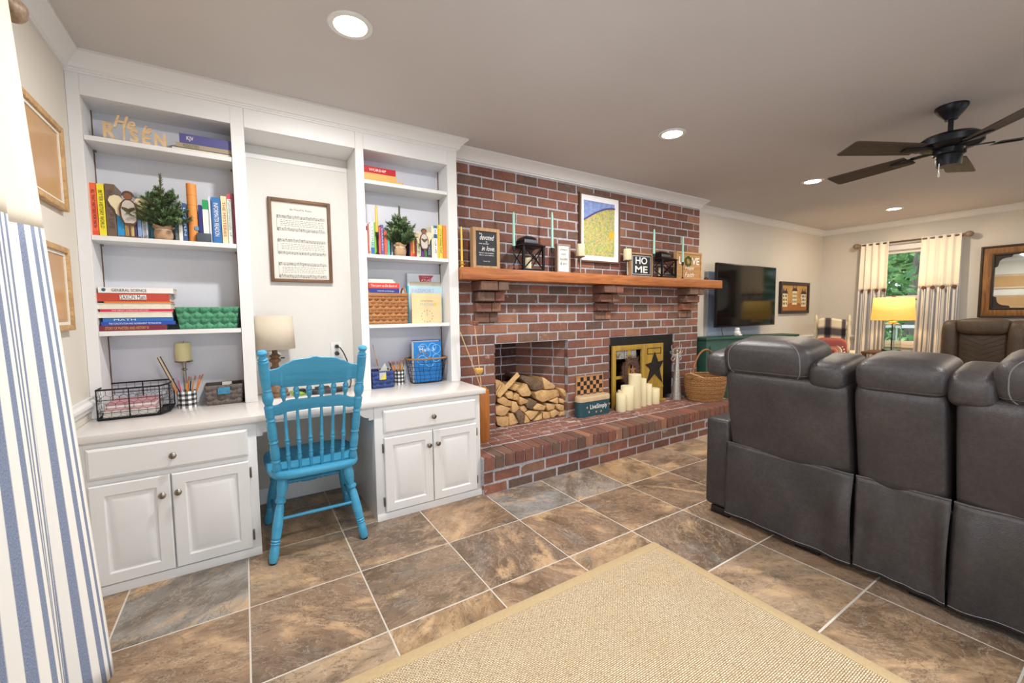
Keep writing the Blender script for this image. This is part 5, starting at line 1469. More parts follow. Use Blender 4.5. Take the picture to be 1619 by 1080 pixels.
def angel(px_, py_, z0, H, label, mirror=1, wingspread=1.0):
    p = at(px_, py_, Y=2.846); x = p.x; y = 2.846
    t = thing('angel_figure', label, 'figurine', (x, y, z0))
    def S(pts, mat, name, yo, th): return MB().prism([(x+mirror*u*H, z0+v*H) for u, v in pts], lambda u, v: (u, y+yo, v), (0, th, 0)).build(name, mat, t, bevel=.0015, seg=1)
    B((x-.17*H, y-.014, z0), (x+.17*H, y+.012, z0+.028*H)).build('stand', M_figwood, t)
    MB().cyl((x, y, z0+.02*H), (x, y, z0+.30*H), .018*H, n=8).build('peg', M_figwood, t)
    S([(-.06, .26), (.08, .26), (.115, .33), (.15, .45), (.155, .60), (.12, .72), (.05, .80), (-.06, .80), (-.12, .72), (-.155, .60), (-.145, .42), (-.11, .32)], M_figwood, 'body', -.004, .009)
    S([(-.07, .30), (.07, .30), (.115, .36), (.125, .48), (.12, .60), (.09, .72), (.03, .78), (-.04, .78), (-.09, .72), (-.125, .58), (-.115, .42)], M_dress, 'dress', -.008, .004)
    S([(-.002, .50), (.06, .55), (.11, .60), (.10, .635), (.05, .625), (.0, .60), (-.05, .625), (-.10, .635), (-.11, .60), (-.06, .55)], plain('#5a4c34', .7), 'heart', -.0105, .003)
    for s_ in (-1, 1):
        w = S([(s_*(.08+a), b) for a, b in ((0, .78), (.05, .86), (.14, .88), (.22, .84), (.25, .76), (.21, .66), (.15, .58), (.13, .48), (.08, .44), (.03, .50))], M_wing, 'wing', .006, .004)
    hd = S([(.075*math.cos(a*PI/8), .865+.075*math.sin(a*PI/8)) for a in range(16)], plain('#84563c', .6), 'head', -.005, .011)
    MB().tube([(x+mirror*.078*H*math.cos(a*PI/8), y, z0+(.875+.08*math.sin(a*PI/8))*H) for a in range(0, 9)], .010*H/.2*.6, 6).build('twig_hair', plain('#5b4a40', .9), hd)
angel(206, 368, S2, .235, 'wooden angel figure with cream wings on the left bookcase', 1)
angel(671, 404, T2, .205, 'wooden angel figure with cream wings on the right bookcase', 1)
# ================================================================== DESK ALCOVE
AY = YB-.0145
mf = thing('framed_sheet_music', 'rustic wood framed sheet of hymn music above the desk', 'picture', (.338, AY, 1.42))
fx0, fx1, fz0, fz1 = .158, .520, 1.422, 1.946
for lo, hi, nm in (((fx0, fz0), (fx0+.020, fz1), 'Z'), ((fx1-.020, fz0), (fx1, fz1), 'Z'), ((fx0+.020, fz0), (fx1-.020, fz0+.020), 'X'), ((fx0+.020, fz1-.020), (fx1-.020, fz1), 'X')):
    B((lo[0], AY-.026, lo[1]), (hi[0], AY, hi[1])).build('frame_rail', M_walnut if nm == 'Z' else wood('walnut_x', '#8a6546', '#58402c', 'X') if 'walnut_x' not in bpy.data.materials else bpy.data.materials['walnut_x'], mf, bevel=.002)
B((fx0+.015, AY-.008, fz0+.015), (fx1-.015, AY-.002, fz1-.015)).build('sheet', M_paper, mf, smooth=False)
text(mf, 'Be Thou My Vision', (.345, AY-.009, 1.882), .125, .014, M_ink)
q = random.Random(5)
for sy_ in range(3):
    ztop = 1.842-sy_*.148
    for half in range(2):
        zz = ztop-half*.078; m = MB()
        for k in range(5): m.box((.205, AY-.0092, zz-k*.0042), (.482, AY-.0088, zz-k*.0042+.0006))
        for xx in (.205, .275, .344, .413, .4815): m.box((xx, AY-.0092, zz-.0168), (xx+.0008, AY-.0088, zz+.0006))
        for k in range(17):
            xx = .222+k*.0152+q.uniform(-.003, .003); nz = zz-.018+q.random()*.02; c_ = Vector((xx, AY-.0094, nz))
            m.add([c_+Vector((.0028*math.cos(a*PI/4), 0, .0021*math.sin(a*PI/4))) for a in range(8)], [list(range(8))])
            up_ = 1 if q.random() < .6 else -1
            m.box((xx+.0022, AY-.0094, min(nz, nz+up_*.013)), (xx+.0029, AY-.009, max(nz, nz+up_*.013)))
        m.tube([(.211+.003*math.sin(a*1.2), AY-.0094, zz-.02+a*.0028) for a in range(9)], .0009, 4)
        m.build('music_staff', M_ink, mf, smooth=False)
    B((.2045, AY-.0092, ztop-.095), (.2055, AY-.0088, ztop)).build('bar_line', M_ink, mf, smooth=False)
    for ln in range(4):
        m = MB(); xx = .225
        while xx < .47:
            w = q.uniform(.006, .018); m.box((xx, AY-.0092, ztop-.031-ln*.0105), (xx+w, AY-.0088, ztop-.031-ln*.0105+.0022)); xx += w+.005
        m.build('lyric_line', plain('#6a6a6c', .7), mf, smooth=False)
# desk lamp
LX, LY = .152, 2.955
dl = thing('desk_lamp', 'unlit table lamp with linen drum shade and turned wood base on the desk', 'lamp', (LX, LY, CT1))
MB().lathe([(0, CT1), (.072, CT1), (.074, CT1+.014), (.062, CT1+.022), (.064, CT1+.036), (.05, CT1+.05), (.03, CT1+.066), (.022, CT1+.085), (.032, CT1+.105), (.036, CT1+.125), (.024, CT1+.14), (.018, CT1+.16), (.030, CT1+.175), (.018, CT1+.19), (.018, CT1+.205), (.033, CT1+.218), (.033, CT1+.226), (.02, CT1+.236), (.033, CT1+.248), (.016, CT1+.262), (.013, CT1+.30), (0, CT1+.30)], (LX, LY, 0), 28).build('turned_base', wood('lamp_wood', '#8a6a50', '#5f4634', 'Z'), dl, angle=30)
MB().lathe([(.114, 1.005), (.104, 1.207)], (LX, LY, 0), 40, caps=False).build('lamp_shade', M_linen, dl, solid=.003)
MB().tube([(LX-.103, LY, 1.2), (LX+.103, LY, 1.2)], .002, 5).tube([(LX, LY-.103, 1.2), (LX, LY+.103, 1.2)], .002, 5).cyl((LX, LY, CT1+.29), (LX, LY, 1.2), .004, n=6).sq((LX, LY, 1.09), (.055, .055, .08), .9, .9, 14, 10).build('shade_fitting', M_nickel, dl)
MB().tube([(LX+.03, LY-.02, CT1+.236), (LX+.05, LY-.03, CT1+.236)], .004, 6).build('switch', M_black, dl)
# outlet with plug and cord
ol = thing('wall_outlet', 'white wall outlet in the desk alcove', 'outlet', (.529, AY, .95))
B((.492, AY-.006, .915), (.566, AY, 1.022)).build('cover_plate', M_white, ol, bevel=.002)
for z in (.995, .945): B((.515, AY-.008, z-.016), (.543, AY-.005, z+.016)).build('socket', plain('#d9d6d0', .4), ol, bevel=.001)
pc = thing('plug_cord', 'black plug with a thick black cord in the alcove outlet', 'cord', (.53, AY-.03, .94))
MB().turned((.529, AY-.009, .995), (.529, AY-.04, .992), [(0, .011), (.6, .013), (1, .007)], 12).build('plug', M_black, pc)
MB().turned((.529, AY-.009, .945), (.529, AY-.04, .945), [(0, .015), (1, .012)], 12).build('plug', M_black, pc)
MB().tube([(.529, AY-.04, .992), (.545, AY-.05, .985), (.565, AY-.05, .95), (.585, AY-.045, .90), (.60, AY-.05, .83), (.605, AY-.06, .75), (.59, AY-.09, CT1+.005), (.52, AY-.13, CT1+.005), (.45, AY-.12, CT1+.005)], .004, 8).build('cord', M_black, pc)
B((.37, AY-.14, CT1+.0005), (.455, AY-.09, CT1+.03)).build('power_adapter', M_black, pc, bevel=.003)
cb = thing('cable_coil', 'loops of black charging cable on the desk', 'cables', (.42, 2.88, CT1))
m = MB()
for k in range(4): m.tube([(.42+(.10+.012*k)*math.cos(a*PI/10), 2.885+.035*math.sin(a*PI/10), CT1+.004+.007*k) for a in range(20)], .0035, 6, True)
m.build('cable', M_black, cb)
gc = thing('green_gadget', 'small black and lime green gadget on the desk behind the chair', 'gadget', (.27, 2.90, CT1))
MB().sq((.27, 2.90, CT1+.018), (.09, .055, .034), .6, .6, 20, 10).build('shell', plain('#8ec63f', .4), gc); MB().sq((.285, 2.895, CT1+.03), (.05, .045, .022), .6, .6, 16, 8).build('grip', M_black, gc)
solo(B((.10, 2.60, CT1+.0004), (.40, 2.82, CT1+.004)), 'paper_sheets', plain('#e4e2e4', .7, var=.08), 'loose pale papers lying on the desk behind the chair', 'papers', (.25, 2.71, CT1), bevel=.001, seg=1)

# ================================================================== RIGHT BOOKCASE
c7 = crop((570, 300, 720, 420), 1350)
GR = 'books on the second shelf of the right bookcase'
RB = [(75, 106, 885, 480, '#e9e4e2', 'white slim book with maroon print at the left end of the right shelf', None, None, [(.78, .92, '#7d3048')]),
 (108, 130, 888, 490, '#b5655a', 'dusty red slim book near the left end of the right shelf', None, None, None), (131, 150, 888, 480, '#e0d4cc', 'thin off-white book near the brass taper', None, None, [(0, .12, '#e8a030')]),
 (151, 200, 890, 460, '#dfe9e4', 'white book with blue bottom left of the brass taper', 'STORIES', '#5a7a8a', [(0, .22, '#2f6fc0'), (.22, .4, '#9ccfc0')]),
 (202, 232, 892, 465, '#7fc044', 'lime green slim book behind the brass taper', None, None, None), (262, 294, 895, 530, '#d9605c', 'coral red book right of the brass taper', None, None, None),
 (296, 338, 898, 500, '#6a5a92', 'purple book with pale lettering left of the right pine', 'CARRIED', '#d8d0e8', None), (341, 386, 902, 590, '#e8644c', 'bright coral book left of the right pine', None, None, None),
 (388, 420, 904, 615, '#4cb4a0', 'sea green slim book left of the right pine', None, None, None), (424, 470, 906, 700, '#2f3f8a', 'navy book touching the right burlap pot', 'EXPLORE', '#d0d8f0', None),
 (474, 500, 908, 740, '#c9ccd2', 'pale grey slim book behind the right burlap pot', None, None, None), (694, 708, 918, 740, '#2a2c48', 'very thin dark book right of the right burlap pot', None, None, None),
 (711, 740, 920, 730, '#e2673a', 'orange red book right of the right burlap pot', None, None, None), (742, 772, 922, 680, '#e8b04a', 'amber yellow book right of the right burlap pot', None, None, [(0, .2, '#d04030')]),
 (775, 800, 924, 650, '#8c2c3c', 'dark crimson book left of the right angel figure', None, None, None), (803, 860, 926, 630, '#d6e0b4', 'pale green book left of the right angel figure', 'HOPE', '#7a8a5a', None),
 (866, 905, 930, 740, '#6a3a94', 'violet book behind the right angel figure', None, None, None), (908, 945, 934, 700, '#3f9a58', 'grass green slim book behind the right angel figure', None, None, None),
 (948, 1012, 938, 670, '#34363f', 'charcoal book right of the right angel figure', 'WORDS', '#aab4c4', None), (1016, 1044, 940, 520, '#efe2c4', 'cream slim book right of the right angel figure', None, None, None),
 (1046, 1098, 944, 512, '#eef0f0', 'white book with two teal squares', 'READ FOR LIFE', '#22303a', [(.62, .74, '#2f6f8c'), (.92, 1, '#2f6f8c')]), (1100, 1120, 946, 510, '#e8c030', 'thin mustard book by the white one', None, None, None),
 (1122, 1170, 948, 500, '#f0dc5a', 'yellow book left of the orange end book', 'LITTLE THINGS THAT', '#4a4428', None), (1174, 1244, 952, 512, '#ee9440', 'orange book at the right end of the right shelf', None, None, None)]
for u0, u1, vb, vt, col, lab, ti, tc, bd_ in RB:
    a = lx_(c7, u0, vb).x; b = lx_(c7, u1, vb).x; zt = lx_(c7, (u0+u1)/2, vt).z
    book_up(a, min(b, 1.261), T2, zt, *book_place(a, b), col, lab, GR, ti, tc, bd_)
def taper(x, y, z0, z1, r, mat, label, group=None):
    t = thing('taper_candle', label, 'candle', (x, y, z0), 0, group)
    MB().turned((x, y, z0), (x, y, z1), [(0, r), (.9, r*.82), (.97, r*.6), (1, r*.2)], 14).build('wax', mat, t)
    MB().cyl((x, y, z1-.001), (x, y, z1+.010), .0008, n=5).build('wick', M_dark, t)
    return t
M_brass = plain('#d9b24a', .35, .2, var=.1)
p = lx_(c7, 243, 885, 2.84); z1 = lx_(c7, 225, 230, 2.84).z; zm = lx_(c7, 240, 605, 2.84).z
h_ = thing('candlestick', 'slim black candlestick on the right bookcase shelf', 'candle holder', (p.x, 2.842, T2))
MB().lathe([(0, T2), (.017, T2), (.017, T2+.003), (.006, T2+.012), (.0035, T2+.03), (.0035, zm-.03), (.010, zm-.028), (.011, zm), (0, zm)], (p.x, 2.842, 0), 18).build('stem', M_black, h_)
taper(p.x, 2.842, zm, z1, .0095, M_brass, 'brass yellow taper candle on the right bookcase shelf')
# top shelf
c8 = crop((540, 220, 740, 420), 1080)
GW = 'flat books on the top shelf of the right bookcase'
xa = .692
b0 = lx_(c8, 525, 370, 2.85).x; book_flat(xa, b0, T1, T1+.018, 2.85, .15, '#d9a85c', 'thin tan book at the bottom of the WORSHIP stack', GW)
b0 = lx_(c8, 468, 335, 2.85).x; book_flat(xa, b0, T1+.018, T1+.053, 2.852, .15, '#d8ac66', 'thick tan book in the middle of the WORSHIP stack', GW)
b0 = lx_(c8, 462, 280, 2.85).x; book_flat(xa, b0, T1+.053, T1+.093, 2.85, .15, '#b8242e', 'red hymnal titled WORSHIP on top of its stack', GW, 'WORSHIP', '#f6efe6', tpos=.43, tw=.52, th=.42)
# third shelf: splint basket with workbooks
c9 = crop((580, 430, 720, 520), 1619)
M_splint = wood('splint', '#c98f58', '#8f5a30', 'X', .5, 1.4, .8); M_splint2 = wood('splint_dark', '#b57a45', '#7d4c28', 'X', .5, 1.4, .8)
x0 = lx_(c9, 30, 900, 2.845).x; x1 = lx_(c9, 752, 900, 2.845).x; zt = lx_(c9, 400, 395, 2.845).z
wkb = woven_bin('splint_basket', 'honey brown woven splint basket on the right bookcase', 'basket', x0, x1, 2.84, 3.005, T3, zt, .04, [plain('#7d4c28', .6), M_splint, M_splint2], 12, 9, ny=5)
B((x0-.002, 2.834, zt-.018), (x1+.002, 2.842, zt+.001)).build('rim_band', M_splint, wkb, bevel=.001)
B((x1-.002, 2.834, zt-.018), (x1+.006, 3.008, zt+.001)).build('rim_band', M_splint, wkb, bevel=.001)
for xx in (x0+.012, x1-.002):
    MB().tube([(xx, 2.925-.055*math.cos(a*PI/10), zt-.02+.062*math.sin(a*PI/10)) for a in range(11)], .006, 6).build('handle', M_splint, wkb)
GB_ = 'workbooks in the splint basket'
zt2 = lx_(c9, 400, 205, 2.90).z
wbk2 = thing('workbook', 'red and blue workbook sticking out of the splint basket', 'book', ((x0+x1)/2, 2.90, T3+.004), 0, GB_)
wx0, wx1 = x0+.022, lx_(c9, 590, 300, 2.90).x
B((wx0, 2.898, T3+.004), (wx1, 2.91, zt2)).build('cover', plain('#2b3f92', .4), wbk2, smooth=False)
B((wx0+.0, 2.8972, zt2-.036), (wx1, 2.898, zt2)).build('red_band', plain('#e0452f', .4), wbk2, smooth=False)
text(wbk2, 'The Learn to Do Book of', ((wx0+wx1)/2, 2.8965, zt2-.018), (wx1-wx0)*.86, .016, M_whiteink, shear=.1)
text(wbk2, 'LESSONS and Challenges', ((wx0+wx1)/2+.01, 2.897, zt2-.055), (wx1-wx0)*.55, .010, M_whiteink)
m = MB(); 
for k in range(6): m.box((wx0+.01+k*.03, 2.8968, zt2-.092), (wx0+.03+k*.03, 2.8978, zt2-.072-.008*(k % 2)))
m.build('cover_art', plain('#d8c84a', .5, var=.5, scale=60), wbk2, smooth=False)
for k, (col, dz, lab) in enumerate((('#e8e4da', .028, 'pale folder behind the workbook in the splint basket'), ('#d8e4d0', .018, 'mint folder behind the workbook in the splint basket'))):
    solo(B((wx0-.008+k*.02, 2.93+k*.025, T3+.004), (wx1-.03+k*.02, 2.936+k*.025, zt2+dz)), 'folder', plain(col, .6), lab, 'folder', ((wx0+wx1)/2, 2.93+k*.025, T3+.004), GB_)
# atlas, passport book, tan chart board
def board(name, label, cat, u0, v0, u1, v1, Y, th, col, z0, group=None, extra=None):
    a = lx_(c9, u0, v1, Y); b = lx_(c9, u1, v0, Y)
    t = thing(name, label, cat, ((a.x+b.x)/2, Y, z0), 0, group)
    B((a.x, Y, z0), (min(b.x, 1.262), Y+th, b.z)).build('cover', col, t, bevel=.001, seg=1)
    return t, a.x, min(b.x, 1.262), b.z
GA = 'upright picture books beside the splint basket'
t, a, b, zt = board('atlas', 'pale blue and white atlas behind the passport book', 'book', 760, 50, 1392, 900, 2.985, .02, plain('#dfe6f2', .4, var=.12), T3, GA)
pa = lx_(c9, 945, 65, 2.984); pb2 = lx_(c9, 1222, 70, 2.984); pc_ = lx_(c9, 1170, 255, 2.984); pd = lx_(c9, 985, 240, 2.984)
MB().prism([(p_.x, p_.z) for p_ in (pd, pc_, lx_(c9, 1175, 120, 2.984), pb2, pa)], lambda u, v: (u, 2.984, v), (0, .001, 0)).build('title_badge', plain('#b8384a', .45), t, smooth=False)
text(t, 'ATLAS', ((pa.x+pb2.x)/2-.004, 2.9828, (pa.z+pc_.z)/2+.003), .072, .020, M_whiteink)
text(t, 'Children\'s', ((pa.x+pb2.x)/2-.004, 2.9828, (pa.z+pc_.z)/2+.026), .06, .010, plain('#e8b0b4', .5)); text(t, 'of the', ((pa.x+pb2.x)/2-.004, 2.9828, (pa.z+pc_.z)/2-.018), .045, .009, plain('#e8b0b4', .5))
e = lx_(c9, 780, 200, 2.984); f_ = lx_(c9, 1365, 170, 2.984); B((e.x, 2.9838, e.z-.03), (f_.x, 2.985, f_.z-.01)).build('cover_art', plain('#d8ccb0', .5, var=.25), t, smooth=False)
t, a, b, zt = board('passport_book', 'light blue book titled PASSPORT behind the tan chart board', 'book', 780, 265, 1425, 910, 2.955, .022, plain('#bfe0f0', .4, var=.12), T3, GA)
B((a-.012, 2.957, T3), (a, 2.978, zt-.002)).build('spine', plain('#2f9ab4', .45), t)
text(t, 'PASSPORT', ((a+b)/2-.02, 2.9542, zt-.036), .17, .028, plain('#b9aad2', .5))
t, a, b, zt = board('chart_board', 'tan square board printed with a small clock chart', 'board', 828, 395, 1362, 915, 2.925, .012, plain('#e9d4a4', .6, var=.06), T3)
cxm = (a+b)/2
text(t, 'LITTLE MINDS', (cxm, 2.9242, zt-.055), .09, .010, plain('#8a7a5a', .6)); text(t, 'MATHS', (cxm, 2.9242, zt-.080), .10, .022, plain('#a9c0c4', .6))
B((cxm+.056, 2.9236, zt-.092), (cxm+.070, 2.925, zt-.068)).build('yellow_mark', plain('#e8c84a', .6), t, smooth=False)
m = MB()
for k in range(12):
    an = 2*PI*k/12; xx = cxm+.042*math.sin(an); zz = zt-.165+.042*math.cos(an); m.box((xx-.003, 2.9238, zz-.004), (xx+.003, 2.925, zz+.004))
m.box((cxm-.001, 2.9238, zt-.165), (cxm+.001, 2.925, zt-.135)).build('clock_marks', plain('#9a948a', .6), t, smooth=False)
# counter under the right bookcase
c10 = crop((580, 530, 720, 630), 1512)
mn = [plain('#1f2c58', .7), plain('#2f4686', .65, var=.15, scale=40), plain('#2a3f7a', .65, var=.15, scale=40)]
nx0 = lx_(c10, 75, 925, 2.835).x; nx1 = lx_(c10, 458, 890, 2.835).x; zt = lx_(c10, 300, 620, 2.835).z
woven_bin('navy_bin', 'navy blue woven bin with a yellow tag on the right counter', 'storage bin', .699, nx1+.004, 2.838, 2.995, CT1, zt, .06, mn, 6, 4)
bn = [o for o in COL.objects if o.name.startswith('navy_bin')][0]
tx = lx_(c10, 275, 700, 2.83)
B((tx.x-.022, 2.833, tx.z-.024), (tx.x+.022, 2.836, tx.z+.024)).build('tag', plain('#b9b8b2', .5), bn, smooth=False)
MB().prism([(tx.x-.018, tx.z-.024), (tx.x+.022, tx.z-.024), (tx.x+.022, tx.z+.018)], lambda u, v: (u, 2.8325, v), (0, .001, 0)).build('tag_print', plain('#d8d040', .5), bn, smooth=False)
sq_ = thing('set_square', 'pale cardboard triangle ruler sticking out of the navy bin', 'ruler', (.77, 2.88, CT1+.05))
A0 = lx_(c10, 180, 625, 2.87); A1 = lx_(c10, 310, 475, 2.87); A2 = lx_(c10, 410, 605, 2.87)
MB().prism([(A0.x-.01, A0.z-.03), (A2.x-.01, A2.z-.03), (A1.x, A1.z)], lambda u, v: (u, 2.87, v), (0, .003, 0)).build('card', plain('#cfccc6', .6, var=.1), sq_, smooth=False)
MB().prism([(A2.x-.035, A2.z-.028), (A2.x-.01, A2.z-.028), (A1.x+.03, A1.z-.035)], lambda u, v: (u, 2.8685, v), (0, .0015, 0)).build('yellow_corner', plain('#d8d040', .5), sq_, smooth=False)
R0 = Vector((.79, 2.93, CT1+.02)); R1 = lx_(c10, 98, 155, 2.93)
ds = thing('thin_dowel', 'thin wooden dowel leaning out of the navy bin', 'stick', R0); MB().tube([R0, R1], .0022, 6).build('rod', M_oak, ds)
MB().tube([R0.lerp(R1, .45), R0.lerp(R1, .62)], .004, 6).build('grip', plain('#b5683a', .5), ds)
CC2 = (.915, 2.945, CT1); gingham_cup(CC2, .036, .10, 'black and white gingham pencil cup behind the navy bin')
q = random.Random(9)
cols = ['#e08a3a', '#d9822f', '#e39a45', '#e8a838', '#5a3f94', '#df7c30', '#2f4f9a', '#e08f42', '#e8c040']
nms = ['orange pencil leaning far left', 'dark amber pencil leaning left', 'pale orange pencil leaning left', 'golden pencil leaning slightly left', 'purple pencil leaning right', 'deep orange pencil upright', 'blue pencil leaning left', 'orange pencil leaning slightly right', 'yellow pencil leaning right']
dxs = [-.085, -.07, -.055, -.02, .048, .005, -.095, .022, .038]
for k in range(9):
    pencil((CC2[0]+dxs[k]*.18, CC2[1]+q.uniform(-.015, .015), CC2[2]+.006), (CC2[0]+dxs[k]*.72, CC2[1]+q.uniform(-.012, .012), CC2[2]+q.uniform(.155, .175)), cols[k], nms[k]+' in the gingham cup behind the navy bin', 'pencils in the gingham cup behind the navy bin')
# oval wire basket with blue math books
wb = thing('wire_basket', 'oval black wire basket with rattan rim holding blue math books', 'basket', (1.107, 2.92, CT1))
BCX, BCY = 1.108, 2.918; rx0, ry0, rx1, ry1 = .112, .066, .148, .088; zb, zt = CT1+.004, .888
def el(z):
    k = (z-zb)/(zt-zb); return rx0+(rx1-rx0)*k, ry0+(ry1-ry0)*k
def ept(a, z): 
    rx, ry = el(z); e = .75; c_, s_ = math.cos(a), math.sin(a)
    return Vector((BCX+rx*math.copysign(abs(c_)**e, c_), BCY+ry*math.copysign(abs(s_)**e, s_), z))
for k in range(6): MB().tube([ept(2*PI*i/40, zb+(zt-zb)*k/6) for i in range(40)], .0016 if k else .003, 5, True).build('wire_hoop', M_iron, wb)
for i in range(24): MB().tube([ept(2*PI*i/24+.03*math.sin(k*2+i), zb+(zt-zb)*k/6) for k in range(7)], .0013, 4).build('wire_upright', M_iron, wb)
M_rattan = wood('rattan', '#a8804f', '#6b4a2c', 'X', .6, 2)
MB().tube([ept(2*PI*i/60, zt)+Vector((0, 0, .0015*(i % 2))) for i in range(60)], [.0065 if i % 3 else .0085 for i in range(60)], 6, True).build('rattan_rim', M_rattan, wb)
hc = lx_(c10, 950, 370, 2.835)
MB().tube([(hc.x-.042*math.cos(a*PI/12), 2.829, zt+.056*math.sin(a*PI/12)) for a in range(13)], .0035, 6).build('handle', M_rattan, wb)
MB().tube([(BCX-.042*math.cos(a*PI/12), BCY+.09, zt+.056*math.sin(a*PI/12)) for a in range(13)], .0035, 6).build('handle', M_rattan, wb)
bx0 = lx_(c10, 765, 120, 2.885).x; bx1 = lx_(c10, 1300, 110, 2.885).x; bzt = lx_(c10, 1000, 115, 2.885).z
bx0 = max(bx0, BCX-.105); bx1 = min(bx1, BCX+.105)
GM = 'math books in the oval wire basket'
bm1 = thing('math_book', 'bright blue Math 3 textbook at the front of the oval wire basket', 'book', (BCX, 2.885, zb+.003), 0, GM)
M_mblue = plain('#1f7fd0', .35, var=.1); M_mlight = plain('#6fb4ea', .4)
B((bx0, 2.882, zb+.003), (bx1, 2.902, bzt)).build('cover', M_mblue, bm1, bevel=.001, seg=1)
B((bx0-.003, 2.884, zb+.006), (bx0, 2.90, bzt-.003)).build('spine', M_pages, bm1)
text(bm1, 'Math 3', ((bx0+bx1)/2-.006, 2.8808, bzt-.054), .11, .024, M_whiteink); text(bm1, 'SAXON', (bx0+.055, 2.8808, bzt-.032), .045, .010, M_whiteink)
for gx, gz, r_ in ((.07, -.045, .030), (.14, -.04, .028), (.17, -.055, .032), (.06, -.13, .032), (.12, -.15, .030), (.17, -.12, .028), (.10, -.09, .026)):
    MB().tube([(bx0+gx+r_*math.cos(a*PI/12), 2.8815, bzt+gz+r_*math.sin(a*PI/12)) for a in range(24)], .0035, 4, True).build('printed_ring', M_mlight, bm1)
bm2 = thing('math_book', 'second blue textbook leaning behind the Math 3 book', 'book', (BCX, 2.93, zb+.003), 0, GM)
B((bx0+.004, 2.915, zb+.003), (bx1+.006, 2.94, bzt+.012)).build('cover', plain('#2f6fd8', .4), bm2, bevel=.001, seg=1)
B((bx0-.003, 2.905, zb+.003), (bx1-.01, 2.913, bzt+.008)).build('page_block', M_paper, bm2, smooth=False)

# ================================================================== WOODEN VASE WITH DRIED STEMS (between cabinet and brick)
vx, vy = 1.463, 2.74
vs_ = thing('wooden_vase', 'tall smooth orange-brown wooden vase standing on the hearth by the cabinet', 'vase', (vx, vy, HZ))
MB().lathe([(0, HZ), (.05, HZ), (.058, HZ+.02), (.060, HZ+.35), (.056, HZ+.385), (.035, HZ+.405), (.028, HZ+.41), (.026, HZ+.39), (0, HZ+.38)], (vx, vy, 0), 32).build('body', wood('vase_wood', '#c07a3c', '#9c5c28', 'Z', .3, .8), vs_)
GST = 'dried stems in the wooden vase'
def stem(px0, px1, Y1, head, label):
    b_ = Vector((vx, vy, HZ+.39)); tp = at(*px0, Y=Y1)
    t = thing('dried_stem', label, 'dried stem', b_, 0, GST)
    MB().tube([b_, b_.lerp(tp, .5)+Vector((.004, 0, 0)), tp], [.003, .003, .0032], 6).build('stalk', plain('#dcb888', .6), t)
    if head == 'pod': MB().lathe([(0, -.028), (.018, -.024), (.030, -.005), (.032, .012), (.028, .018), (.02, .012), (0, .01)], tp, 18).build('pod', plain('#e0b45e', .6, var=.1), t)
    if head == 'star':
        m = MB(); q = random.Random(2)
        for k in range(9): m.sq(tp+Vector((q.uniform(-.026, .026), q.uniform(-.012, .012), q.uniform(-.004, .018))), (.03, .022, .020), .9, .9, 10, 6)
        m.build('seed_head', plain('#8a5a48', .8, var=.3, scale=60), t)
stem((750, 512), 0, 2.74, 'star', 'tall pale stem with a lumpy brown seed head')
stem((757.5, 586), 0, 2.74, 'pod', 'short stem topped with a round golden wooden pod')
stem((727.5, 525), 0, 2.80, None, 'bare pale stem closest to the bookcase')

# ================================================================== MANTEL DISPLAY
def sign_box(name, label, x0, x1, z0, z1, y, dep, fw, mframe, mface, rec=.008):
    t = thing(name, label, 'sign', ((x0+x1)/2, y+dep/2, z0), 0, 'small signs on the mantel')
    frame_mesh(x0, x1, z0, z1, y, y+dep, fw).build('frame', mframe, t, bevel=.0015, seg=1)
    B((x0+fw*.6, y+rec, z0+fw*.6), (x1-fw*.6, y+dep-.002, z1-fw*.6)).build('face', mface, t, smooth=False)
    return t
Z0 = MZ1+.0003
y = 2.862; t = sign_box('devotion_sign', 'black wooden sign lettered be devoted in love in a pale oak frame', 1.478, 1.712, Z0, 1.855, y, .05, .026, M_oak, plain('#20242c', .6))
xc = 1.597
for s_, dx_, z, w, h, sh in (('be', -.05, 1.812, .022, .014, 0), ('devoted', .005, 1.785, .125, .040, .35), ('to', .0, 1.752, .014, .011, 0), ('one another', -.022, 1.738, .085, .011, 0), ('in love.', .015, 1.702, .115, .036, .35), ('honor one another', 0, 1.668, .13, .011, 0), ('above yourselves.', 0, 1.650, .13, .012, 0), ('Romans 12:10', 0, 1.605, .055, .007, 0)):
    text(t, s_, (xc+dx_, y+.0068, z), w, h, M_whiteink, shear=sh)
def gold_stand():
    x, y = 1.372, 2.838
    t = thing('flower_candle_holder', 'brass flower shaped candle holder at the left end of the mantel', 'candle holder', (x, y, Z0))
    MB().lathe([(0, Z0), (.018, Z0), (.010, Z0+.012), (.011, Z0+.045), (0, Z0+.046)], (x, y, 0), 16).build('cup', M_brass, t)
    for ring_, (n_, tilt, r_) in enumerate(((8, 35, .034), (7, 60, .026))):
        for k in range(n_):
            a = 2*PI*k/n_+ring_*.3; d = Vector((math.cos(a)*math.cos(math.radians(tilt)), math.sin(a)*math.cos(math.radians(tilt)), math.sin(math.radians(tilt))))
            b_ = Vector((x, y, Z0+.010+.012*ring_)); s_ = d.cross(Vector((0, 0, 1))).normalized()*.008
            e = b_+d*r_*1.25; mm_ = b_+d*r_*.7
            MB().add([b_, mm_+s_, e, mm_-s_, mm_+Vector((0, 0, -.003))], [(0, 1, 4), (1, 2, 4), (2, 3, 4), (3, 0, 4), (0, 1, 2, 3)]).build('petal', M_brass, t, smooth=False)
    taper(x, y, Z0+.046, 1.842, .0085, plain('#e8c04a', .45), 'golden yellow taper in the brass flower holder')
gold_stand()
M_teal = plain('#a9dccb', .5, var=.04)
GTP = 'aqua taper candles on the mantel'
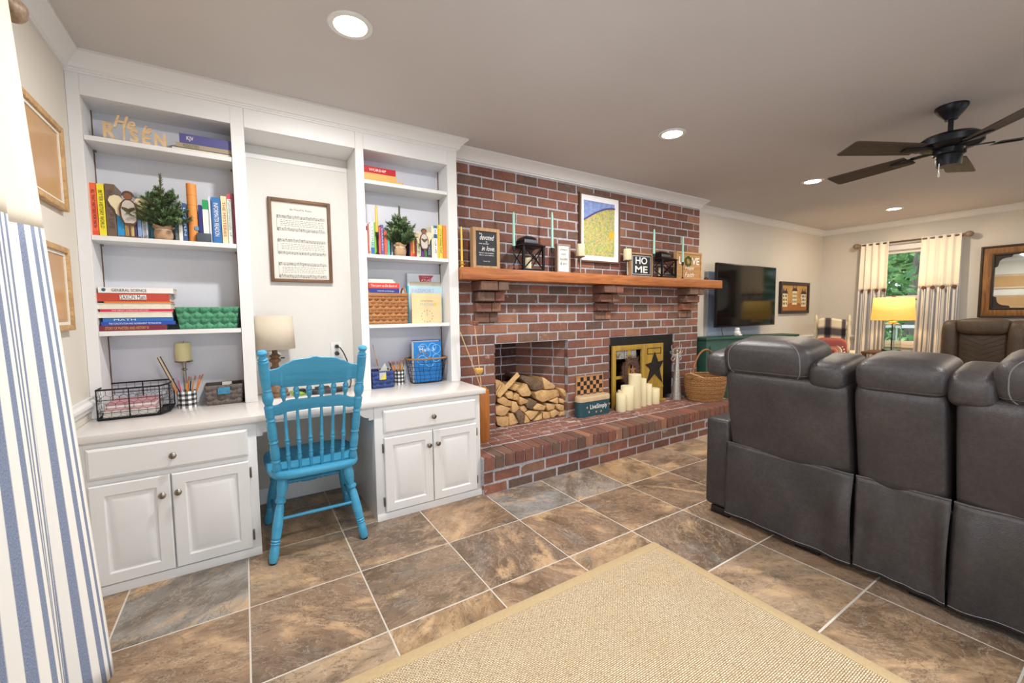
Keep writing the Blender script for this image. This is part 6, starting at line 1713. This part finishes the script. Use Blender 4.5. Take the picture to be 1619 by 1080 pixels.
for (px_, pt, pm_, yy, nm) in ((812.5, 335, 390, 2.835, 'left of the first lantern'), (873, 335, 393, 2.835, 'right of the first lantern'), (1034, 362, 402, 2.825, 'between the HOME sign and second lantern'), (1079.3, 373.5, 415, 2.81, 'in front of the LOVE sign')):
    top = at(px_, pt, Y=yy); mid = at(px_, pm_, Y=yy)
    t = thing('taper_stand', 'slim black iron taper stand '+nm, 'candle holder', (mid.x, yy, Z0), 0, 'black iron taper stands on the mantel')
    MB().lathe([(0, Z0), (.024, Z0), (.024, Z0+.003), (.008, Z0+.012), (.0035, Z0+.02), (.0035, mid.z-.034), (.0105, mid.z-.03), (.0125, mid.z-.004), (.0125, mid.z+.004), (0, mid.z)], (mid.x, yy, 0), 18).build('stem', M_black, t)
    taper(mid.x, yy, mid.z, top.z, .0115, M_teal, 'aqua green taper candle '+nm, GTP)
def lantern(x0, x1, y, zt_roof, ztop, label, cl):
    w = (x1-x0); xc = (x0+x1)/2; yc = y+w/2; hw = w*.43
    t = thing('lantern', label, 'lantern', (xc, yc, Z0), 0, 'black lanterns on the mantel')
    def sqr(r_, z): return [(xc-r_, yc-r_, z), (xc+r_, yc-r_, z), (xc+r_, yc+r_, z), (xc-r_, yc+r_, z)]
    B((xc-hw-.005, yc-hw-.005, Z0), (xc+hw+.008, yc+hw+.008, Z0+.018)).build('base', M_iron, t, bevel=.003)
    for sx_ in (-1, 1):
        for sy_ in (-1, 1): B((xc+sx_*hw-.009, yc+sy_*hw-.009, Z0+.014), (xc+sx_*hw+.009, yc+sy_*hw+.009, zt_roof-.01)).build('corner_post', M_iron, t)
    za, zb_ = Z0+.014, zt_roof-.012
    for f_ in range(4):
        c_ = [sqr(hw, 0)[f_], sqr(hw, 0)[(f_+1) % 4]]; a = Vector(c_[0]); b = Vector(c_[1])
        m = MB(); m.tube([a+Vector((0, 0, za)), b+Vector((0, 0, zb_))], .0055, 4); m.tube([b+Vector((0, 0, za)), a+Vector((0, 0, zb_))], .0055, 4); m.tube([a+Vector((0, 0, zb_)), b+Vector((0, 0, zb_))], .005, 4)
        m.build('cross_bar', M_iron, t)
    R_ = [(hw*1.10, zt_roof-.016), (hw*1.18, zt_roof-.008), (hw*1.0, zt_roof+.002), (hw*.74, zt_roof+.014), (hw*.70, zt_roof+.022), (hw*.66, zt_roof+.045), (hw*.52, zt_roof+.064), (hw*.3, zt_roof+.078), (hw*.1, zt_roof+.084)]
    vs = [p_ for r_, z in R_ for p_ in sqr(r_, z)]; fs = [(3, 2, 1, 0)]
    for i in range(len(R_)-1):
        for k in range(4): fs.append((i*4+k, i*4+(k+1) % 4, i*4+4+(k+1) % 4, i*4+4+k))
    fs.append([(len(R_)-1)*4+k for k in range(4)]); MB().add(vs, fs).build('roof', M_iron, t, angle=20)
    MB().tube([(xc-.010*math.cos(a*PI/8), yc, ztop-.012+.012*math.sin(a*PI/8)) for a in range(16)], .003, 5, True).cyl((xc, yc, zt_roof+.075), (xc, yc, ztop-.02), .005, n=8).build('ring', M_iron, t)
    pillar_candle((xc+.012, yc), .028, Z0+.0145, Z0+.115, cl)
lantern(1.880, 2.105, 2.79, 1.752, 1.838, 'black metal lantern between the first two aqua tapers', 'white candle inside the left lantern')
lantern(3.550, 3.800, 2.785, 1.740, 1.826, 'black metal lantern between the HOME and LOVE signs', 'white candle inside the right lantern')
t = sign_box('verse_sign', 'small whitewashed sign with grey script right of the left lantern', 2.283, 2.432, Z0, 1.793, 2.868, .035, .016, plain('#9a8478', .6, var=.2, scale=40), M_paper, .004)
for s_, z, w in (('always', 1.745, .08), ('stay', 1.705, .06), ('humble', 1.668, .085), ('& kind', 1.628, .075)): text(t, s_, (2.358, 2.8705, z), w, .026, plain('#5a5552', .6), shear=.3)
GPS = 'nickel pillar stands on the mantel'
for x, zc_, nm in ((2.520, 1.697, 'left of the framed painting bottom'), (3.112, 1.697, 'left of the HOME sign')):
    t = thing('pillar_stand', 'slim nickel pillar candle stand '+nm, 'candle holder', (x, 2.84, Z0), 0, GPS)
    MB().lathe([(0, Z0), (.034, Z0), (.034, Z0+.004), (.010, Z0+.012), (.008, Z0+.02), (.0085, zc_-.02), (.013, zc_-.016), (.042, zc_-.005), (.042, zc_), (0, zc_)], (x, 2.84, 0), 24).build('stem', M_nickel, t)
    pillar_candle((x, 2.84), .038, zc_+.0005, 1.800, 'cream birch pillar candle '+nm, 'birch pillar candles on the mantel', plain('#e4d6b0', .6, var=.22, scale=30))
t = sign_box('home_sign', 'square black and white HOME sign in a wooden frame', 3.196, 3.515, Z0, 1.782, 2.872, .04, .016, M_oak, plain('#24262e', .6))
frame_mesh(3.222, 3.489, Z0+.026, 1.756, 2.8785, 2.8797, .008).build('border_line', plain('#aeb4bc', .6), t, smooth=False)
text(t, 'HO', (3.352, 2.8785, 1.708), .17, .070, M_whiteink, bold=.02); text(t, 'ME', (3.352, 2.8785, 1.622), .18, .066, M_whiteink, bold=.02)
t = sign_box('love_sign', 'square wooden sign lettered LOVE Hope Faith with green wreath', 3.895, 4.335, Z0, 1.842, 2.872, .045, .022, M_oakx, wood('sign_plank', '#c99c66', '#9f7443', 'X', .6))
text(t, 'L', (3.962, 2.878, 1.748), .045, .075, M_whiteink, bold=.02); text(t, 'VE', (4.225, 2.878, 1.748), .135, .075, M_whiteink, bold=.02)
text(t, 'Hope', (4.12, 2.878, 1.668), .15, .050, M_whiteink, shear=.3); text(t, 'Faith', (4.12, 2.878, 1.600), .16, .050, M_whiteink, shear=.3)
m = MB(); q = random.Random(3)
for k in range(120):
    a = q.uniform(0, 2*PI); r_ = .045+q.uniform(-.010, .010); c_ = Vector((4.095+r_*math.cos(a), 2.874+q.uniform(-.006, .004), 1.745+r_*math.sin(a)))
    d1 = Vector((q.uniform(-1, 1), q.uniform(-.4, .2), q.uniform(-1, 1))).normalized()*.012; d2 = d1.cross(Vector((0, 1, 0))).normalized()*.005
    m.add([c_-d1, c_+d2, c_+d1, c_-d2], [(0, 1, 2, 3)])
m.build('wreath', plain('#4a6a38', .7, var=.3), t, smooth=False)
pn = thing('pine_cone', 'tiny brown pine cone at the right end of the mantel', 'pine cone', (4.40, 2.86, Z0))
m = MB()
for k in range(26):
    a = k*2.4; z = Z0+.003+k*.0013; r_ = .020*math.sin(PI*(k+4)/32); m.sq((4.40+r_*math.cos(a), 2.86+r_*math.sin(a), z), (.014, .014, .007), .9, .9, 8, 5)
m.build('scales', plain('#6b5138', .8, var=.3), pn)
# framed painting on the brick
pt = thing('framed_painting', 'framed pointillist landscape painting hung on the brick chimney', 'picture', (2.84, 2.93, 1.665))
px0, px1, pz0, pz1 = 2.588, 3.098, 1.665, 2.285
frame_mesh(px0, px1, pz0, pz1, 2.918, 2.946, .016).build('frame', plain('#6b5040', .5, var=.2), pt, bevel=.002)
B((px0+.012, 2.93, pz0+.012), (px1-.012, 2.944, pz1-.012)).build('mat_board', plain('#f1eff2', .6, var=.02), pt, smooth=False)
def painting():
    t = NT('landscape_paint'); t.set(.5)
    v = t.coord(); sep = t.n('ShaderNodeSeparateXYZ'); t.l(v, sep.inputs[0])
    vo = t.n('ShaderNodeTexVoronoi'); vo.inputs['Scale'].default_value = 90; t.l(v, vo.inputs['Vector'])
    n_ = t.noise(v, 7, 4, .6, .5); sepc = t.n('ShaderNodeSeparateColor'); t.l(vo.outputs['Color'], sepc.inputs[0])
    mixv = t.math('ADD', t.math('MULTIPLY', sepc.outputs[0], .5), t.math('MULTIPLY', n_.outputs[0], .55))
    t.col(t.ramp(mixv, [(.2, '#5f8a4a'), (.35, '#9fb06a'), (.48, '#c9b48a'), (.55, '#b58a7a'), (.64, '#d8c84a'), (.75, '#7aa85a'), (.88, '#8aa8a0')])); return t.m
ax0, ax1, az0, az1 = 2.640, 3.028, 1.726, 2.220
B((ax0, 2.9292, az0), (ax1, 2.9305, az1)).build('painted_field', painting(), pt, smooth=False)
hill = [(ax0, az1), (ax0, az1-.175)]+[(ax0+(ax1-ax0)*k/10, az1-.175+.135*math.sin(k/10*PI/2)) for k in range(11)]+[(ax1, az1)]
MB().prism(hill, lambda u, v: (u, 2.9285, v), (0, .0006, 0)).build('painted_sky', plain('#8fa6e0', .5, var=.4, scale=30), pt, smooth=False)
MB().tube([(ax0+(ax1-ax0)*k/10, 2.9285, az1-.175+.135*math.sin(k/10*PI/2)) for k in range(11)], .008, 5).build('painted_ridge', plain('#6a5a9a', .5, var=.3), pt)
MB().turned((2.99, 2.929, 1.93), (2.99, 2.9282, 1.93), [(0, .038), (1, .038)], 20).build('painted_sun', plain('#e0b830', .5, var=.2, scale=40), pt)

# ================================================================== HEARTH DISPLAY
c11 = crop((895, 590, 975, 670), 1080)
tc_ = Vector((2.70, 2.876, HZ)); TW, TD, TH = .395, .10, .185
tin = thing('keepsake_tin', 'dark teal oval tin painted Live Simply with stars on the hearth', 'tin', tc_)
def oval(k, z, w=TW, d=TD):
    pts = []
    for i in range(48):
        a = 2*PI*i/48; c_, s_ = math.cos(a), math.sin(a); sx_ = (w/2-d/2)*(1 if c_ > 1e-6 else -1 if c_ < -1e-6 else 0)
        pts.append((tc_.x+sx_+d/2*k*c_, tc_.y+d/2*k*s_, z))
    return pts
def ovloft(levels):
    vs = []; fs = []
    for k, z in levels: vs += oval(k, z)
    N = 48; fs.append(list(reversed(range(N))))
    for i in range(len(levels)-1):
        for k in range(N): fs.append((i*N+k, i*N+(k+1) % N, (i+1)*N+(k+1) % N, (i+1)*N+k))
    fs.append([(len(levels)-1)*N+k for k in range(N)]); return MB().add(vs, fs)
ovloft([(1, HZ), (1, HZ+TH-.045)]).build('body', plain('#24505c', .5, var=.2, scale=20), tin)
ovloft([(1.05, HZ+TH-.045), (1.05, HZ+TH-.012), (1.0, HZ+TH-.006), (.9, HZ+TH)]).build('lid', plain('#cdb590', .6, var=.25, scale=12), tin)
yt = tc_.y-TD/2-.0008
text(tin, 'LiveSimply', (tc_.x+.03, yt, HZ+.083), .21, .055, M_whiteink, bold=.01)
def star_pts(cx, cz, r_, r2=None):
    r2 = r2 or r_*.42
    return [(cx+(r_ if k % 2 == 0 else r2)*math.sin(k*PI/5), cz+(r_ if k % 2 == 0 else r2)*math.cos(k*PI/5)) for k in range(10)]
for dx_, dz_ in ((-.112, .088), (-.088, .045), (.0, .038), (.06, .036), (.165, .092)):
    MB().prism(star_pts(tc_.x+dx_, HZ+dz_, .013), lambda u, v: (u, yt, v), (0, .001, 0)).build('painted_star', plain('#d8a878', .6), tin, smooth=False)
ck = thing('checkerboard', 'small wooden checkerboard leaning on brick behind the teal tin', 'game board', (2.725, 2.94, HZ))
kx0, kx1, kz1 = 2.555, 2.893, .614; kz0 = kz1-.36
B((kx0, 2.938, HZ), (kx1, 2.947, kz1)).build('board', M_oakx, ck, bevel=.001, seg=1)
frame_mesh(kx0, kx1, HZ, kz1, 2.934, 2.94, .010).build('edge', plain('#b58a60', .6, var=.2), ck)
s_ = (kx1-kx0-.024)/8
for i in range(8):
    for j in range(6):
        if (i+j) % 2: B((kx0+.012+i*s_, 2.937, kz1-.012-(j+1)*s_), (kx0+.012+(i+1)*s_, 2.9381, kz1-.012-j*s_)).build('black_square', M_dark, ck, smooth=False)
        else: B((kx0+.012+i*s_, 2.9374, kz1-.012-(j+1)*s_), (kx0+.012+(i+1)*s_, 2.9381, kz1-.012-j*s_)).build('tan_square', plain('#c98f5c', .6, var=.2, scale=40), ck, smooth=False)

# yellow shutter decor
M_yel = wood('mustard_paint', '#b8963a', '#8f7028', 'Z', .6, .7, .7)
shx0, shx1, shz1 = 3.012, 3.765, .872; SY = 2.925
sw = thing('window_shutter_decor', 'mustard yellow old window frame and shutter leaning in the fireplace', 'decor', (3.39, SY, HZ))
wx1 = 3.47; fz = HZ+.02
for a, b in ((shx0, shx0+.045), (wx1-.045, wx1)): B((a, SY, HZ), (b, SY+.022, shz1)).build('window_stile', M_yel, sw, bevel=.002)
for a, b in ((shz1-.05, shz1), (fz, fz+.05)): B((shx0+.045, SY, a), (wx1-.045, SY+.022, b)).build('window_rail', M_yel, sw, bevel=.002)
B((shx0+.215, SY+.004, fz+.05), (shx0+.25, SY+.018, shz1-.05)).build('muntin', M_yel, sw, bevel=.001)
B((shx0+.045, SY+.006, .54), (wx1-.045, SY+.016, .57)).build('muntin', M_yel, sw, bevel=.001)
MB().box((shx0+.04, SY-.035, HZ), (shx1, SY, HZ+.025)).build('ledge', M_yel, sw, bevel=.002)
for z in (.40, .79): MB().turned((shx0+.065, SY+.0, z), (shx0+.065, SY-.016, z), [(0, .026), (.6, .026), (1, .016)], 14).build('hinge_knob', plain('#8f8a68', .5, .2, var=.3), sw)
xm = (wx1+shx1)/2
for a, b in ((wx1+.003, xm-.001), (xm+.001, shx1)): B((a, SY+.002, HZ+.025), (b, SY+.018, shz1)).build('shutter_board', M_yel, sw, bevel=.0015, seg=1)
frame_mesh(wx1+.04, shx1-.04, shz1-.11, shz1-.045, SY-.001, SY+.003, .006).build('panel_outline', M_dark, sw, smooth=False)
B((wx1+.003, SY-.003, HZ+.14), (shx1, SY+.002, HZ+.165)).build('shutter_batten', M_yel, sw, bevel=.0015)
Sp = [(0, .165), (.055, .06), (.14, .07), (.075, -.015), (.125, -.165), (.0, -.06), (-.125, -.155), (-.07, -.01), (-.14, .045), (-.05, .06)]
MB().prism([(xm+.005+u, .615+v) for u, v in Sp], lambda u, v: (u, SY-.006, v), (0, .007, 0)).build('iron_star', M_dark, sw)
gk = MB().grid(10, 6, lambda u, v: Vector((shx0+.05+.30*u, SY+.012+.006*math.sin(20*u), .74+.08*v)), lambda u, v: (u, v*.1)); gk.build('gingham_valance', checks('gingham_small', '#e8e4dc', '#77787c', '#17171b', 18, .012), sw)
wr = thing('twig_wreath', 'brown twig wreath with a rusty star hanging on the yellow window frame', 'wreath', (shx0+.235, SY-.02, .52))
q = random.Random(6); m = MB(); wc = Vector((shx0+.235, SY-.014, .615))
for k in range(900):
    a = q.uniform(0, 2*PI); r_ = .075+q.uniform(-.03, .035); p0 = wc+Vector((r_*math.cos(a), q.uniform(-.010, .006), r_*1.25*math.sin(a)))
    d = Vector((math.cos(a+q.uniform(-1.2, 1.2)), q.uniform(-.3, .1), math.sin(a+q.uniform(-1.2, 1.2))))*q.uniform(.03, .065); s_ = d.cross(Vector((0, 1, 0))).normalized()*.0025
    m.add([p0-s_, p0+s_, p0+d], [(0, 1, 2)])
o = m.build('twigs', plain('#6b4f42', .9, var=.3), wr, smooth=False); o['kind'] = 'stuff'
MB().tube([wc+Vector((.075*math.cos(a*PI/12), .004, .094*math.sin(a*PI/12))) for a in range(24)], .016, 6, True).build('twig_ring', plain('#5b4237', .9, var=.3), wr)
MB().prism(star_pts(wc.x+.01, wc.z+.01, .048), lambda u, v: (u, SY-.034, v), (0, .006, 0)).build('rusty_star', plain('#9a6a50', .6, var=.3, scale=30), wr)
# candles on the hearth
c12 = crop((950, 520, 1090, 650), 1163)
GC = 'cream flameless pillar candles in front of the yellow shutter'
CY = 2.855
for ub, u0, u1, vt, yy, z0, lab in ((295, 235, 315, 812, 2.885, HZ, 'short cream candle half hidden at the left of the candle group'), (265, 215, 315, 862, 2.82, HZ, 'shortest cream candle at the front left of the candle group'), (350, 282, 412, 755, 2.84, HZ, 'wide cream candle second from the left with a wick'),
                                (446, 382, 510, 602, 2.85, HZ, 'tallest cream candle in the middle of the group'), (550, 514, 586, 657, 2.855, HZ, 'second tallest slim cream candle'), (622, 588, 658, 728, 2.86, HZ, 'medium slim cream candle'), (708, 664, 753, 785, 2.86, HZ, 'short cream candle at the right end of the group')):
    a = lx_(c12, u0, vt, yy); b = lx_(c12, u1, vt, yy)
    pillar_candle(((a.x+b.x)/2, yy), (b.x-a.x)/2*.90, z0+.0003, a.z, lab, GC, None, 'wick' in lab or 'tallest cream candle in' in lab)
# silver angel
an = thing('silver_angel', 'tall hammered silver metal angel with scrolled wings on the hearth', 'figurine', (3.905, 2.86, HZ))
AX, AYY = 3.905, 2.86
M_silver = plain('#cfccc6', .35, .6, var=.4, scale=60)
zt = at(1063, 560, Y=AYY).z
MB().lathe([(0, HZ), (.052, HZ), (.050, HZ+.02), (.034, HZ+.25), (.016, zt-.04), (.012, zt-.005), (.006, zt+.012), (0, zt+.013)], (AX, AYY, 0), 28).build('gown', M_silver, an)
MB().sq((AX, AYY, zt+.028), (.026, .026, .032), .9, .9, 14, 10).build('head', M_silver, an)
MB().tube([(AX+.018*math.cos(a*PI/8), AYY, zt+.062+.014*math.sin(a*PI/8)) for a in range(16)], .004, 5, True).build('halo', M_silver, an)
MB().tube([(AX-.09, AYY-.01, zt-.005), (AX, AYY-.014, zt-.008), (AX+.05, AYY-.01, zt+.02)], .003, 5).build('arm', M_silver, an)
for s_ in (-1, 1):
    m = MB()
    m.tube([(AX+s_*u, AYY+.008, zt+v) for u, v in ((.012, -.02), (.045, .0), (.07, .035), (.085, .075), (.08, .10))], [.006, .006, .005, .0045, .003], 6)
    m.tube([(AX+s_*u, AYY+.008, zt+v) for u, v in ((.012, -.02), (.03, -.055), (.06, -.075), (.082, -.062), (.084, -.04), (.066, -.032), (.056, -.046))], .0045, 6)
    m.tube([(AX+s_*u, AYY+.008, zt+v) for u, v in ((.02, -.03), (.05, -.02), (.08, .0), (.10, .012), (.102, .028), (.088, .03))], .004, 6)
    m.build('wing', M_silver, an)
# big wicker basket with hoop handle
bk = thing('wicker_basket', 'large oval wicker basket with twig hoop handle at the end of the hearth', 'basket', (4.16, 2.68, HZ))
kx, ky = 4.17, 2.70; HB = .255
M_wick = wood('wicker', '#b98a55', '#7d5630', 'X', .7, 3, .9)
def bpt(a, z, off=0):
    k = (z-HZ)/HB; rx = .205+.035*math.sin(min(1, k)*PI*.6)+off; ry = .150+.03*math.sin(min(1, k)*PI*.6)+off
    return Vector((kx+rx*math.cos(a), ky+ry*math.sin(a), z))
m = MB()
for r0 in range(17):
    z = HZ+.010+r0*.0152
    for half in (0, 1):
        m.tube([bpt(2*PI*i/72, z+.0045*math.sin(i*PI/2+half*PI+r0*1.1), .006*math.cos(i*PI/2+half*PI+r0*PI)) for i in range(72)], .0052, 5, True)
o = m.build('woven_wall', M_wick, bk); o['kind'] = 'stuff'
MB().tube([bpt(2*PI*i/60, HZ+HB)+Vector((0, 0, .004*(i % 2))) for i in range(60)], .009, 6, True).build('rim', M_wick, bk)
MB().prism([(kx+.2*math.cos(a*PI/20), ky+.145*math.sin(a*PI/20)) for a in range(40)], lambda u, v: (u, v, HZ), (0, 0, .01)).build('bottom', M_wick, bk)
MB().tube([(kx-.232*math.cos(a*PI/16), ky, HZ+HB-.06+.34*math.sin(a*PI/16)) for a in range(17)], .0095, 8).build('handle', wood('twig_handle', '#a8703f', '#74472a', 'X', .5), bk)
for a_, b_ in (((kx-.30, ky-.02, HZ+HB+.055), (kx-.16, ky-.10, HZ+HB-.005)), ((kx+.2, ky-.08, HZ+HB+.02), (kx+.26, ky-.06, HZ+HB+.05))): MB().tube([a_, b_], .009, 7).build('twig_end', plain('#c2a074', .7, var=.2), bk)

# ================================================================== FIREWOOD
c13 = crop((770, 570, 920, 700), 1246)
def endgrain(name, bark):
    t = NT(name); t.set(.8); n_ = t.noise(t.scale(t.coord(), (40, 6, 40)), 1, 5, .65, .8); n2 = t.noise(t.coord(), 9, 4)
    oi = t.n('ShaderNodeObjectInfo')
    a = t.ramp(n_.outputs[0], [(.3, '#a8804f'), (.5, '#cfa771'), (.75, '#dfc08e')]) if not bark else t.ramp(n_.outputs[0], [(.3, '#4a3a2e'), (.5, '#6f5a48'), (.75, '#8f7860')])
    a = t.mix(t.ramp(n2.outputs[0], [(.45, 0), (.75, .5)]), a, '#8a6038'); a = t.mix(t.ramp(oi.outputs['Random'], [(0, 0), (1, .35)]), a, '#e2bd88' if not bark else '#5a4a3c')
    t.col(a); t.bump(n_.outputs[0], .5, .005); return t.m
M_log = endgrain('split_wood', False); M_barkw = endgrain('log_bark', True)
LG = [
 ([(112,735),(285,740),(285,885),(200,890),(140,850)], 'D-shaped split log at the bottom left corner of the woodpile', 0), ([(290,700),(340,690),(420,820),(320,895),(290,880)], 'pale wedge log second in the bottom row', 0), ([(378,685),(440,650),(500,720),(482,848),(430,832)], 'dark bark-covered log third in the bottom row', 1),
 ([(508,715),(572,795),(550,862),(490,855)], 'small amber wedge log in the bottom row', 0), ([(505,690),(560,662),(690,665),(605,765),(572,785)], 'brown wedge log fifth in the bottom row', 0), ([(610,800),(720,685),(725,800),(622,826)], 'reddish brown triangular log in the middle of the bottom row', 0),
 ([(735,680),(828,680),(830,762),(740,800)], 'square-ended log right of the middle of the bottom row', 0), ([(834,675),(900,645),(962,685),(882,770),(842,755)], 'golden triangular log second from the right in the bottom row', 0), ([(962,752),(978,684),(1068,645),(1065,756)], 'pale four-sided log at the right end of the bottom row', 0),
 ([(112,612),(200,590),(308,628),(240,720),(180,728),(112,708)], 'broad half-round log above the bottom left corner log', 0), ([(328,535),(390,548),(428,632),(372,688),(328,680)], 'narrow upright split log in the second row', 0), ([(437,612),(490,590),(528,642),(490,684),(442,652)], 'small pale nub log in the second row', 0),
 ([(512,585),(565,495),(668,545),(605,648),(535,632)], 'dark round log end in the centre of the woodpile', 1), ([(614,622),(680,565),(776,602),(748,656),(622,648)], 'tan wedge log right of the dark centre log', 0), ([(782,605),(790,565),(893,580),(888,640),(798,660)], 'tan log third from the right in the second row', 0),
 ([(905,605),(950,572),(1072,612),(1068,640),(970,664)], 'greyish long log at the right of the second row', 0), ([(130,505),(220,478),(320,545),(320,600),(250,602),(140,552)], 'squat split log at the left of the third row', 0), ([(343,472),(380,425),(432,452),(418,528),(345,520)], 'grey-brown chunk left of the pale pointed log', 0),
 ([(432,475),(540,522),(530,560),(440,588),(425,535)], 'pale pointed log in the third row', 0), ([(385,385),(470,375),(520,305),(585,432),(560,470),(470,476)], 'large split log with dark underside near the top left', 0), ([(622,425),(720,390),(830,395),(935,375),(952,470),(830,508),(740,552),(655,512)], 'biggest half-round split log in the upper right of the pile', 0),
 ([(836,540),(938,486),(938,570)], 'thin triangular sliver under the biggest log', 0), ([(946,494),(1060,525),(1102,556),(1060,588),(952,548)], 'grey knotted log at the right edge of the pile', 0), ([(902,352),(1000,372),(1085,432),(1088,518),(1052,508),(962,400)], 'bent curved log crowning the right edge', 0),
 ([(605,388),(612,330),(690,262),(738,282),(732,370),(640,398)], 'round dark log end on top of the pile', 1), ([(722,218),(760,232),(898,332),(880,372),(765,380),(742,290)], 'leaning tan slab at the top right', 0), ([(245,440),(330,404),(350,440),(335,510),(272,500)], 'whitish bark scrap at the left', 0), ([(335,388),(400,315),(440,325),(375,402)], 'pale split chunk under the kindling board', 0),
 ([(440,232),(460,195),(600,222),(690,258),(606,328),(598,385),(545,318)], 'long bark log lying behind the round dark log', 1),
 ([(112,270),(165,262),(240,318),(120,440)], 'brown log at the back left behind the kindling', 0)]
GF = 'split firewood logs stacked in the brick opening'
q = random.Random(12)
for k, (poly, lab, bark) in enumerate(LG):
    back = 'behind' in lab or 'back left' in lab
    yf = 2.985 + (.05 if back else q.uniform(-.012, .015)); dep = q.uniform(.25, .30)
    pts = [lx_(c13, u, v, yf) for u, v in poly]
    pts = [(max(p_.x, N1[0]+.012), max(p_.z, HZ+.002)) for p_ in pts]
    cx_ = sum(p_[0] for p_ in pts)/len(pts); cz_ = sum(p_[1] for p_ in pts)/len(pts)
    yb_ = yf+dep; lim0 = N1[0]+.012+(.18)*(dep/.47); lim1 = N1[1]-.02-.20*(dep/.47)
    sh_ = q.uniform(-.01, .01)
    bx_ = []
    for x, z in pts:
        xx = cx_+(x-cx_)*.9+sh_; xx = min(max(xx, lim0), lim1); bx_.append((xx, max(HZ+.002, cz_+(z-cz_)*.92)))
    n_ = len(pts)
    vs = [(x, yf+q.uniform(-.004, .004), z) for x, z in pts]+[(x, yb_, z) for x, z in bx_]
    fs = [list(range(n_)), [n_+i for i in reversed(range(n_))]]+[(i, i+n_, (i+1) % n_+n_, (i+1) % n_) for i in range(n_)]
    m = MB().add(vs[:], fs)
    solo(m, 'firewood_log', M_barkw if bark else M_log, lab, 'firewood', (cx_, yf+dep/2, min(p_[1] for p_ in pts)), GF, bevel=.004, seg=2, angle=50)
# kindling boards
def plank(a, b, w, label):
    p0 = lx_(c13, *a, 2.975); p1 = lx_(c13, *b, 3.0); d = (p1-p0); s_ = d.cross(Vector((0, 1, 0))).normalized()*w/2; th_ = Vector((0, .012, 0))
    p0.x = max(p0.x, N1[0]+.015); p0.z = max(p0.z, HZ+.01)
    m = MB().add([p0-s_, p0+s_, p1+s_, p1-s_, p0-s_+th_, p0+s_+th_, p1+s_+th_, p1-s_+th_], [(0,1,2,3), (7,6,5,4), (0,4,5,1), (1,5,6,2), (2,6,7,3), (3,7,4,0)])
    solo(m, 'kindling_stick', M_log, label, 'kindling', p0, 'kindling sticks on the woodpile', bevel=.002, seg=1)
plank((150, 470), (418, 178), .042, 'wide pale kindling board leaning across the top left of the woodpile')
plank((120, 455), (235, 320), .014, 'kindling stick second in the fan beside the wide board')
plank((118, 430), (185, 330), .010, 'thin kindling stick in the fan at the far left')
plank((140, 475), (285, 325), .012, 'kindling stick just below the wide kindling board')
flush_texts()
